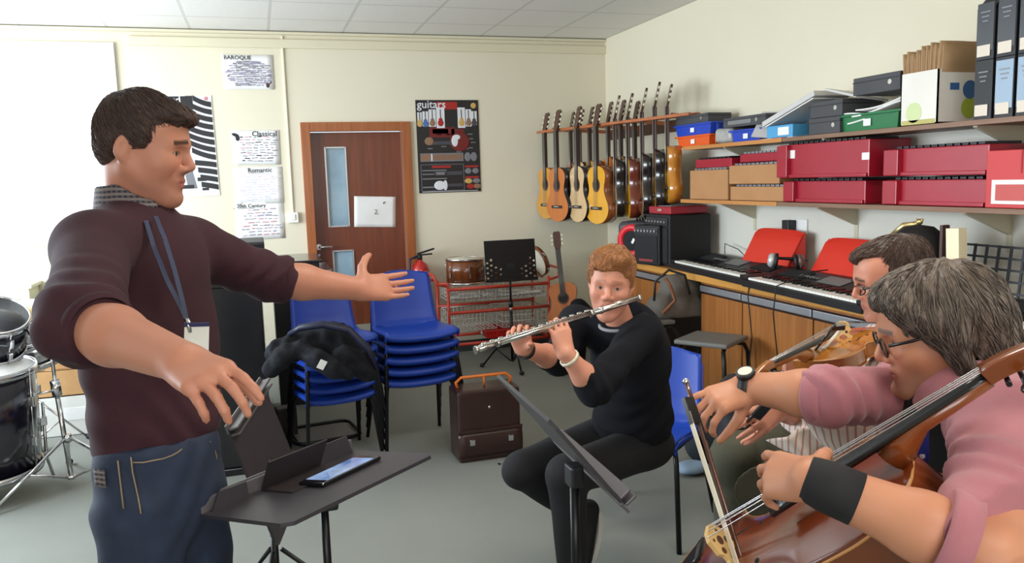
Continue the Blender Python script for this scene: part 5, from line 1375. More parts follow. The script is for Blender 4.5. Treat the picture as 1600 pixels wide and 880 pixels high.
# black magazine files, two rows
blf = M('black_file_card', '#1e1f23', .5); blu = M('pale_blue_spine', '#8fa6bd', .4, coat=.3); bls = M('dark_slate_spine', '#34383f', .35, coat=.4)
fy = yat(1524, 2.855, 100)
for col in range(6):
    for row in range(2):
        hF = .235; wF = .085
        yy = fy-.043-col*.098; z0 = U+.002+row*(hF+.003)
        lb = 'black magazine file, %s row, %s from the carton' % (['lower', 'upper'][row], ['first', 'second', 'third', 'fourth', 'fifth', 'sixth'][col])
        t_ = thing('magazine_file', lb, 'file', (2.985, yy, z0), group='black magazine files')
        P = mat4(Matrix(((1, 0, 0), (0, 0, -1), (0, 1, 0))), (0, 0, 0))
        MB().prism([(-.13, 0), (.13, 0), (.13, hF+(.02 if row else 0)), (-.08, hF+(.02 if row else 0)), (-.13, hF-.03)] if row else [(-.13, 0), (.13, 0), (.13, hF), (-.13, hF)], -wF/2, wF/2, P).build('file_body', blf, t_)
        sp = blu if (row == 0 and col > 0) else bls
        if not (row == 0 and col == 0): MB().box((-.131, 0, hF*.55), (.002, wF*.92, hF*.8)).build('glossy_spine', sp, t_)
        MB().box((-.133, .004, .035), (.002, wF*.72, .045)).build('spine_label', M('cream_label', '#d9cfc0', .6), t_)
        for q_ in range(3): MB().box((-.133, .0, hF*.8-.018*q_), (.0015, wF*(.55-.12*q_), .005)).build('spine_print', M('grey_spine_print', '#80838a', .5), t_)
# lower shelf: chime bar cases
darkbar = M('dark_chime_bar', '#26252a', .35, .3)
def chime(label, px0, px1, z0, h, mat, py, x0=2.86, nb=12, depth=.25, group='chime bar cases', red=True, barmat=None, endcap=True):
    y0, y1 = yat(px1, x0, py), yat(px0, x0, py); L_ = y1-y0
    th = thing('chime_case', label, 'instrument case', (x0+depth/2, (y0+y1)/2, z0), 0, group)
    MB().box((0, 0, h/2), (depth, L_, h), bev=.005).build('case_body', mat, th)
    if endcap:
        MB().box((-depth/2-.012, L_/2-.05, h/2+.0), (.03, .09, h*.96), bev=.004).build('end_block', mat, th)
        MB().box((-depth/2-.006, 0, .01), (.014, L_*.98, .018), bev=.003).build('bottom_moulding', mat, th)
    for k in range(nb):
        MB().box((-.02-.0*k, -L_*.46+L_*.92*(k+.5)/nb, h+.0065), (depth*.8*(1-.02*k), L_*.92/nb*.72, .012), bev=.002).build('tone_bar', barmat or darkbar, th)
    return th
tanb = M('kraft_carton', '#b8875a', .8, var=(7, '#ac7c50', .3))
chb = M('light_chime_bar', '#8f8d92', .35, .4)
c1 = chime('tan cardboard chime box at the far end of the lower shelf', 1078, 1137, Lw+.002, Wx(1100, 266, 2.86).z-Lw-.002, tanb, 290, red=False, barmat=chb, endcap=False, nb=9)
chime('small red chime case on the tan box at the far end', 1087, 1143, Wx(1100, 266, 2.86).z+.016, .055, redc, 252, nb=8, depth=.2, endcap=False)
c2 = chime('long flat tan cardboard box, lower of two on the lower shelf', 1141, 1228, Lw+.002, .085, tanb, 300, red=False, barmat=chb, endcap=False, nb=11)
c3 = chime('tan cardboard box, upper of two beside the red cases', 1139, 1218, Lw+.103, .115, tanb, 265, red=False, barmat=chb, endcap=False, nb=10)
chime('small red chime case on the pair of tan boxes', 1156, 1219, Lw+.235, .05, redc, 242, depth=.2, nb=9, endcap=False, barmat=chb)
chime('long red chime case, lower one of the left pair on the lower shelf', 1229, 1352, Lw+.002, .115, redc, 300)
x_ = chime('large red chime case with a white label, upper one of the left pair', 1219, 1358, Lw+.135, .183, redc, 250, x0=2.84, nb=14)
MB().box((-.1275, .25, .13), (.003, .07, .045)).build('white_sticker', paper, x_); MB().box((-.1275, -.33, .10), (.003, .05, .035)).build('white_sticker', paper, x_)
chime('long red chime case, lower one of the middle pair on the lower shelf', 1384, 1542, Lw+.002, .115, redc, 300)
chime('large red chime case, upper one of the middle pair on the lower shelf', 1386, 1545, Lw+.135, .125, redc, 258)
y1_ = yat(1548, 2.86, 280)
th = thing('red_carton', 'red carton with a white framed print at the near end of the lower shelf', 'carton', (2.97, y1_-.26, Lw+.002))
hh = Wx(1560, 236, 2.84).z-Lw
MB().box((0, 0, hh/2), (.27, .52, hh), bev=.003).build('carton_body', M('bright_red_card', '#c4383a', .5), th)
MB().box((-.1365, .0, hh*.28), (.002, .46, hh*.42)).build('white_label', paper, th)
MB().box((-.1385, .11, hh*.27), (.002, .2, hh*.28)).build('red_print', M('print_red', '#c0504c', .5), th)
MB().box((-.1385, -.1, hh*.27), (.002, .16, hh*.28)).build('red_print', M('print_red', '#c0504c', .5), th)
MB().box((-.1365, .1, hh*.8), (.002, .006, hh*.4)).build('box_seam', M('seam_red', '#a12d30', .6), th)
# black dome with brass crest and the cream instrument case end behind the players
q = Wz(1420, 372, 1.2); dx = 2.72; q = Wx(1413, 372, dx)
dome = thing('domed_case', 'black rounded case with a brass fitting on top, behind the violin player', 'case', (dx+.08, q.y, WZ+.001))
hz_ = Wx(1404, 352, dx).z-WZ
MB().lathe([(.0, hz_), (.06, hz_-.010), (.10, hz_-.045), (.125, hz_-.11), (.13, hz_-.2), (.13, 0), (0, 0)], 32).build('dome', M('black_velvet', '#08080a', .75), dome)
MB().tube([(-.0, .0, hz_+.006), (-.03, .06, hz_-.008), (-.05, .10, hz_-.05)], [.010, .016, .014], 8).build('brass_rim', M('brass', '#d9c58c', .3, .9), dome)
b = MB().ball((0, 0, hz_+.012), (.016, .016, .014), 12); b.build('brass_finial', M('brass', '#d9c58c', .3, .9), dome)
for k in range(4): MB().ball((.016*math.cos(k*1.57), .016*math.sin(k*1.57), hz_+.02), .006, 8).build('brass_knob', M('brass', '#d9c58c', .3, .9), dome)
q = Wx(1478, 400, 2.75)
cr = thing('cream_block', 'upright cream coloured block with a dark brown edge behind the cello player', 'block', (2.8, q.y, WZ+.001), .1)
hc = Wx(1490, 358, 2.75).z-WZ
MB().grid(lambda u, v: ((u-.5)*.05, -.03-.02*(1-v), v*hc), 3, 6, .06, smooth=False).build('cream_body', M('cream_plastic', '#e9dcb8', .4), cr)
MB().box((-.0, .055, hc/2+.01), (.045, .016, hc), bev=.004).build('brown_edge', M('dark_brown_wood', '#3b2019', .5), cr)
# ============================================================ people
def D(px, py, d):
    r_ = CF+CR*((px-800)/F_PX)-CU*((py-440)/F_PX)
    return Vector((0, 0, CAM_H))+r_*d
def skin(n, c): return M(n, c, .48, attr='tint', bump=(90, .12, .0008), spec=.35)
skinm = skin('skin', '#c98f73')
def lrgb(h): return np.array(lin(h)[:3])
def headR(fwd, up=(0, 0, 1), roll=0):
    y = Vector(fwd).normalized(); x = y.cross(Vector(up)).normalized(); z = x.cross(y)
    R = Matrix((x, y, z)).transposed()
    return R @ Matrix.Rotation(roll, 3, 'Y')
class Head:
    """local axes: x to the person's right, y forward, z up; origin at eye level between the ears"""
    def __init__(s, c, R, sc=1.0, w=1.0): s.c = Vector(c); s.R = R; s.s = sc; s.w = w
    def P(s, x, y, z): return s.c+s.R @ Vector((x*s.w, y, z))*s.s
    def local(s, P): return (P-np.array(s.c)) @ np.array(s.R)/s.s/np.array([s.w, 1, 1])
    def build(s, F, jaw=1.0, nose=1.0, full=0.0, ears=True):
        P, R, q = s.P, s.R, s.s
        e = lambda x, y, z, a, b, c, k=.01, op='add', rot=None: F.ell(P(x, y, z), (a*q*s.w, b*q, c*q), R if rot is None else R @ rot, k*q, op)
        cn = lambda a, b, r0, r1, k=.01, op='add': F.cone(P(*a), P(*b), r0*q, r1*q, k*q, op)
        e(0, -.003, .032, .075, .086, .084)
        e(0, .030, .030, .066, .062, .062, .03)
        e(0, .034, -.030, .060+.004*full, .056, .080, .025)
        for sx in (-1, 1):
            cn((sx*.052, .0, -.045), (sx*.018*jaw, .070, -.098), .020+.004*full, .017, .035)
            e(sx*.043, .058, -.026, .024+.004*full, .026, .024, .03)
            cn((sx*.044, .070, .017), (sx*.012, .089, .019), .0095, .010, .018)
        e(0, .081, -.101, .021*jaw, .017, .017, .022)
        cn((0, .082, .022), (0, .086+.023*nose, -.023), .0085, .0092, .010)
        e(0, .086+.021*nose, -.028, .0100, .0105, .0092, .008)
        for sx in (-1, 1): e(sx*.013, .090+.006*nose, -.034, .0085, .0115, .0075, .007)
        for sx in (-1, 1):
            e(sx*.031, .096, .001, .0165, .016, .0115, .012, 'sub')
            e(sx*.031, .0725, -.001, .0135, .0135, .0125, .003)
            cn((sx*.017, .083, .004), (sx*.044, .077, .004), .0042, .004, .004)
            cn((sx*.019, .083, -.008), (sx*.042, .077, -.008), .0035, .0035, .005)
        e(0, .0785, -.060, .028, .018, .024, .015)
        cn((-.020, .089, -.061), (0, .0968, -.0585), .0042, .0048, .005); cn((.020, .089, -.061), (0, .0968, -.0585), .0042, .0048, .005)
        cn((-.017, .088, -.068), (0, .0945, -.0705), .0042, .0056, .005); cn((.017, .088, -.068), (0, .0945, -.0705), .0042, .0056, .005)
        cn((-.022, .0958, -.0645), (.022, .0958, -.0645), .0016, .0016, .003, 'sub')
        cn((-.012, .103, -.083), (.012, .103, -.083), .004, .004, .008, 'sub')
        if ears:
            for sx in (-1, 1):
                rot = Matrix.Rotation(sx*.45, 3, 'Z') @ Matrix.Rotation(-.15, 3, 'X')
                e(sx*.0775, -.012, -.006, .0075, .0165, .0275, .006, 'add', rot)
                e(sx*.0862, -.007, -.002, .006, .0095, .017, .004, 'sub', rot)
                e(sx*.0735, -.008, -.026, .004, .008, .009, .012)
        return s
    def tint(s, P, col, base, brow='#3a281f', lip='#a8605a', stubble=None, brow_z=.0235, brow_w=1.0, eyes=True, cheek='#c9806c'):
        q = s.local(P); x, y, z = np.abs(q[:, 0]), q[:, 1], q[:, 2]
        near = (x < .085) & (y > -.02) & (z > -.13) & (z < .1)
        ok = (np.abs(y) < .15) & (np.abs(z) < .15)
        def mixc(mask, c, a=1.0):
            m = (mask*a*ok)[:, None]; col[:] = col*(1-m)+lrgb(c)*m
        g = lambda v: np.clip(v, 0, 1)
        ck = np.exp(-(((x-.045)/.02)**2+((z+.03)/.022)**2))*(y > .03); mixc(ck, cheek, .35)
        mixc(np.exp(-((x/.014)**2+((z+.03)/.012)**2))*(y > .08), cheek, .4)
        if stubble: mixc(g(1-np.abs(z+.085)/.035)*g((y+.03)/.06)*(near), stubble, .45); mixc(g(1-np.abs(z+.047)/.01)*(y > .08)*(x < .03), stubble, .35)
        bm = g(1-np.abs(z-brow_z-.004*np.cos(x*50))/.0062)*(x > .010)*(x < .050)*(y > .05); mixc(g(bm*2.2), brow, .9*brow_w)
        lm = g(1.6-np.sqrt((x/.019)**2+((z+.0645)/.0088)**2)*1.1)*(y > .082); mixc(g(lm*1.8), lip, .8)
        if eyes:
            ex, ez = (x-.031)/.0125, (z+.0015)/.0052; ring = ex*ex+ez*ez
            ey = (ring < .8)*(y > .074); mixc(ey.astype(float), '#a89a92'); mixc((ey & ((x-.031)**2+(z+.0015)**2 < .0062**2)).astype(float), '#2c2019')
            mixc(((ring >= .8) & (ring < 1.4) & (y > .07) & (z > -.004)).astype(float), brow, .6)
        return col
def hand(F, wrist, d, back, side, s=1.0, curl=(.2, .25, .3, .35), mcp=None, spread=.07, thumb=(.6, .3, .25), k=.005):
    """side +1 right, -1 left; back = direction the back of the hand faces; curl per joint in radians, index to little"""
    y = Vector(d).normalized(); z = (Vector(back)-y*Vector(back).dot(y)).normalized(); x = y.cross(z)
    R = Matrix((x, y, z)).transposed(); w_ = Vector(wrist); P = lambda a, b, c: w_+R @ Vector((a, b, c))*s; t = -side
    kn = [(t*.030, .088, 0), (t*.010, .092, .003), (-t*.010, .088, .002), (-t*.028, .080, -.002)]
    mcp = mcp if mcp is not None else curl
    for i, q in enumerate(kn):
        F.cone(P(q[0]*.55, .012, -.003), P(*q), .0150*s, .0115*s, .014*s)
    F.ell(P(0, .048, -.006), (.034*s, .045*s, .0125*s), R, .012*s)
    L_ = (.074, .082, .077, .060); tips = []
    for i, q in enumerate(kn):
        p = Vector(q); a = mcp[i]; f_ = spread*(1.5-i)*t
        for j, fr in enumerate((.46, .30, .24)):
            dv = Vector((math.sin(f_)*math.cos(a), math.cos(f_)*math.cos(a), -math.sin(a))); n = p+dv*L_[i]*fr
            r0 = (.0088, .0080, .0073)[j]*(.9 if i == 3 else 1); r1 = (.0080, .0073, .0062)[j]*(.9 if i == 3 else 1)
            F.cone(P(*p), P(*n), r0*s, r1*s, (.006 if j == 0 else .003)*s); p = n; a += curl[i]
        tips.append(P(*p))
    th0 = Vector((t*.018, .022, -.006)); sp, dn, bd = thumb
    d1 = Vector((t*math.sin(sp), math.cos(sp)*math.cos(dn), -math.sin(dn))).normalized(); p1 = th0+d1*.046
    d2 = (d1+Vector((-t*.25, .25, -bd))).normalized(); p2 = p1+d2*.036; d3 = (d2+Vector((-t*.2, .1, -bd))).normalized(); p3 = p2+d3*.027
    F.cone(P(*th0), P(*p1), .016*s, .0115*s, .012*s).cone(P(*p1), P(*p2), .0112*s, .0098*s, .004*s).cone(P(*p2), P(*p3), .0098*s, .0078*s, .003*s)
    return tips
def strands(ho, H, th, mat, n, comb, seg, rad=.0009, whorl=(0, -.055, .11), lift=.10, seed=1, zmin=-9, jit_=.28):
    """fine locks laid over a hair mesh; comb = direction (right, forward, up) mixed into the fall away from the crown"""
    me = ho.data; rr_ = random.Random(seed); lo = Vector(th.location); b = MB(); vs = me.vertices; nv = len(vs); wp = H.P(*whorl); cb = H.R @ Vector(comb)
    kd = __import__('mathutils').kdtree.KDTree(nv)
    for i, v in enumerate(vs): kd.insert(v.co, i)
    kd.balance()
    for _ in range(n):
        i = rr_.randrange(nv); p = vs[i].co.copy(); nn = vs[i].normal.copy(); q = (p+lo-H.c) @ H.R
        if q.z < zmin: continue
        jit = Vector((rr_.uniform(-1, 1), rr_.uniform(-1, 1), rr_.uniform(-1, 1)))*jit_; pts = []; L_ = seg*rr_.uniform(.6, 1.3); pts.append(p-nn*.001)
        for k in range(3):
            d = (p+lo-wp).normalized()+cb+jit; d = (d-nn*d.dot(nn)).normalized()
            p = p+d*L_; c_, j_, _d = kd.find(p); nn = vs[j_].normal.copy(); p = c_+nn*(.0012+lift*L_*k*.5*rr_.random())+d*0
            pts.append(p.copy())
        b.tube(pts, [rad, rad*1.1, rad*.9, rad*.3], 3)
    o = b.build('hair_strands', mat, ho); o['kind'] = 'stuff'
    return o
def box_around(p, r, h): return (tuple(Vector(p)-Vector((r, r, r))), tuple(Vector(p)+Vector((r, r, r))), h)
def knuckle_tint(P, base, blush='#b9705e', seed=0):
    n = wob(P[:, 0], P[:, 1], P[:, 2], 70, seed)*.5+.5; b = lrgb(base)[None, :]*np.ones((len(P), 1)); a = (n*.22)[:, None]
    return b*(1-a)+lrgb(blush)*a
def finger_toward(a, b): return (Vector(b)-Vector(a)).normalized()
def thread(x, y, z, f): return np.sin(x*f)*np.sin(z*f)

# ---------------------------------------------------------------- the conductor
def conductor():
    base = '#bd8269'
    hc = D(220, 229, 1.66)
    R = headR((.96, -.20, -.20)); H = Head(hc, R, .945, .96)
    sR, eR, wR = D(146, 388, 1.50), D(128, 505, 1.22), D(285, 566, 1.08)
    sL, eL, wL = D(296, 388, 1.83), D(432, 436, 1.97), D(562, 452, 2.10)
    nb = D(207, 322, 1.67); ch = D(232, 480, 1.68); wa = D(245, 640, 1.70)
    F = Field((-.62, .75, .95), (.45, 2.42, 1.85), .008, [box_around(H.P(0, 0, 0), .135, .0034), box_around(wR+Vector((.06, -.04, -.03)), .12, .0042), box_around(wL+Vector((.07, .08, .01)), .125, .0045)])
    H.build(F, jaw=1.0, nose=1.0)
    F.cone(H.P(0, -.022, -.055), nb-Vector((0, 0, .03)), .047, .052, .03)
    n2 = nb-Vector((0, 0, .10)); F.cone(n2, ch, .06, .08, .03).cone(ch, wa, .08, .08, .05)
    F.cone(n2, sR, .04, .045, .02).cone(n2, sL, .04, .045, .02)
    F.cone(sR, eR, .048, .040, .03).cone(eR, eR.lerp(wR, .35), .040, .042, .02).cone(eR.lerp(wR, .35), wR, .042, .028, .02)
    F.cone(sL, eL, .048, .042, .03).cone(eL, eL.lerp(wL, .3), .043, .043, .02).cone(eL.lerp(wL, .3), wL, .043, .029, .02)
    # right hand: palm down and half curled, fingers towards lower right
    vr = (wR-Vector((0, 0, CAM_H))).normalized()
    dR = (D(385, 625, .98)-wR); hand(F, wR-dR.normalized()*.012, dR, -vr+Vector((0, 0, .9)), 1, .92, curl=(.35, .5, .55, .6), mcp=(.25, .35, .45, .55), thumb=(.6, .6, .2), spread=.06)
    # left hand: palm towards camera and up, thumb up
    vl = (wL-Vector((0, 0, CAM_H))).normalized(); dL = (D(640, 447, 2.2)-wL)
    hand(F, wL-dL.normalized()*.012, dL, vl+Vector((0, 0, -.45)), -1, 1.02, curl=(.10, .10, .12, .15), mcp=(.0, .05, .08, .12), spread=.05, thumb=(1.25, -.05, -.12))
    th = thing('person', 'standing man in a maroon jumper and blue jeans conducting with both arms out', 'person', (hc.x, hc.y+.03, 0))
    def col(P):
        c = knuckle_tint(P, base); return H.tint(P, c, base, brow='#2b1c17', lip='#a5625a', stubble='#8a6052')
    F.mesh('body', skinm, th, col)
    # hair
    hm = M('dark_brown_hair', '#3d2a24', .6, var=(60, '#291b17', .25), bump=(140, .8, .004), stretch=(1, .35, .6))
    G = Field(tuple(H.c-Vector((.15,)*3)), tuple(H.c+Vector((.15,)*3)), .0035)
    e = lambda x, y, z, a, b, c, k=.01, op='add': G.ell(H.P(x, y, z), (a*H.s, b*H.s, c*H.s), R, k, op)
    e(0, -.005, .040, .080, .0915, .085); e(0, .045, .078, .062, .052, .030, .02); e(.0, .082, .078, .050, .026, .018, .012)
    e(0, -.046, -.004, .070, .046, .056, .02)
    for sx in (-1, 1): G.cone(H.P(sx*.073, .022, .03), H.P(sx*.0735, .026, -.004), .009, .005, .012)
    e(0, .105, .008, .115, .062, .052, .006, 'sub'); G.box(H.P(0, .078, -.09), (.12, .074, .085), R, .02, .006, 'sub'); G.box(H.P(0, -.03, -.12), (.12, .12, .062), R, .01, .006, 'sub')
    for sx in (-1, 1): e(sx*.088, -.010, -.018, .018, .023, .034, .004, 'sub')
    G.warp(lambda x, y, z: .0022*wob(x, y, z, 75, 1)+.0012*np.sin((x*.5+y*.6+z*1.2)*420+5*np.sin(x*30+z*35)), .02)
    ho = G.mesh('hair', hm, th); strands(ho, H, th, M('dark_hair_strand', '#4a352c', .5), 2600, (.55, .5, -.2), .016)
    # jumper
    jm = M('maroon_knit', '#3c1823', .9, var=(16, '#31121c', .3), bump=(520, .5, .0012))
    J = Field((-.62, .95, .9), (.35, 2.25, 1.6), .0065)
    Ft = Vector((.82, -.57, 0)).normalized(); Lt = Vector((.57, .82, 0)).normalized()
    Rt = Matrix((Lt, -Ft, Vector((0, 0, 1)))).transposed()
    hem = D(245, 694, 1.70); nk0 = (H.P(0, -.025, -.05)-nb).normalized()
    J.ell(ch+Vector((0, 0, -.02)), (.158, .108, .20), Rt, .04); J.ell(D(225, 410, 1.67), (.150, .090, .10), Rt, .05)
    J.ell(D(240, 590, 1.70), (.142, .112, .19), Rt, .06); J.ell(D(247, 665, 1.70)+Vector((0, 0, .0)), (.140, .115, .11), Rt, .05)
    J.cone(nb+Vector((0, 0, -.045)), sR+Vector((0, 0, -.005)), .060, .060, .04).cone(nb+Vector((0, 0, -.045)), sL, .060, .060, .04).cone(nb+Vector((0, 0, -.03)), ch, .072, .09, .03)
    cR = eR.lerp(wR, .22); J.cone(sR, eR, .064, .060, .04).cone(eR, cR, .059, .053, .03, flat=2)
    cL = eL.lerp(wL, .10); J.cone(sL, eL, .066, .056, .04).cone(eL, cL, .056, .056, .02, flat=2)
    J.plane(hem, (0, 0, -1), .004); J.cone(nb+nk0*.08, nb-nk0*.02, .072, .064, .006, 'sub')
    # folds on sleeves and waist
    def folds(x, y, z):
        w1 = .0035*wob(x, y, z, 24, 3)
        t = np.clip((1.3-z)/.25, 0, 1)
        f = .003*np.sin(z*75+8*np.sin(x*14+y*9))*t
        return w1+f
    J.warp(folds, .03)
    ax1 = (eR-sR).normalized(); 
    def slf(x, y, z):
        u = (x-eR.x)*ax1.x+(y-eR.y)*ax1.y+(z-eR.z)*ax1.z; return .0042*np.sin(u*95+3*np.sin(x*30))*np.exp(-(u/.12)**2)
    J.warp(slf, .03, tuple(eR-Vector((.13,)*3)), tuple(eR+Vector((.15, .13, .13))))
    ax2 = (eL-sL).normalized()
    def slf2(x, y, z):
        u = (x-eL.x)*ax2.x+(y-eL.y)*ax2.y+(z-eL.z)*ax2.z; return .004*np.sin(u*110+3*np.sin(z*40))*np.exp(-(u/.14)**2)
    J.warp(slf2, .03, tuple(eL-Vector((.16,)*3)), tuple(eL+Vector((.1, .13, .13))))
    jo = J.mesh('jumper', jm, th)
    lo = Vector(th.location)
    # ribbed cuffs and hem band as sub-parts
    def ring(c, n, r, w_, nm, par, m, th_=.006, sq=1.0, xdir=None):
        Rr = frame(n, xdir); b = MB(); pr = [(r, -w_/2), (r+th_, -w_/2+.004), (r+th_, w_/2-.004), (r, w_/2)]
        b.lathe(pr, 40, mat4(Rr @ Matrix.Diagonal((sq, 1, 1)), Vector(c)-lo)); return b.build(nm, m, par)
    ring(cR-(wR-eR).normalized()*.008, wR-eR, .051, .02, 'cuff', jo, jm); ring(cL-(wL-eL).normalized()*.008, wL-eL, .0535, .022, 'cuff', jo, jm)
    # checked collar
    cm = ramp_mat('checked_collar', 'xz', '#2a2530', '#4d474e', 100, .8, c3='#746a66')
    K = Field(tuple(nb-Vector((.14,)*3)), tuple(nb+Vector((.14,)*3)), .0035)
    nk = (H.P(0, -.025, -.05)-nb).normalized()
    K.cone(nb-nk*.02, nb+nk*.045, .079, .064, .004, flat=2); K.cone(nb-nk*.05, nb+nk*.09, .068, .055, .004, 'sub')
    K.plane(nb+nk*.050+Ft*.02, (nk+Ft*.85).normalized(), .004); K.plane(nb-nk*.012, -nk, .003)
    K.box(nb+Ft*.085+Vector((0, 0, .02)), (.010, .05, .06), Rt @ Matrix.Rotation(0, 3, 'Z'), .003, .003, 'sub')
    K.mesh('shirt_collar', cm, th)
    # jeans
    dm = M('blue_denim', '#253149', .8, var=(26, '#1d273b', .3), bump=(420, .4, .001))
    hp = D(252, 760, 1.70); B = Field((-.55, 1.3, -.02), (.2, 2.15, 1.12), .008)
    top = hem+Vector((0, 0, .03))
    B.ell(Vector((hp.x, hp.y, .93)), (.138, .112, .16), Rt, .03); B.ell(Vector((hp.x, hp.y, 1.01)), (.132, .106, .10), Rt, .03)
    hR, hL = Vector((hp.x, hp.y, .88))-Lt*.070, Vector((hp.x, hp.y, .88))+Lt*.070
    kR, kL = hR+Vector((.01, -.0, -.40)), hL+Vector((.03, .0, -.40)); aR, aL = kR+Vector((-.02, .0, -.40)), kL+Vector((-.01, .01, -.40))
    for h_, k_, a_ in ((hR, kR, aR), (hL, kL, aL)): B.cone(h_, k_, .085, .062, .03).cone(k_, a_, .062, .048, .02)
    B.plane((0, 0, top.z), (0, 0, 1), .003); B.plane((0, 0, .06), (0, 0, -1), .003)
    B.warp(lambda x, y, z: .003*wob(x, y, z, 22, 5)+.0025*np.sin(z*60+6*np.sin(x*17+y*11)), .03)
    # stitched seams and pockets in tan thread, laid on the cloth
    st = M('tan_stitching', '#8d7a63', .7)
    seams = [[(208, 723), (224, 723), (239, 720), (255, 717), (269, 712), (278, 707), (284, 702)], [(203, 704), (205, 720), (207, 738), (211, 756), (215, 774), (218, 790), (220, 803)],
             [(184, 720), (187, 745), (190, 770), (193, 795)], [(328, 690), (334, 700), (338, 712), (338, 725)]]
    seams = [[B.seen(*q) for q in s_] for s_ in seams]
    pkt = [B.seen(*q) for q in ((226, 706), (227, 722), (240, 720), (262, 712), (276, 702))]
    bo = B.mesh('jeans', dm, th); lo = Vector(th.location)
    for s_ in seams:
        s_ = [p-lo for p in s_ if p is not None]
        if len(s_) > 2: MB().tube(s_, .0016, 5).build('stitched_seam', st, bo)
    hpz = Vector((hp.x, hp.y, 0))
    def onbody(ang, z, r1=.140, r2=.114):
        v = Lt*math.sin(ang)*r1-(-Ft)*math.cos(ang)*r2; return Vector((hp.x, hp.y, z))+v
    # shirt tail peeking out
    MB().grid(lambda u, v: onbody(-1.55-.25*u, 1.005-.035*v, .148, .120)-lo, 6, 4, .002).build('shirt_tail', cm, th)
    # shoes
    sm = M('brown_shoe_leather', '#3a2a22', .45)
    for a_, nm in ((aR, 'shoe'), (aL, 'shoe')):
        S = Field((a_.x-.2, a_.y-.3, -.01), (a_.x+.36, a_.y+.2, .16), .006)
        S.cone(Vector((a_.x, a_.y, .05)), Vector((a_.x, a_.y, .045))+Ft*.17, .042, .038, .02, sq=(Lt, 1.1)); S.cone(Vector((a_.x, a_.y, .05)), Vector((a_.x, a_.y, .10)), .045, .046, .02)
        S.plane((0, 0, .002), (0, 0, -1), .002); S.mesh(nm, sm, th)
    # lanyard and badge
    lm = M('blue_grey_lanyard', '#363d58', .6)
    bp = D(307, 536, 1.52)
    pts = [D(243, 338, 1.60), D(258, 375, 1.545), D(272, 420, 1.525), D(285, 470, 1.515), D(291, 498, 1.513)]
    pts2 = [D(228, 345, 1.58), D(240, 385, 1.54), D(262, 440, 1.515), D(283, 480, 1.512), D(291, 498, 1.513)]
    for q_ in (pts, pts2):
        b = MB()
        for i in range(len(q_)-1): b.bar(q_[i]-lo, q_[i+1]-lo, .0085, .002, up=(.3, -.9, 0))
        b.build('lanyard_strap', lm, th)
    MB().tube([D(291, 498, 1.512)-lo, D(294, 508, 1.512)-lo, D(297, 520, 1.512)-lo], [.005, .007, .004], 8).build('badge_clip', chrome, th)
    MB().box((0, 0, 0), (.045, .0025, .065), Euler((0, .1, .3)).to_matrix(), bev=.001).build('badge_card', white, th).location = bp-lo
    MB().box((0, 0, 0), (.046, .003, .008), Euler((0, .1, .3)).to_matrix(), bev=.001).build('badge_top', M('navy_badge_bar', '#22285a', .5), th).location = bp-lo+Vector((.003, -.0005, .035))
    return th
conductor()
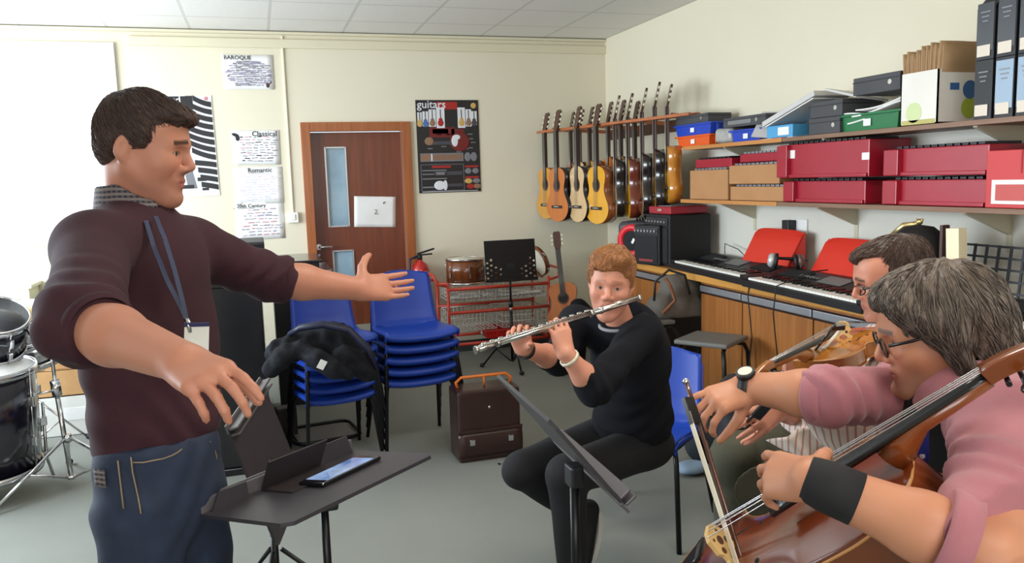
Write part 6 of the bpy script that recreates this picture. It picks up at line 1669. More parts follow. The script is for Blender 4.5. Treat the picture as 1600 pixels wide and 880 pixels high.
# ============================================================ violin family
def fiddle(name, label, cat, B, N_, A_, Zn, S, rib, string_, varn, spike=False):
    """B = bridge foot on the belly; A_ = towards the scroll; Zn = out of the belly; S = body length; local y along A_, z along Zn"""
    y = Vector(A_).normalized(); z = (Vector(Zn)-y*Vector(Zn).dot(y)).normalized(); x = y.cross(z); R = Matrix((x, y, z)).transposed()
    th = thing(name, label, cat, tuple(B), rot=tuple(R.to_euler()))
    k = S/.755; y1 = (.47 if spike else .40)*k; y0 = y1-S
    def hw(t):   # t 0 bottom .. 1 top
        lb, wa, ub = .218*k, .122*k, .170*k
        if t < .25: return lb*math.sqrt(max(0, 1-((t-.25)/.25)**2))
        if t < .36: return lb-.010*k*((t-.25)/.11)**2
        if t < .60: q_ = (t-.48)/.12; return wa+(.200*k-wa if q_ < 0 else .158*k-wa)*abs(q_)**1.8*(.9)
        if t < .78: q_ = (t-.60)/.18; return .158*k+(ub-.158*k)*math.sin(q_*PI/2)
        return ub*math.sqrt(max(0, 1-((t-.78)/.22)**2.3))
    n = 64; half = [(hw(i/n), y0+S*i/n) for i in range(n+1)]
    out = [(w_, yy) for w_, yy in half]+[(-w_, yy) for w_, yy in half[::-1] if w_ > 1e-5]
    varn_b = varn; b = MB()
    inn = [(w_*.965, yy*1.0+(0)) for w_, yy in out]
    m_ = len(out); b.add([(p[0], p[1], -rib) for p in inn]+[(p[0], p[1], -.002*k) for p in inn], [[i, (i+1) % m_, m_+(i+1) % m_, m_+i] for i in range(m_)], True)
    body = b.build('ribs', varn[1], th)
    def plate(z0, s_, mat, nm):
        arch = .024*k
        def f(u, v): 
            t = .004+.992*v; w_ = hw(t); c_ = (u-.5)*2; e_ = (1-abs(c_)**2.2)*min(1, 4*t)*min(1, 4*(1-t)); return (c_*w_, y0+S*t, z0+s_*(arch*e_**1.0))
        return MB().grid(f, 22, 60, -.004*k*s_).build(nm, mat, th)
    bl = plate(0, 1, varn[0], 'belly'); bk = plate(-rib, -1, varn[1], 'back')
    pur = M('pale_edge', '#c98f55', .35)
    for zz in (.001*k, -rib): MB().tube([(p[0], p[1], zz) for p in out], .0035*k, 6, closed=True).build('edge_moulding', pur, th)
    blackw = M('ebony', '#131214', .3, coat=.3)
    arch = .024*k
    for sx in (-1, 1):   # f holes
        pts = []
        for i in range(15):
            q_ = i/14; yy = -.075*k+.15*k*q_; xx = sx*(.085*k-.02*k*q_+.010*k*math.sin((q_-.5)*2*PI)); pts.append((xx, yy, arch*.86))
        f_ = MB().tube([(p[0], p[1], arch*(1-abs(p[0]/hw((p[1]-y0)/S))**2.2)) for p in pts], [.0028*k+.003*k*math.sin(PI*i/14) for i in range(15)], 6)
        for e_ in (0, -1): p = pts[e_]; f_.ball((p[0]-sx*.006*k*(1 if e_ else -1)*0, p[1], arch*(1-abs(p[0]/hw((p[1]-y0)/S))**2.2)), .008*k)
        f_.build('f_hole', M('soundhole_dark', '#0e0907', .8), th)
    # bridge with heart cut-outs
    maple = M('pale_maple_bridge', '#dfb878', .45); hb = .088*k
    bp = [(-.045, 0), (-.045, .012), (-.032, .018), (-.03, .03), (-.042, .045), (-.036, .062), (-.033, .080), (-.015, .090), (.015, .090), (.033, .078), (.036, .062), (.042, .045), (.03, .03), (.032, .018), (.045, .012), (.045, 0), (.025, 0), (.02, .014), (.0, .024), (-.02, .014), (-.025, 0)]
    br = MB(); P = Matrix(((1, 0, 0), (0, 0, -1), (0, 1, 0))); T_ = mat4(P, (0, 0, arch*.9))
    br.prism([(a*k, c*k) for a, c in bp], -.005*k, .005*k, T_); bo = br.build('bridge', maple, th)
    for cx_, cz_, r_ in ((0, .052, .011), (-.02, .036, .008), (.02, .036, .008), (-.018, .068, .004), (.018, .068, .004)):
        MB().cyl((cx_*k, .0057*k, arch*.9+cz_*k), (cx_*k, -.0057*k, arch*.9+cz_*k), r_*k, n=14).build('bridge_cutout', M('bridge_gap', '#5b3a22', .8), bo)
    # neck, fingerboard, scroll
    ny = .68*k; zn = .062*k
    MB().tube([(0, y1-.03*k, .02*k), (0, y1+.01*k, .036*k), (0, y1+.06*k, .049*k), (0, ny, .050*k)], [.040*k, .030*k, .019*k, .016*k], 12).build('neck', varn[1], th)
    fb = MB(); yb = y1-.31*k
    def fbz(yy): return .082*k-.014*k*(yy-yb)/(ny-yb)
    def ff(u, v):
        yy = yb+(ny-yb)*v; w_ = (.031-.015*v)*k; a_ = (u-.5)*2; return (a_*w_, yy, fbz(yy)-.010*k*a_*a_)
    fb.grid(ff, 8, 12, .012*k); fb.build('fingerboard', blackw, th)
    MB().box((0, ny+.003*k, fbz(ny)), (.03*k, .006*k, .01*k)).build('nut', blackw, th)
    MB().grid(lambda u, v: ((u-.5)*2*(.018-.008*(0))*k*(.95-.35*0), ny+.125*k*v, (.045-.03*v*v)*k+.03*k*0), 2, 8, -.032*k).build('pegbox', varn[1], th)
    sc_ = MB(); pts = []; rad = []
    for i in range(26): a_ = i/25*3.6*PI; r_ = .034*k*(1-i/30); pts.append((0, ny+.145*k+r_*math.sin(a_)*.9, .0*k+r_*-math.cos(a_)*-1*.9+.0)); rad.append(.011*k*(1-i/60))
    sc_.tube(pts, rad, 8); sc_.cyl((-.02*k, ny+.145*k, 0), (.02*k, ny+.145*k, 0), .016*k); sc_.build('scroll', varn[1], th)
    for i in range(4):
        sx = 1 if i % 2 else -1; yy = ny+(.022+.026*i)*k
        MB().cyl((-sx*.02*k, yy, .03*k), (sx*.05*k, yy, .03*k), .0055*k, .004*k, 10).ball((sx*.062*k, yy, .03*k), (.015*k, .012*k, .006*k), 12).build('peg', blackw, th)
    MB().grid(lambda u, v: ((u-.5)*(.075-.045*v)*k*(1.0), y0+.03*k+.22*k*(1-v)*.95, (.078-.05*v)*k), 6, 8, .008*k).build('tailpiece', blackw, th)
    silverw = M('steel_string', '#c9cace', .25, .9)
    for i in range(4):
        a_ = (i-1.5)/1.5; p0 = (a_*.024*k, y0+.24*k, .078*k); p1 = (a_*.023*k, 0, arch*.9+.089*k-.005*k*a_*a_); p2 = (a_*.011*k, ny, fbz(ny)+.006*k)
        MB().tube([p0, p1, p2, (a_*.006*k, ny+.05*k, .04*k)], .0011*k*(1.3-.15*i)+.0002, 5).build('string', silverw, th)
    if spike: MB().cyl((0, y0-.0, -rib/2), (0, y0-spike, -rib/2), .006).build('spike', steel, th)
    return th, R, k
def bow(name, label, frog, tip, hair_side, L=.72, dark='#5a2c1c', mat=None):
    frog = Vector(frog); a = (Vector(tip)-frog).normalized(); h = (Vector(hair_side)-a*Vector(hair_side).dot(a)).normalized()
    R = Matrix((a, a.cross(h)*-1, h)).transposed()
    if R.determinant() < 0: R = Matrix((a, a.cross(h), h)).transposed()
    th = thing(name, label, 'bow', tuple(frog)); 
    bm_ = mat or wood('bow_stick_'+dark[1:], dark, '#41200f', .3, .5, 0, .5)
    P = lambda x, z: a*x+h*z
    MB().tube([P(-.03, 0), P(.0, 0), P(L*.3, .004), P(L*.6, .008), P(L*.9, .003), P(L, 0)], [.005, .005, .0046, .004, .0034, .003], 8).build('stick', bm_, th)
    MB().tube([P(0, .0), P(.09, .0)], .0056, 8).build('grip_wrap', M('dark_leather_wrap', '#1b1615', .6), th)
    MB().bar(P(-.0, .010), P(.055, .010), .011, .022, up=tuple(h)).build('frog', M('ebony', '#131214', .3, coat=.3), th)
    MB().bar(P(L-.012, .0), P(L+.006, .022), .009, .012, up=tuple(h)).build('tip_head', bm_, th)
    MB().bar(P(.03, .019), P(L-.003, .020), .011, .002, up=tuple(h)).build('bow_hair', M('pale_bow_hair', '#e8dcc4', .5), th)
    MB().ball(P(-.036, 0), (.007, .007, .007), 10).build('end_screw', chrome, th)
    return th

# ---------------------------------------------------------------- the flute player
def shoe(th, a, fwd, up, m, L=.20, sole=None):
    a = Vector(a); f_ = Vector(fwd).normalized(); u = (Vector(up)-f_*Vector(up).dot(f_)).normalized(); r_ = f_.cross(u)
    S = Field(tuple(a-Vector((.3,)*3)), tuple(a+Vector((.3,)*3)), .006)
    S.cone(a-f_*.03-u*.03, a+f_*L-u*.045, .040, .033, .02, sq=(r_, 1.15)).cone(a-f_*.01, a+u*.04, .042, .043, .02)
    S.plane(a-u*.078, -u, .002); o = S.mesh('shoe', m, th)
    if sole:
        lo = Vector(th.location); R = Matrix((r_, f_, u)).transposed()
        pl = [(.040*math.cos(t_)*(1.0), (L+.065)/2*math.sin(t_)) for t_ in [2*PI*i/28 for i in range(28)]]
        MB().prism(pl, -.012, .006, mat4(R, a-u*.072+f_*(L/2-.0)-lo)).build('white_sole', sole, o)
def flutist():
    base = '#cc8f76'
    hc = D(955, 441, 2.68); R = headR((-.50, -.86, -.10), roll=-.10); H = Head(hc, R, .97, .92)
    nb = D(972, 500, 2.76); pel = D(982, 668, 3.02); ch = D(985, 570, 2.84)
    sR, eR, wR = D(898, 503, 2.90), D(872, 562, 2.70), D(818, 545, 2.50)
    sL, eL, wL = D(1004, 520, 2.70), D(928, 606, 2.48), D(884, 553, 2.42)
    f0, f1 = D(743, 547, 2.32), D(998, 466, 2.60)
    flu = lambda t: f0.lerp(f1, t)
    F = Field((.5, 2.0, .35), (1.65, 3.25, 1.4), .009, [box_around(H.P(0, 0, 0), .135, .0042), box_around(wR.lerp(flu(.2), .5), .10, .005), box_around(wL.lerp(flu(.45), .5), .10, .005)])
    H.build(F, jaw=.9, nose=.95)
    n2 = nb-Vector((0, 0, .07)); F.cone(H.P(0, -.022, -.055), nb-Vector((0, 0, .03)), .046, .048, .012).cone(n2, ch, .06, .07, .03).cone(ch, pel, .07, .08, .05)
    F.cone(n2, sR, .04, .04, .02).cone(n2, sL, .04, .04, .02)
    for s_, e_, w_ in ((sR, eR, wR), (sL, eL, wL)): F.cone(s_, e_, .042, .037, .03).cone(e_, e_.lerp(w_, .35), .036, .037, .02).cone(e_.lerp(w_, .35), w_, .037, .024, .02)
    ax = (f1-f0).normalized(); view = CF*-1
    # hands: left hand in front of the flute with its back to the camera, right hand behind it, fingers over the top
    up_ = Vector((0, 0, 1))
    dL = (flu(.50)+Vector((-.02, -.0, .045))-wL); hand(F, wL-dL.normalized()*.01, dL, Vector((.15, -1, .25)), -1, .88, curl=(.55, .6, .6, .55), mcp=(.35, .4, .45, .5), thumb=(.25, .5, .2), spread=.10)
    dR = (flu(.27)+Vector((.0, .03, .05))-wR); hand(F, wR-dR.normalized()*.01, dR+Vector((-.02, 0, .04)), Vector((.35, .75, .5)), 1, .88, curl=(.55, .6, .6, .6), mcp=(.5, .55, .6, .6), thumb=(.5, .7, .3), spread=.10)
    th = thing('person', 'seated person in a black jumper with short ginger hair playing a silver flute', 'person', (1.35, 2.9, 0))
    def col(P): return H.tint(P, knuckle_tint(P, base, '#bd7462'), base, brow='#8a5a40', lip='#b0635c', brow_w=.55)
    F.mesh('body', skinm, th, col)
    lo = Vector(th.location)
    hm = M('ginger_hair', '#9a6335', .55, var=(50, '#7a4a26', .3), bump=(140, .7, .003), sheen=.3)
    G = Field(tuple(H.c-Vector((.16,)*3)), tuple(H.c+Vector((.16,)*3)), .0045)
    e = lambda x, y, z, a, b, c, k=.01, op='add': G.ell(H.P(x, y, z), (a*H.s, b*H.s, c*H.s), R, k, op)
    e(0, -.006, .046, .081, .094, .082); e(-.02, .050, .090, .050, .043, .030, .02); e(.030, .066, .070, .034, .028, .020, .015); e(0, -.050, .0, .070, .046, .058, .02)
    for sx in (-1, 1): G.cone(H.P(sx*.074, .012, .03), H.P(sx*.074, .018, .0), .009, .006, .012)
    e(0, .112, .006, .12, .066, .056, .006, 'sub'); G.box(H.P(0, .075, -.10), (.12, .078, .085), R, .02, .006, 'sub'); G.box(H.P(0, -.03, -.12), (.12, .12, .07), R, .01, .006, 'sub')
    for sx in (-1, 1): e(sx*.088, -.010, -.016, .018, .022, .032, .004, 'sub')
    G.warp(lambda x, y, z: .0055*wob(x, y, z, 80, 1)+.002*wob(x, y, z, 190, 4)+.0012*np.sin((x*1.2+z*.5)*330+5*np.sin(z*30+y*20)), .02)
    ho = G.mesh('hair', hm, th); strands(ho, H, th, M('ginger_strand', '#a06a3a', .5), 2200, (.3, .5, 0), .012, .0009, lift=.25, seed=2)
    # jumper
    jm = M('black_knit', '#121318', .95, var=(18, '#17181e', .3), bump=(480, .4, .001), spec=.2)
    Ft = Vector((-.80, -.60, 0)).normalized(); Lt = Vector((0, 0, 1)).cross(Ft).normalized(); Rt = Matrix((Lt, -Ft, Vector((0, 0, 1)))).transposed()
    J = Field((.75, 2.05, .38), (1.75, 3.35, 1.25), .0075)
    J.ell(ch+Vector((0, 0, .03)), (.148, .108, .20), Rt, .04); J.ell(D(993, 625, 2.92), (.135, .112, .16), Rt, .05); J.ell(D(988, 655, 2.96), (.150, .125, .11), Rt, .05)
    J.cone(nb+Vector((0, 0, -.035)), sR, .055, .056, .05).cone(nb+Vector((0, 0, -.035)), sL, .055, .056, .05)
    cR = eR.lerp(wR, .35); cL = eL.lerp(wL, .42)
    J.cone(sR, eR, .058, .052, .03).cone(eR, cR, .053, .047, .02, flat=2); J.cone(sL, eL, .060, .053, .03).cone(eL, cL, .056, .044, .02, flat=2)
    J.plane((0, 0, pel.z-.085), (0, 0, -1), .004)
    nk = (H.P(0, -.02, -.05)-nb).normalized()
    J.ell(nb+Vector((0, 0, .03))+Ft*.015, (.072, .078, .05), Rt, .006, 'sub')
    def folds(x, y, z): return .0035*wob(x, y, z, 23, 3)+.0025*np.sin(z*70+7*np.sin(x*15+y*9))*np.clip((1.0-z)/.3, 0, 1)
    J.warp(folds, .03); ax1 = (eL-sL).normalized()
    J.warp(lambda x, y, z: .0035*np.sin(((x-eL.x)*ax1.x+(y-eL.y)*ax1.y+(z-eL.z)*ax1.z)*100+3*np.sin(x*30)), .03, tuple(eL-Vector((.12,)*3)), tuple(eL+Vector((.14,)*3)))
    J.mesh('jumper', jm, th)
    # grey neckband
    gb = M('grey_neckband', '#8f8f94', .8); pts = []
    for i in range(28): a_ = 2*PI*i/28; pts.append(nb-lo+Lt*.070*math.cos(a_)+Ft*(.012+.072*math.sin(a_))+Vector((0, 0, -.012-.012*math.sin(a_))))
    MB().tube(pts, .006, 8, closed=True).build('neckband', gb, th)
    # trousers, crossed legs
    tm = M('black_trousers', '#101014', .85, var=(12, '#16161b', .3), bump=(300, .3, .001))
    hR = pel+Lt*-.09+Vector((0, 0, -.05)); hL = pel+Lt*.09+Vector((0, 0, -.05))
    kR = D(815, 735, 2.86); aR = D(900, 800, 3.10); kL = D(886, 742, 2.66); aL = Vector((kL.x+.03, kL.y+.04, .10))
    T = Field((.65, 2.2, -.01), (1.75, 3.4, .75), .0085)
    T.ell(pel+Vector((0, 0, -.06)), (.148, .14, .095), Rt, .03)
    T.cone(hR, kR, .088, .068, .03).cone(kR, aR, .066, .046, .02); T.cone(hL, kL, .088, .068, .03).cone(kL, aL, .066, .045, .02)
    T.warp(lambda x, y, z: .003*wob(x, y, z, 26, 6), .03); T.plane((0, 0, .06), (0, 0, -1), .003)
    T.mesh('trousers', tm, th)
    shoem = M('black_canvas', '#121215', .7); solew = M('white_rubber', '#d8d4cc', .5)
    shoe(th, aR+Vector((.02, .0, -.02)), (-.30, -.25, -.85), (-.85, -.1, .35), shoem, .15, solew)
    shoe(th, Vector((aL.x, aL.y, .082)), (-.85, -.45, 0), (0, 0, 1), shoem, .16, solew)
    # watch and bracelet
    MB().lathe([(.029, -.009), (.031, -.009), (.031, .009), (.029, .009)], 28, mat4(frame(wR-eR), wR-(wR-eR).normalized()*.012-lo)).build('watch_strap', M('black_strap', '#1c1a1b', .6), th)
    MB().lathe([(.028, -.005), (.032, -.005), (.032, .005), (.028, .005)], 28, mat4(frame(wL-eL), wL-(wL-eL).normalized()*.02-lo)).build('bracelet', M('cream_bracelet', '#d9d3bc', .5), th)
    # the flute
    ft = thing('flute', 'silver flute held sideways at the lips of the person in the black jumper', 'flute', tuple(f0))
    fs = M('flute_silver', '#d3d0cb', .2, 1); L_ = (f1-f0).length; X = ax
    MB().cyl((0, 0, 0), X*L_*.12, .0098, n=20).build('foot_joint', fs, ft)
    MB().cyl(X*L_*.12, X*L_*.68, .0098, n=20).build('body_tube', fs, ft); MB().cyl(X*L_*.68, X*L_, .0098, .0088, n=20).build('head_joint', fs, ft)
    for t_ in (0, .12, .68, .74, .995): MB().cyl(X*L_*(t_-.004), X*L_*(t_+.012), .0118, n=20).build('ring', fs, ft)
    upk = (Vector((0, 0, 1))-X*X.z); upk.normalize(); sd = X.cross(upk)
    if sd.dot(CF) > 0: sd = -sd
    for i in range(14):
        t_ = .05+.61*i/13
        MB().cyl(X*L_*t_+upk*.010, X*L_*t_+upk*.0135, .0082, n=18).build('key_cup', fs, ft)
    MB().tube([X*L_*.03+upk*.009+sd*.010, X*L_*.64+upk*.009+sd*.010], .0022, 6).build('key_rod', fs, ft)
    MB().tube([X*L_*.03+upk*.006-sd*.010, X*L_*.3+upk*.006-sd*.010], .0022, 6).build('key_rod', fs, ft)
    MB().ball(X*L_*.87+upk*.006, (.02, .012, .008), 14, frame(upk, X)).build('lip_plate', fs, ft)
flutist()

# ---------------------------------------------------------------- the cello player and cello
varnC = (wood('cello_belly', '#7a3413', '#5a230c', .22, .8, 1, .3), wood('cello_ribs', '#8a4416', '#66300f', .22, .8, 1, .3))
varnV = (wood('violin_belly', '#b87426', '#9a5c1b', .22, .8, 1, 1), wood('violin_ribs', '#a8641f', '#8c4e17', .22, .8, 1, 1))
nut, brg = D(1530, 578, 1.20), D(1122, 845, 1.47)
A_ = (nut-brg).normalized(); vdir = brg.lerp(nut, .5)-Vector((0, 0, CAM_H))
e1 = -(vdir-A_*vdir.dot(A_)).normalized(); e2 = A_.cross(e1)
if e2.z < 0: e2 = -e2
ang = math.radians(64); Nc = e1*math.cos(ang)+e2*math.sin(ang)
slen = (nut-brg).length; body = .755*slen/.68
kk = body/.755
foot = brg-Nc*.075*kk
cello, RC, kC = fiddle('cello', 'reddish brown cello leaning on the chest of the grey haired player', 'cello', foot, None, A_, Nc, body, .115*kk, None, varnC, spike=.25)
fr = D(1080, 622, 1.60); tp = D(1166, 885, 1.44)
bow('cello_bow', 'cello bow with pale hair held in the outstretched hand with the watch', fr, tp, Vector((-.8, -.3, -.1)), .70)
def cellist():
    base = '#c58a6a'
    hc = D(1465, 511, 1.52); R = headR((-.82, .50, -.30), roll=0); H = Head(hc, R, 1.02)
    nb = D(1505, 600, 1.50); ch = D(1520, 720, 1.52); pel = Vector((1.50, 1.27, .56))
    sR, eR, wR = D(1425, 618, 1.68), D(1300, 620, 1.54), D(1165, 605, 1.66)
    sL, eL, wL = D(1590, 668, 1.30), D(1545, 868, 1.10), D(1268, 750, 1.19)
    F = Field((.55, .75, .5), (1.95, 2.05, 1.42), .009, [box_around(H.P(0, 0, 0), .135, .0042), box_around(wR+(D(1085, 640, 1.62)-wR)*.5, .10, .0042), box_around(wL+(D(1190, 745, 1.3)-wL)*.5, .11, .0042)])
    H.build(F, jaw=1.0, nose=1.05, full=1.0, ears=False)
    n2 = nb-Vector((0, 0, .08)); F.cone(H.P(0, -.025, -.05), nb-Vector((0, 0, .03)), .058, .060, .02).cone(n2, ch, .06, .08, .03).cone(ch, pel, .08, .09, .05)
    F.cone(n2, sR, .04, .045, .02).cone(n2, sL, .04, .045, .02)
    F.cone(sR, eR, .048, .043, .03).cone(eR, eR.lerp(wR, .3), .044, .045, .02).cone(eR.lerp(wR, .3), wR, .045, .029, .02)
    F.cone(sL, eL, .050, .045, .03).cone(eL, eL.lerp(wL, .35), .046, .048, .02).cone(eL.lerp(wL, .35), wL, .048, .031, .02)
    dR = fr+A_*.0+Vector((-.02, .0, .02))-wR
    vr = (wR-Vector((0, 0, CAM_H))).normalized()
    hand(F, wR-dR.normalized()*.012, D(1092, 632, 1.62)-wR, Vector((0, 0, 1))-vr*.7, 1, 1.0, curl=(.62, .68, .62, .15), mcp=(.80, .75, .60, .08), spread=.07, thumb=(.25, 1.0, .2))
    hand(F, wL-(D(1190, 742, 1.3)-wL).normalized()*.012, D(1190, 740, 1.28)-wL, Nc*.9-vr*.45, -1, 1.0, curl=(.45, .5, .55, .6), mcp=(.15, .35, .5, .6), spread=.12, thumb=(1.1, .6, .2))
    th = thing('person', 'seated person with shoulder length grey hair, glasses and a pink shirt playing a cello', 'person', (1.62, 1.42, 0)); lo = Vector(th.location)
    def col(P): return H.tint(P, knuckle_tint(P, base, '#b96f5c'), base, brow='#6e625c', lip='#a5625a', stubble='#9a8076', cheek='#b8604f')
    F.mesh('body', skinm, th, col)
    # long grey hair
    hm = M('grey_brown_hair', '#4e4036', .5, var=(26, '#75675a', .3), bump=(120, .9, .004), stretch=(1, 1, .25))
    G = Field(tuple(H.c-Vector((.21,)*3)), tuple(H.c+Vector((.21,)*3)), .0045)
    e = lambda x, y, z, a, b, c, k=.01, op='add': G.ell(H.P(x, y, z), (a*H.s, b*H.s, c*H.s), R, k, op)
    e(0, -.012, .040, .089, .108, .086); e(0, .048, .076, .066, .050, .030, .02); e(0, -.07, -.02, .088, .062, .10, .03); e(0, -.075, -.09, .078, .05, .06, .03)
    for sx in (-1, 1): G.cone(H.P(sx*.080, .005, .03), H.P(sx*.084, -.012, -.085), .022, .018, .02).cone(H.P(sx*.07, .055, .065), H.P(sx*.082, .0, .0), .022, .018, .02)
    e(0, .118, .010, .12, .062, .058, .008, 'sub'); G.box(H.P(0, .10, -.10), (.12, .078, .10), R, .03, .008, 'sub')
    G.cone(nb+Vector((0, 0, .05)), nb+Vector((0, 0, -.2)), .05, .06, .004, 'sub')
    hz = np.array(R.col[2]); hy = np.array(R.col[1])
    def wavy(x, y, z):
        u = (x-H.c.x)*R.col[0].x+(y-H.c.y)*R.col[0].y+(z-H.c.z)*R.col[0].z; v = (x-H.c.x)*hy[0]+(y-H.c.y)*hy[1]+(z-H.c.z)*hy[2]; w_ = (x-H.c.x)*hz[0]+(y-H.c.y)*hz[1]+(z-H.c.z)*hz[2]
        return .0026*np.sin(v*190+6*np.sin(w_*14)+3*np.sin(u*25))+.0016*np.sin(v*420+9*np.sin(w_*11+1))+.004*wob(x, y, z, 28, 2)
    G.warp(wavy, .025); ho = G.mesh('hair', hm, th); strands(ho, H, th, M('grey_strand', '#7a6d62', .45), 2600, (0, -.3, -.5), .028, .0008, lift=.06, seed=3, jit_=.16); strands(ho, H, th, M('dark_grey_strand', '#3f352f', .5), 2200, (0, -.3, -.5), .028, .0008, lift=.06, seed=5, jit_=.16)
    # glasses
    gm_ = M('dark_glasses_frame', '#1b191b', .3); gl = th
    b = MB(); 
    for sx in (-1, 1):
        b.tube([H.P(sx*.083, -.005, .012)-lo, H.P(sx*.078, .06, .006)-lo, H.P(sx*.062, .098, .004)-lo], .0030, 6)
        b.tube([H.P(sx*.034+.026*math.cos(t_), .104-.10*abs(sx*.034+.026*math.cos(t_)-sx*.0)*.12, -.004+.017*math.sin(t_))-lo for t_ in [2*PI*i/20 for i in range(20)]], .0019, 6, closed=True)
    b.tube([H.P(-.010, .106, .002)-lo, H.P(.010, .106, .002)-lo], .002, 6)
    b.build('glasses', gm_, th)
    # shirt
    sm = M('pink_shirt', '#b07078', .85, var=(9, '#a1636b', .3), bump=(300, .3, .001), sheen=.2)
    Ft = Vector((-.72, .55, 0)).normalized(); Lt = Vector((0, 0, 1)).cross(Ft).normalized(); Rt = Matrix((Lt, -Ft, Vector((0, 0, 1)))).transposed()
    J = Field((.78, .8, .42), (2.1, 2.05, 1.2), .0075)
    J.ell(ch+Vector((.03, .03, .02)), (.19, .135, .21), Rt, .04); J.ell(pel+Vector((.0, .0, .14)), (.175, .15, .2), Rt, .06)
    J.ell(ch+Ft*.14+Lt*.075+Vector((0, 0, .0)), (.115, .12, .25), Rt, .012, 'sub')
    J.cone(nb+Vector((0.02, 0, -.05)), sR, .075, .075, .05).cone(nb+Vector((0.02, 0, -.05)), sL, .075, .080, .05)
    cR = eR.lerp(wR, .20); cL = eL.lerp(wL, .24)
    J.cone(sR, eR, .066, .052, .04).cone(eR, cR, .051, .050, .02, flat=2); J.cone(sL, eL, .088, .072, .04).cone(eL, cL, .072, .064, .03, flat=2)
    J.plane((0, 0, .47), (0, 0, -1), .004); J.ell(nb+Vector((0, 0, .03)), (.066, .07, .05), Rt, .006, 'sub')
    J.warp(lambda x, y, z: .005*wob(x, y, z, 21, 3)+.0025*wob(x, y, z, 55, 8), .03)
    for (s_, e_, sd_) in ((sR, eR, 0), (sL, eL, 1)):
        a_ = (e_-s_).normalized(); m_ = s_.lerp(e_, .6)
        J.warp(lambda x, y, z: .005*np.sin(((x-e_.x)*a_.x+(y-e_.y)*a_.y+(z-e_.z)*a_.z)*78+4*np.sin((x+z)*22+sd_)), .03, tuple(m_-Vector((.16,)*3)), tuple(m_+Vector((.16,)*3)))
    jo = J.mesh('pink_shirt', sm, th)
    for c_, a_, r_ in ((cR, wR-eR, .047), (cL, wL-eL, .061)):
        MB().lathe([(r_, -.02), (r_+.009, -.018), (r_+.010, .014), (r_+.004, .02), (r_-.004, .018)], 36, mat4(frame(a_), c_-a_.normalized()*.012-lo)).build('rolled_cuff', sm, jo)
    # collar leaves
    K = Field(tuple(nb-Vector((.15,)*3)), tuple(nb+Vector((.15,)*3)), .0045); nk = (H.P(0, -.025, -.05)-nb).normalized()
    K.cone(nb-nk*.03, nb+nk*.035, .090, .072, .004, flat=2); K.cone(nb-nk*.06, nb+nk*.08, .078, .062, .004, 'sub'); K.box(nb+Ft*.09, (.02, .05, .08), Rt, .004, .003, 'sub'); K.mesh('collar', sm, th)
    # dark t-shirt
    dk = M('black_tshirt', '#141518', .85, bump=(300, .3, .001))
    T = Field((1.1, 1.0, .45), (1.95, 2.0, 1.2), .008); T.ell(ch+Vector((.03, .03, .02))+Ft*.006, (.172, .130, .22), Rt, .04); T.ell(pel+Vector((0, 0, .14)), (.15, .15, .19), Rt, .05)
    T.cone(nb+Vector((0, 0, -.05)), ch, .07, .09, .05)
    T.plane((0, 0, .49), (0, 0, -1), .004); T.mesh('tshirt', dk, th)
    # trousers (pale jeans) around the cello
    jm = M('pale_jeans', '#8d949c', .85, var=(20, '#7b838d', .3), bump=(350, .3, .001))
    hR, hL = pel-Lt*.10+Vector((0, 0, -.03)), pel+Lt*.10+Vector((0, 0, -.03))
    kR = D(1205, 872, 1.72); kR.z = min(kR.z, .56); kL = Vector((1.22, .92, .52)); aR = Vector((kR.x+.02, kR.y+.05, .1)); aL = Vector((1.2, .9, .1))
    B = Field((.75, .7, -.01), (1.98, 2.2, .78), .009); B.ell(pel+Vector((0, 0, -.03)), (.18, .15, .10), Rt, .03)
    B.cone(hR, kR, .085, .066, .03).cone(kR, aR, .066, .05, .02).cone(hL, kL, .085, .066, .03).cone(kL, aL, .066, .05, .02); B.plane((0, 0, .06), (0, 0, -1), .003)
    B.warp(lambda x, y, z: .003*wob(x, y, z, 26, 6), .03); B.mesh('jeans', jm, th)
    shm = M('brown_shoe_leather', '#3a2a22', .45)
    shoe(th, Vector((aR.x, aR.y, .083)), Ft, (0, 0, 1), shm, .17); shoe(th, Vector((aL.x, aL.y, .083)), Ft, (0, 0, 1), shm, .17)
    # watch, wrist support, lanyard badge
    wc = wR-(wR-eR).normalized()*.008; fr_ = frame(wR-eR)
    b = MB().lathe([(.0305, -.010), (.0335, -.010), (.0335, .010), (.0305, .010)], 32, mat4(fr_, wc-lo)); ws = b.build('watch_strap', rub, th)
    nw = (Vector((0, 0, 1))-vr*.55); nw = (nw-(wR-eR).normalized()*nw.dot((wR-eR).normalized())).normalized()
    MB().cyl(wc+nw*.030-lo, wc+nw*.041-lo, .019, n=28).build('watch_case', rub, ws); MB().cyl(wc+nw*.0405-lo, wc+nw*.0418-lo, .0145, n=28).build('watch_face', M('cream_dial', '#e8e2c8', .4), ws)
    aL_ = (wL-eL).normalized(); 
    MB().lathe([(.030, -.046), (.0395, -.044), (.0385, .0), (.035, .022), (.033, .030), (.028, .032)], 36, mat4(frame(aL_), wL-aL_*.022-lo)).build('wrist_support', M('black_neoprene', '#17171a', .8, bump=(200, .3, .001)), th)
    bc = D(1428, 694, 1.335); Rb = Euler((.2, -.05, -.75)).to_matrix()
    MB().box((0, 0, 0), (.045, .004, .062), Rb, bev=.001).build('badge_card', M('blue_badge', '#2c3a8f', .35), th).location = bc-lo
    for q_ in (-.02, .02): MB().box(Rb @ Vector((.0, -.0028, q_)), (.032, .001, .006), Rb).build('badge_print', white, th).location = bc-lo
    MB().tube([D(1437, 672, 1.355)-lo, D(1441, 660, 1.355)-lo, D(1445, 650, 1.355)-lo], [.004, .006, .004], 8).build('badge_clip', chrome, th)
cellist()

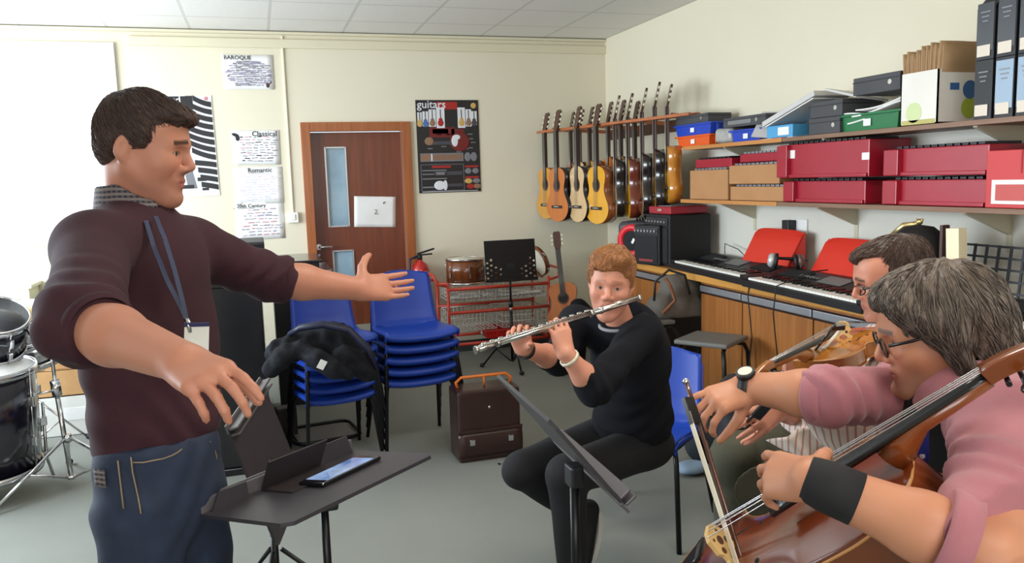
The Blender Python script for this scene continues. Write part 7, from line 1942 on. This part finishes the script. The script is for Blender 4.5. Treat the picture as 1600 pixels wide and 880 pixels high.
# ---------------------------------------------------------------- the violin player and violin
ch_, scr = D(1378, 508, 2.10), D(1204, 590, 1.76)
Av = (scr-ch_).normalized(); bv = ch_+Av*.20
vd = (bv-Vector((0, 0, CAM_H))).normalized(); e1 = -(vd-Av*vd.dot(Av)).normalized(); e2 = Av.cross(e1)
if e2.z < 0: e2 = -e2
Nv = e1*math.cos(math.radians(66))+e2*math.sin(math.radians(66))
violin, RV, kV = fiddle('violin', 'honey brown violin under the chin of the player in glasses', 'violin', bv-Nv*.0, None, Av, Nv, .36, .034, None, varnV)
vf, vt = D(1176, 650, 2.02), D(1305, 507, 1.86)
bow('violin_bow', 'dark violin bow slanting up in front of the violin', vf, vt, Vector((.6, 0, -.6)), (vt-vf).length, mat=M('dark_bow_stick', '#2b1e18', .3, coat=.4))
def violinist():
    base = '#c98a70'
    hc = D(1393, 432, 2.17); R = headR((-.80, .42, -.26), roll=-.08); H = Head(hc, R, .93)
    nb = D(1425, 512, 2.22); ch = D(1400, 610, 2.2); pel = Vector((2.10, 2.42, .56))
    sR, eR, wR = D(1345, 560, 2.42), D(1300, 660, 2.32), D(1212, 640, 2.10)
    sL, eL, wL = D(1425, 560, 2.02), D(1318, 668, 1.86), D(1240, 592, 1.80)
    F = Field((1.1, 1.5, .5), (2.35, 2.75, 1.42), .009, [box_around(H.P(0, 0, 0), .135, .0048), box_around(wR+Vector((-.06, 0, 0)), .09, .005), box_around(D(1222, 580, 1.79), .085, .005)])
    H.build(F, jaw=1.0, nose=1.0)
    n2 = nb-Vector((0, 0, .08)); F.cone(H.P(0, -.025, -.05), nb-Vector((0, 0, .03)), .055, .057, .02).cone(n2, ch, .06, .08, .03).cone(ch, pel, .08, .09, .05).cone(n2, sR, .04, .045, .02).cone(n2, sL, .04, .045, .02)
    for s_, e_, w_ in ((sR, eR, wR), (sL, eL, wL)): F.cone(s_, e_, .046, .04, .03).cone(e_, e_.lerp(w_, .35), .041, .042, .02).cone(e_.lerp(w_, .35), w_, .042, .027, .02)
    hand(F, wR, vf-wR+Vector((0, 0, -.02)), Vector((-.3, -.8, .4)), 1, .95, curl=(.5, .5, .5, .3), mcp=(.4, .4, .4, .2), spread=.08, thumb=(.3, 1.0, .2))
    hand(F, wL, D(1222, 545, 1.78)-wL, Vector((-.6, -.4, .0)), -1, .92, curl=(.5, .5, .45, .2), mcp=(.5, .35, .2, .0), spread=.2, thumb=(.9, -.2, -.1))
    th = thing('person', 'seated person with brown hair, glasses, striped shirt and olive trousers playing a violin', 'person', (2.0, 2.3, 0)); lo = Vector(th.location)
    def col(P): return H.tint(P, knuckle_tint(P, base), base, brow='#4a3226', lip='#a5625a', stubble='#8c6150', cheek='#bf6c5a')
    F.mesh('body', skinm, th, col)
    hm = M('brown_hair', '#3f2a1f', .55, var=(50, '#2b1c15', .3), bump=(140, .7, .003), sheen=.2)
    G = Field(tuple(H.c-Vector((.16,)*3)), tuple(H.c+Vector((.16,)*3)), .0045); e = lambda x, y, z, a, b, c, k=.01, op='add': G.ell(H.P(x, y, z), (a*H.s, b*H.s, c*H.s), R, k, op)
    e(0, -.020, .040, .083, .103, .080); e(0, .045, .080, .050, .052, .026, .02); e(0, -.06, -.005, .072, .05, .06, .02)
    for sx in (-1, 1): G.cone(H.P(sx*.074, .006, .03), H.P(sx*.074, .012, -.008), .010, .006, .012); e(sx*.062, .085, .062, .04, .045, .034, .008, 'sub'); e(sx*.088, -.010, -.016, .018, .022, .032, .004, 'sub')
    e(0, .11, .004, .12, .062, .056, .006, 'sub'); G.box(H.P(0, .075, -.10), (.12, .078, .085), R, .02, .006, 'sub'); G.box(H.P(0, -.03, -.12), (.12, .12, .065), R, .01, .006, 'sub')
    G.warp(lambda x, y, z: .003*wob(x, y, z, 70, 1)+.0015*np.sin((x*.6+z*1.1)*380+5*np.sin(y*30)), .02); ho = G.mesh('hair', hm, th); strands(ho, H, th, M('brown_strand', '#4a3225', .5), 2000, (0, .2, -.1), .014, .0009, lift=.15, seed=4)
    gm_ = M('dark_glasses_frame', '#1b191b', .3); b = MB()
    for sx in (-1, 1):
        b.tube([H.P(sx*.082, -.005, .008)-lo, H.P(sx*.076, .06, .004)-lo, H.P(sx*.060, .097, .002)-lo], .0028, 6)
        b.tube([H.P(sx*.034+.025*math.cos(t_), .103-.012*abs(math.cos(t_)), -.004+.015*math.sin(t_))-lo for t_ in [2*PI*i/20 for i in range(20)]], .0018, 6, closed=True)
    b.tube([H.P(-.010, .105, .002)-lo, H.P(.010, .105, .002)-lo], .002, 6); b.build('glasses', gm_, th)
    sm = ramp_mat('striped_shirt', 'x', '#ddd3ca', '#b98f86', 62, .85, rot=(0, .12, .9), width=.72)
    Ft = Vector((-.80, .30, 0)).normalized(); Lt = Vector((0, 0, 1)).cross(Ft).normalized(); Rt = Matrix((Lt, -Ft, Vector((0, 0, 1)))).transposed()
    J = Field((1.05, 1.3, .42), (2.5, 2.85, 1.2), .0085)
    J.ell(ch, (.18, .13, .2), Rt, .04); J.ell(pel+Vector((0, 0, .13)), (.17, .15, .2), Rt, .06); J.cone(pel+Vector((0, 0, .12)), D(1300, 685, 2.12), .14, .09, .05)
    J.cone(nb+Vector((0, 0, -.05)), sR, .07, .07, .05).cone(nb+Vector((0, 0, -.05)), sL, .07, .07, .05)
    J.cone(sR, eR, .072, .062, .04).cone(eR, eR.lerp(wR, .72), .06, .046, .02, flat=2); J.cone(sL, eL, .074, .062, .04).cone(eL, eL.lerp(wL, .72), .06, .046, .02, flat=2)
    J.plane((0, 0, .50), (0, 0, -1), .004); J.ell(nb+Vector((0, 0, .03)), (.066, .07, .05), Rt, .006, 'sub')
    J.warp(lambda x, y, z: .006*wob(x, y, z, 22, 3)+.003*wob(x, y, z, 60, 8), .03); so = J.mesh('striped_shirt', sm, th)
    # loose shirt tail over the thigh
    a0, a1 = D(1262, 668, 2.02), D(1200, 690, 2.06); MB().grid(lambda u, v: a0.lerp(a1, u)+Vector((.03*v, -.04*v+.01*math.sin(u*8), -.035*v-.02*math.sin(u*4)*v))-lo, 10, 6, .004).build('shirt_tail', sm, so)
    tm = M('olive_trousers', '#4b4a3a', .85, var=(12, '#3f3f31', .3), bump=(300, .3, .001))
    hR, hL = pel-Lt*.09+Vector((0, 0, -.02)), pel+Lt*.09+Vector((0, 0, -.02)); kR = D(1150, 716, 2.34); kL = D(1195, 775, 2.06); aR = Vector((kR.x+.04, kR.y+.02, .1)); aL = Vector((kL.x+.1, kL.y-.02, .1))
    B = Field((1.05, 1.75, -.01), (2.4, 2.95, .78), .009); B.ell(pel+Vector((0, 0, -.02)), (.18, .15, .10), Rt, .03)
    B.cone(hR, kR, .092, .074, .03).cone(kR, aR, .072, .055, .02).cone(hL, kL, .092, .074, .03).cone(kL, aL, .072, .055, .02); B.plane((0, 0, .06), (0, 0, -1), .003)
    B.warp(lambda x, y, z: .004*wob(x, y, z, 20, 6)+.003*np.sin((x+y)*50+5*np.sin(z*20)), .03); B.mesh('trousers', tm, th)
    shm = M('black_shoe_leather', '#141416', .4)
    shoe(th, Vector((aR.x, aR.y, .083)), Ft, (0, 0, 1), shm, .17); shoe(th, Vector((aL.x, aL.y, .083)), Ft, (0, 0, 1), shm, .17)
violinist()

# ---------------------------------------------------------------- bags on the floor between the players
bk = M('black_nylon', '#131316', .6, var=(10, '#1a1a1f', .3), bump=(200, .3, .001))
F = Field((1.35, 2.4, -.01), (2.35, 3.3, .85), .010); c0_ = Vector((W(1192, 660, 2.85).x, 2.85, 0))
F.box(c0_+Vector((0, 0, .34)), (.19, .13, .34), Euler((0, 0, -.5)).to_matrix(), .08, .02).ell(c0_+Vector((-.05, -.11, .25)), (.14, .07, .17), None, .04)
F.warp(lambda x, y, z: .010*wob(x, y, z, 18, 3)+.004*wob(x, y, z, 50, 5), .05); F.plane((0, 0, .002), (0, 0, -1))
th = thing('backpack', 'black backpack standing on the floor behind the violin player', 'backpack', tuple(c0_)); F.mesh('pack_body', bk, th)
for sx in (-1, 1): MB().tube([(sx*.08-.02, -.14, .62), (sx*.1-.05, -.2, .45), (sx*.11-.04, -.19, .22)], .012, 8).build('shoulder_strap', strapm, th)
MB().tube([(-.05, 0, .67), (-.03, -.02, .72), (.04, -.02, .72), (.06, 0, .67)], .010, 8).build('top_handle', strapm, th)
F = Field((1.4, 2.85, -.01), (2.2, 3.65, .5), .010); c0_ = Wz(1122, 735, 0)+Vector((.02, .12, 0))
F.ell(c0_+Vector((0, 0, .16)), (.16, .13, .18), None, .03); F.warp(lambda x, y, z: .010*wob(x, y, z, 22, 7), .05); F.plane((0, 0, .002), (0, 0, -1))
th = thing('shoulder_bag', 'dark slate bag with a tan strap beside the blue chair of the flute player', 'bag', tuple(c0_)); F.mesh('bag_body', M('slate_canvas', '#2d3439', .8, bump=(80, .3, .002)), th)
MB().tube([(-.12, -.06, .29), (-.02, -.13, .33), (.08, -.13, .27), (.12, -.13, .12)], .010, 6).build('tan_strap', M('tan_strap', '#7d4a2a', .5), th)
dn = M('pale_denim_cloth', '#8fa5b8', .8, var=(12, '#7b93aa', .3), bump=(120, .3, .001))
F = Field(tuple(c0_+Vector((-.3, -.3, .2))), tuple(c0_+Vector((.35, .3, .55))), .008)
F.cone(c0_+Vector((-.08, -.06, .35)), c0_+Vector((.12, -.04, .36)), .05, .06, .03); F.warp(lambda x, y, z: .010*wob(x, y, z, 30, 2), .04)
th = thing('denim_jacket', 'pale blue cloth heaped on the dark bag beside the blue chair', 'cloth', tuple(c0_+Vector((0, 0, .3)))); F.mesh('cloth_folds', dn, th)
F = Field(tuple(c0_+Vector((-.4, -.4, -.01))), tuple(c0_+Vector((.1, .2, .15))), .008)
F.ell(c0_+Vector((-.17, -.12, .035)), (.09, .07, .035), None, .02); F.warp(lambda x, y, z: .008*wob(x, y, z, 35, 2), .04); F.plane((0, 0, .002), (0, 0, -1))
th = thing('cloth', 'small pale blue cloth dropped on the carpet under the blue chair of the flute player', 'cloth', tuple(c0_+Vector((-.17, -.12, 0)))); F.mesh('cloth_folds', dn, th)
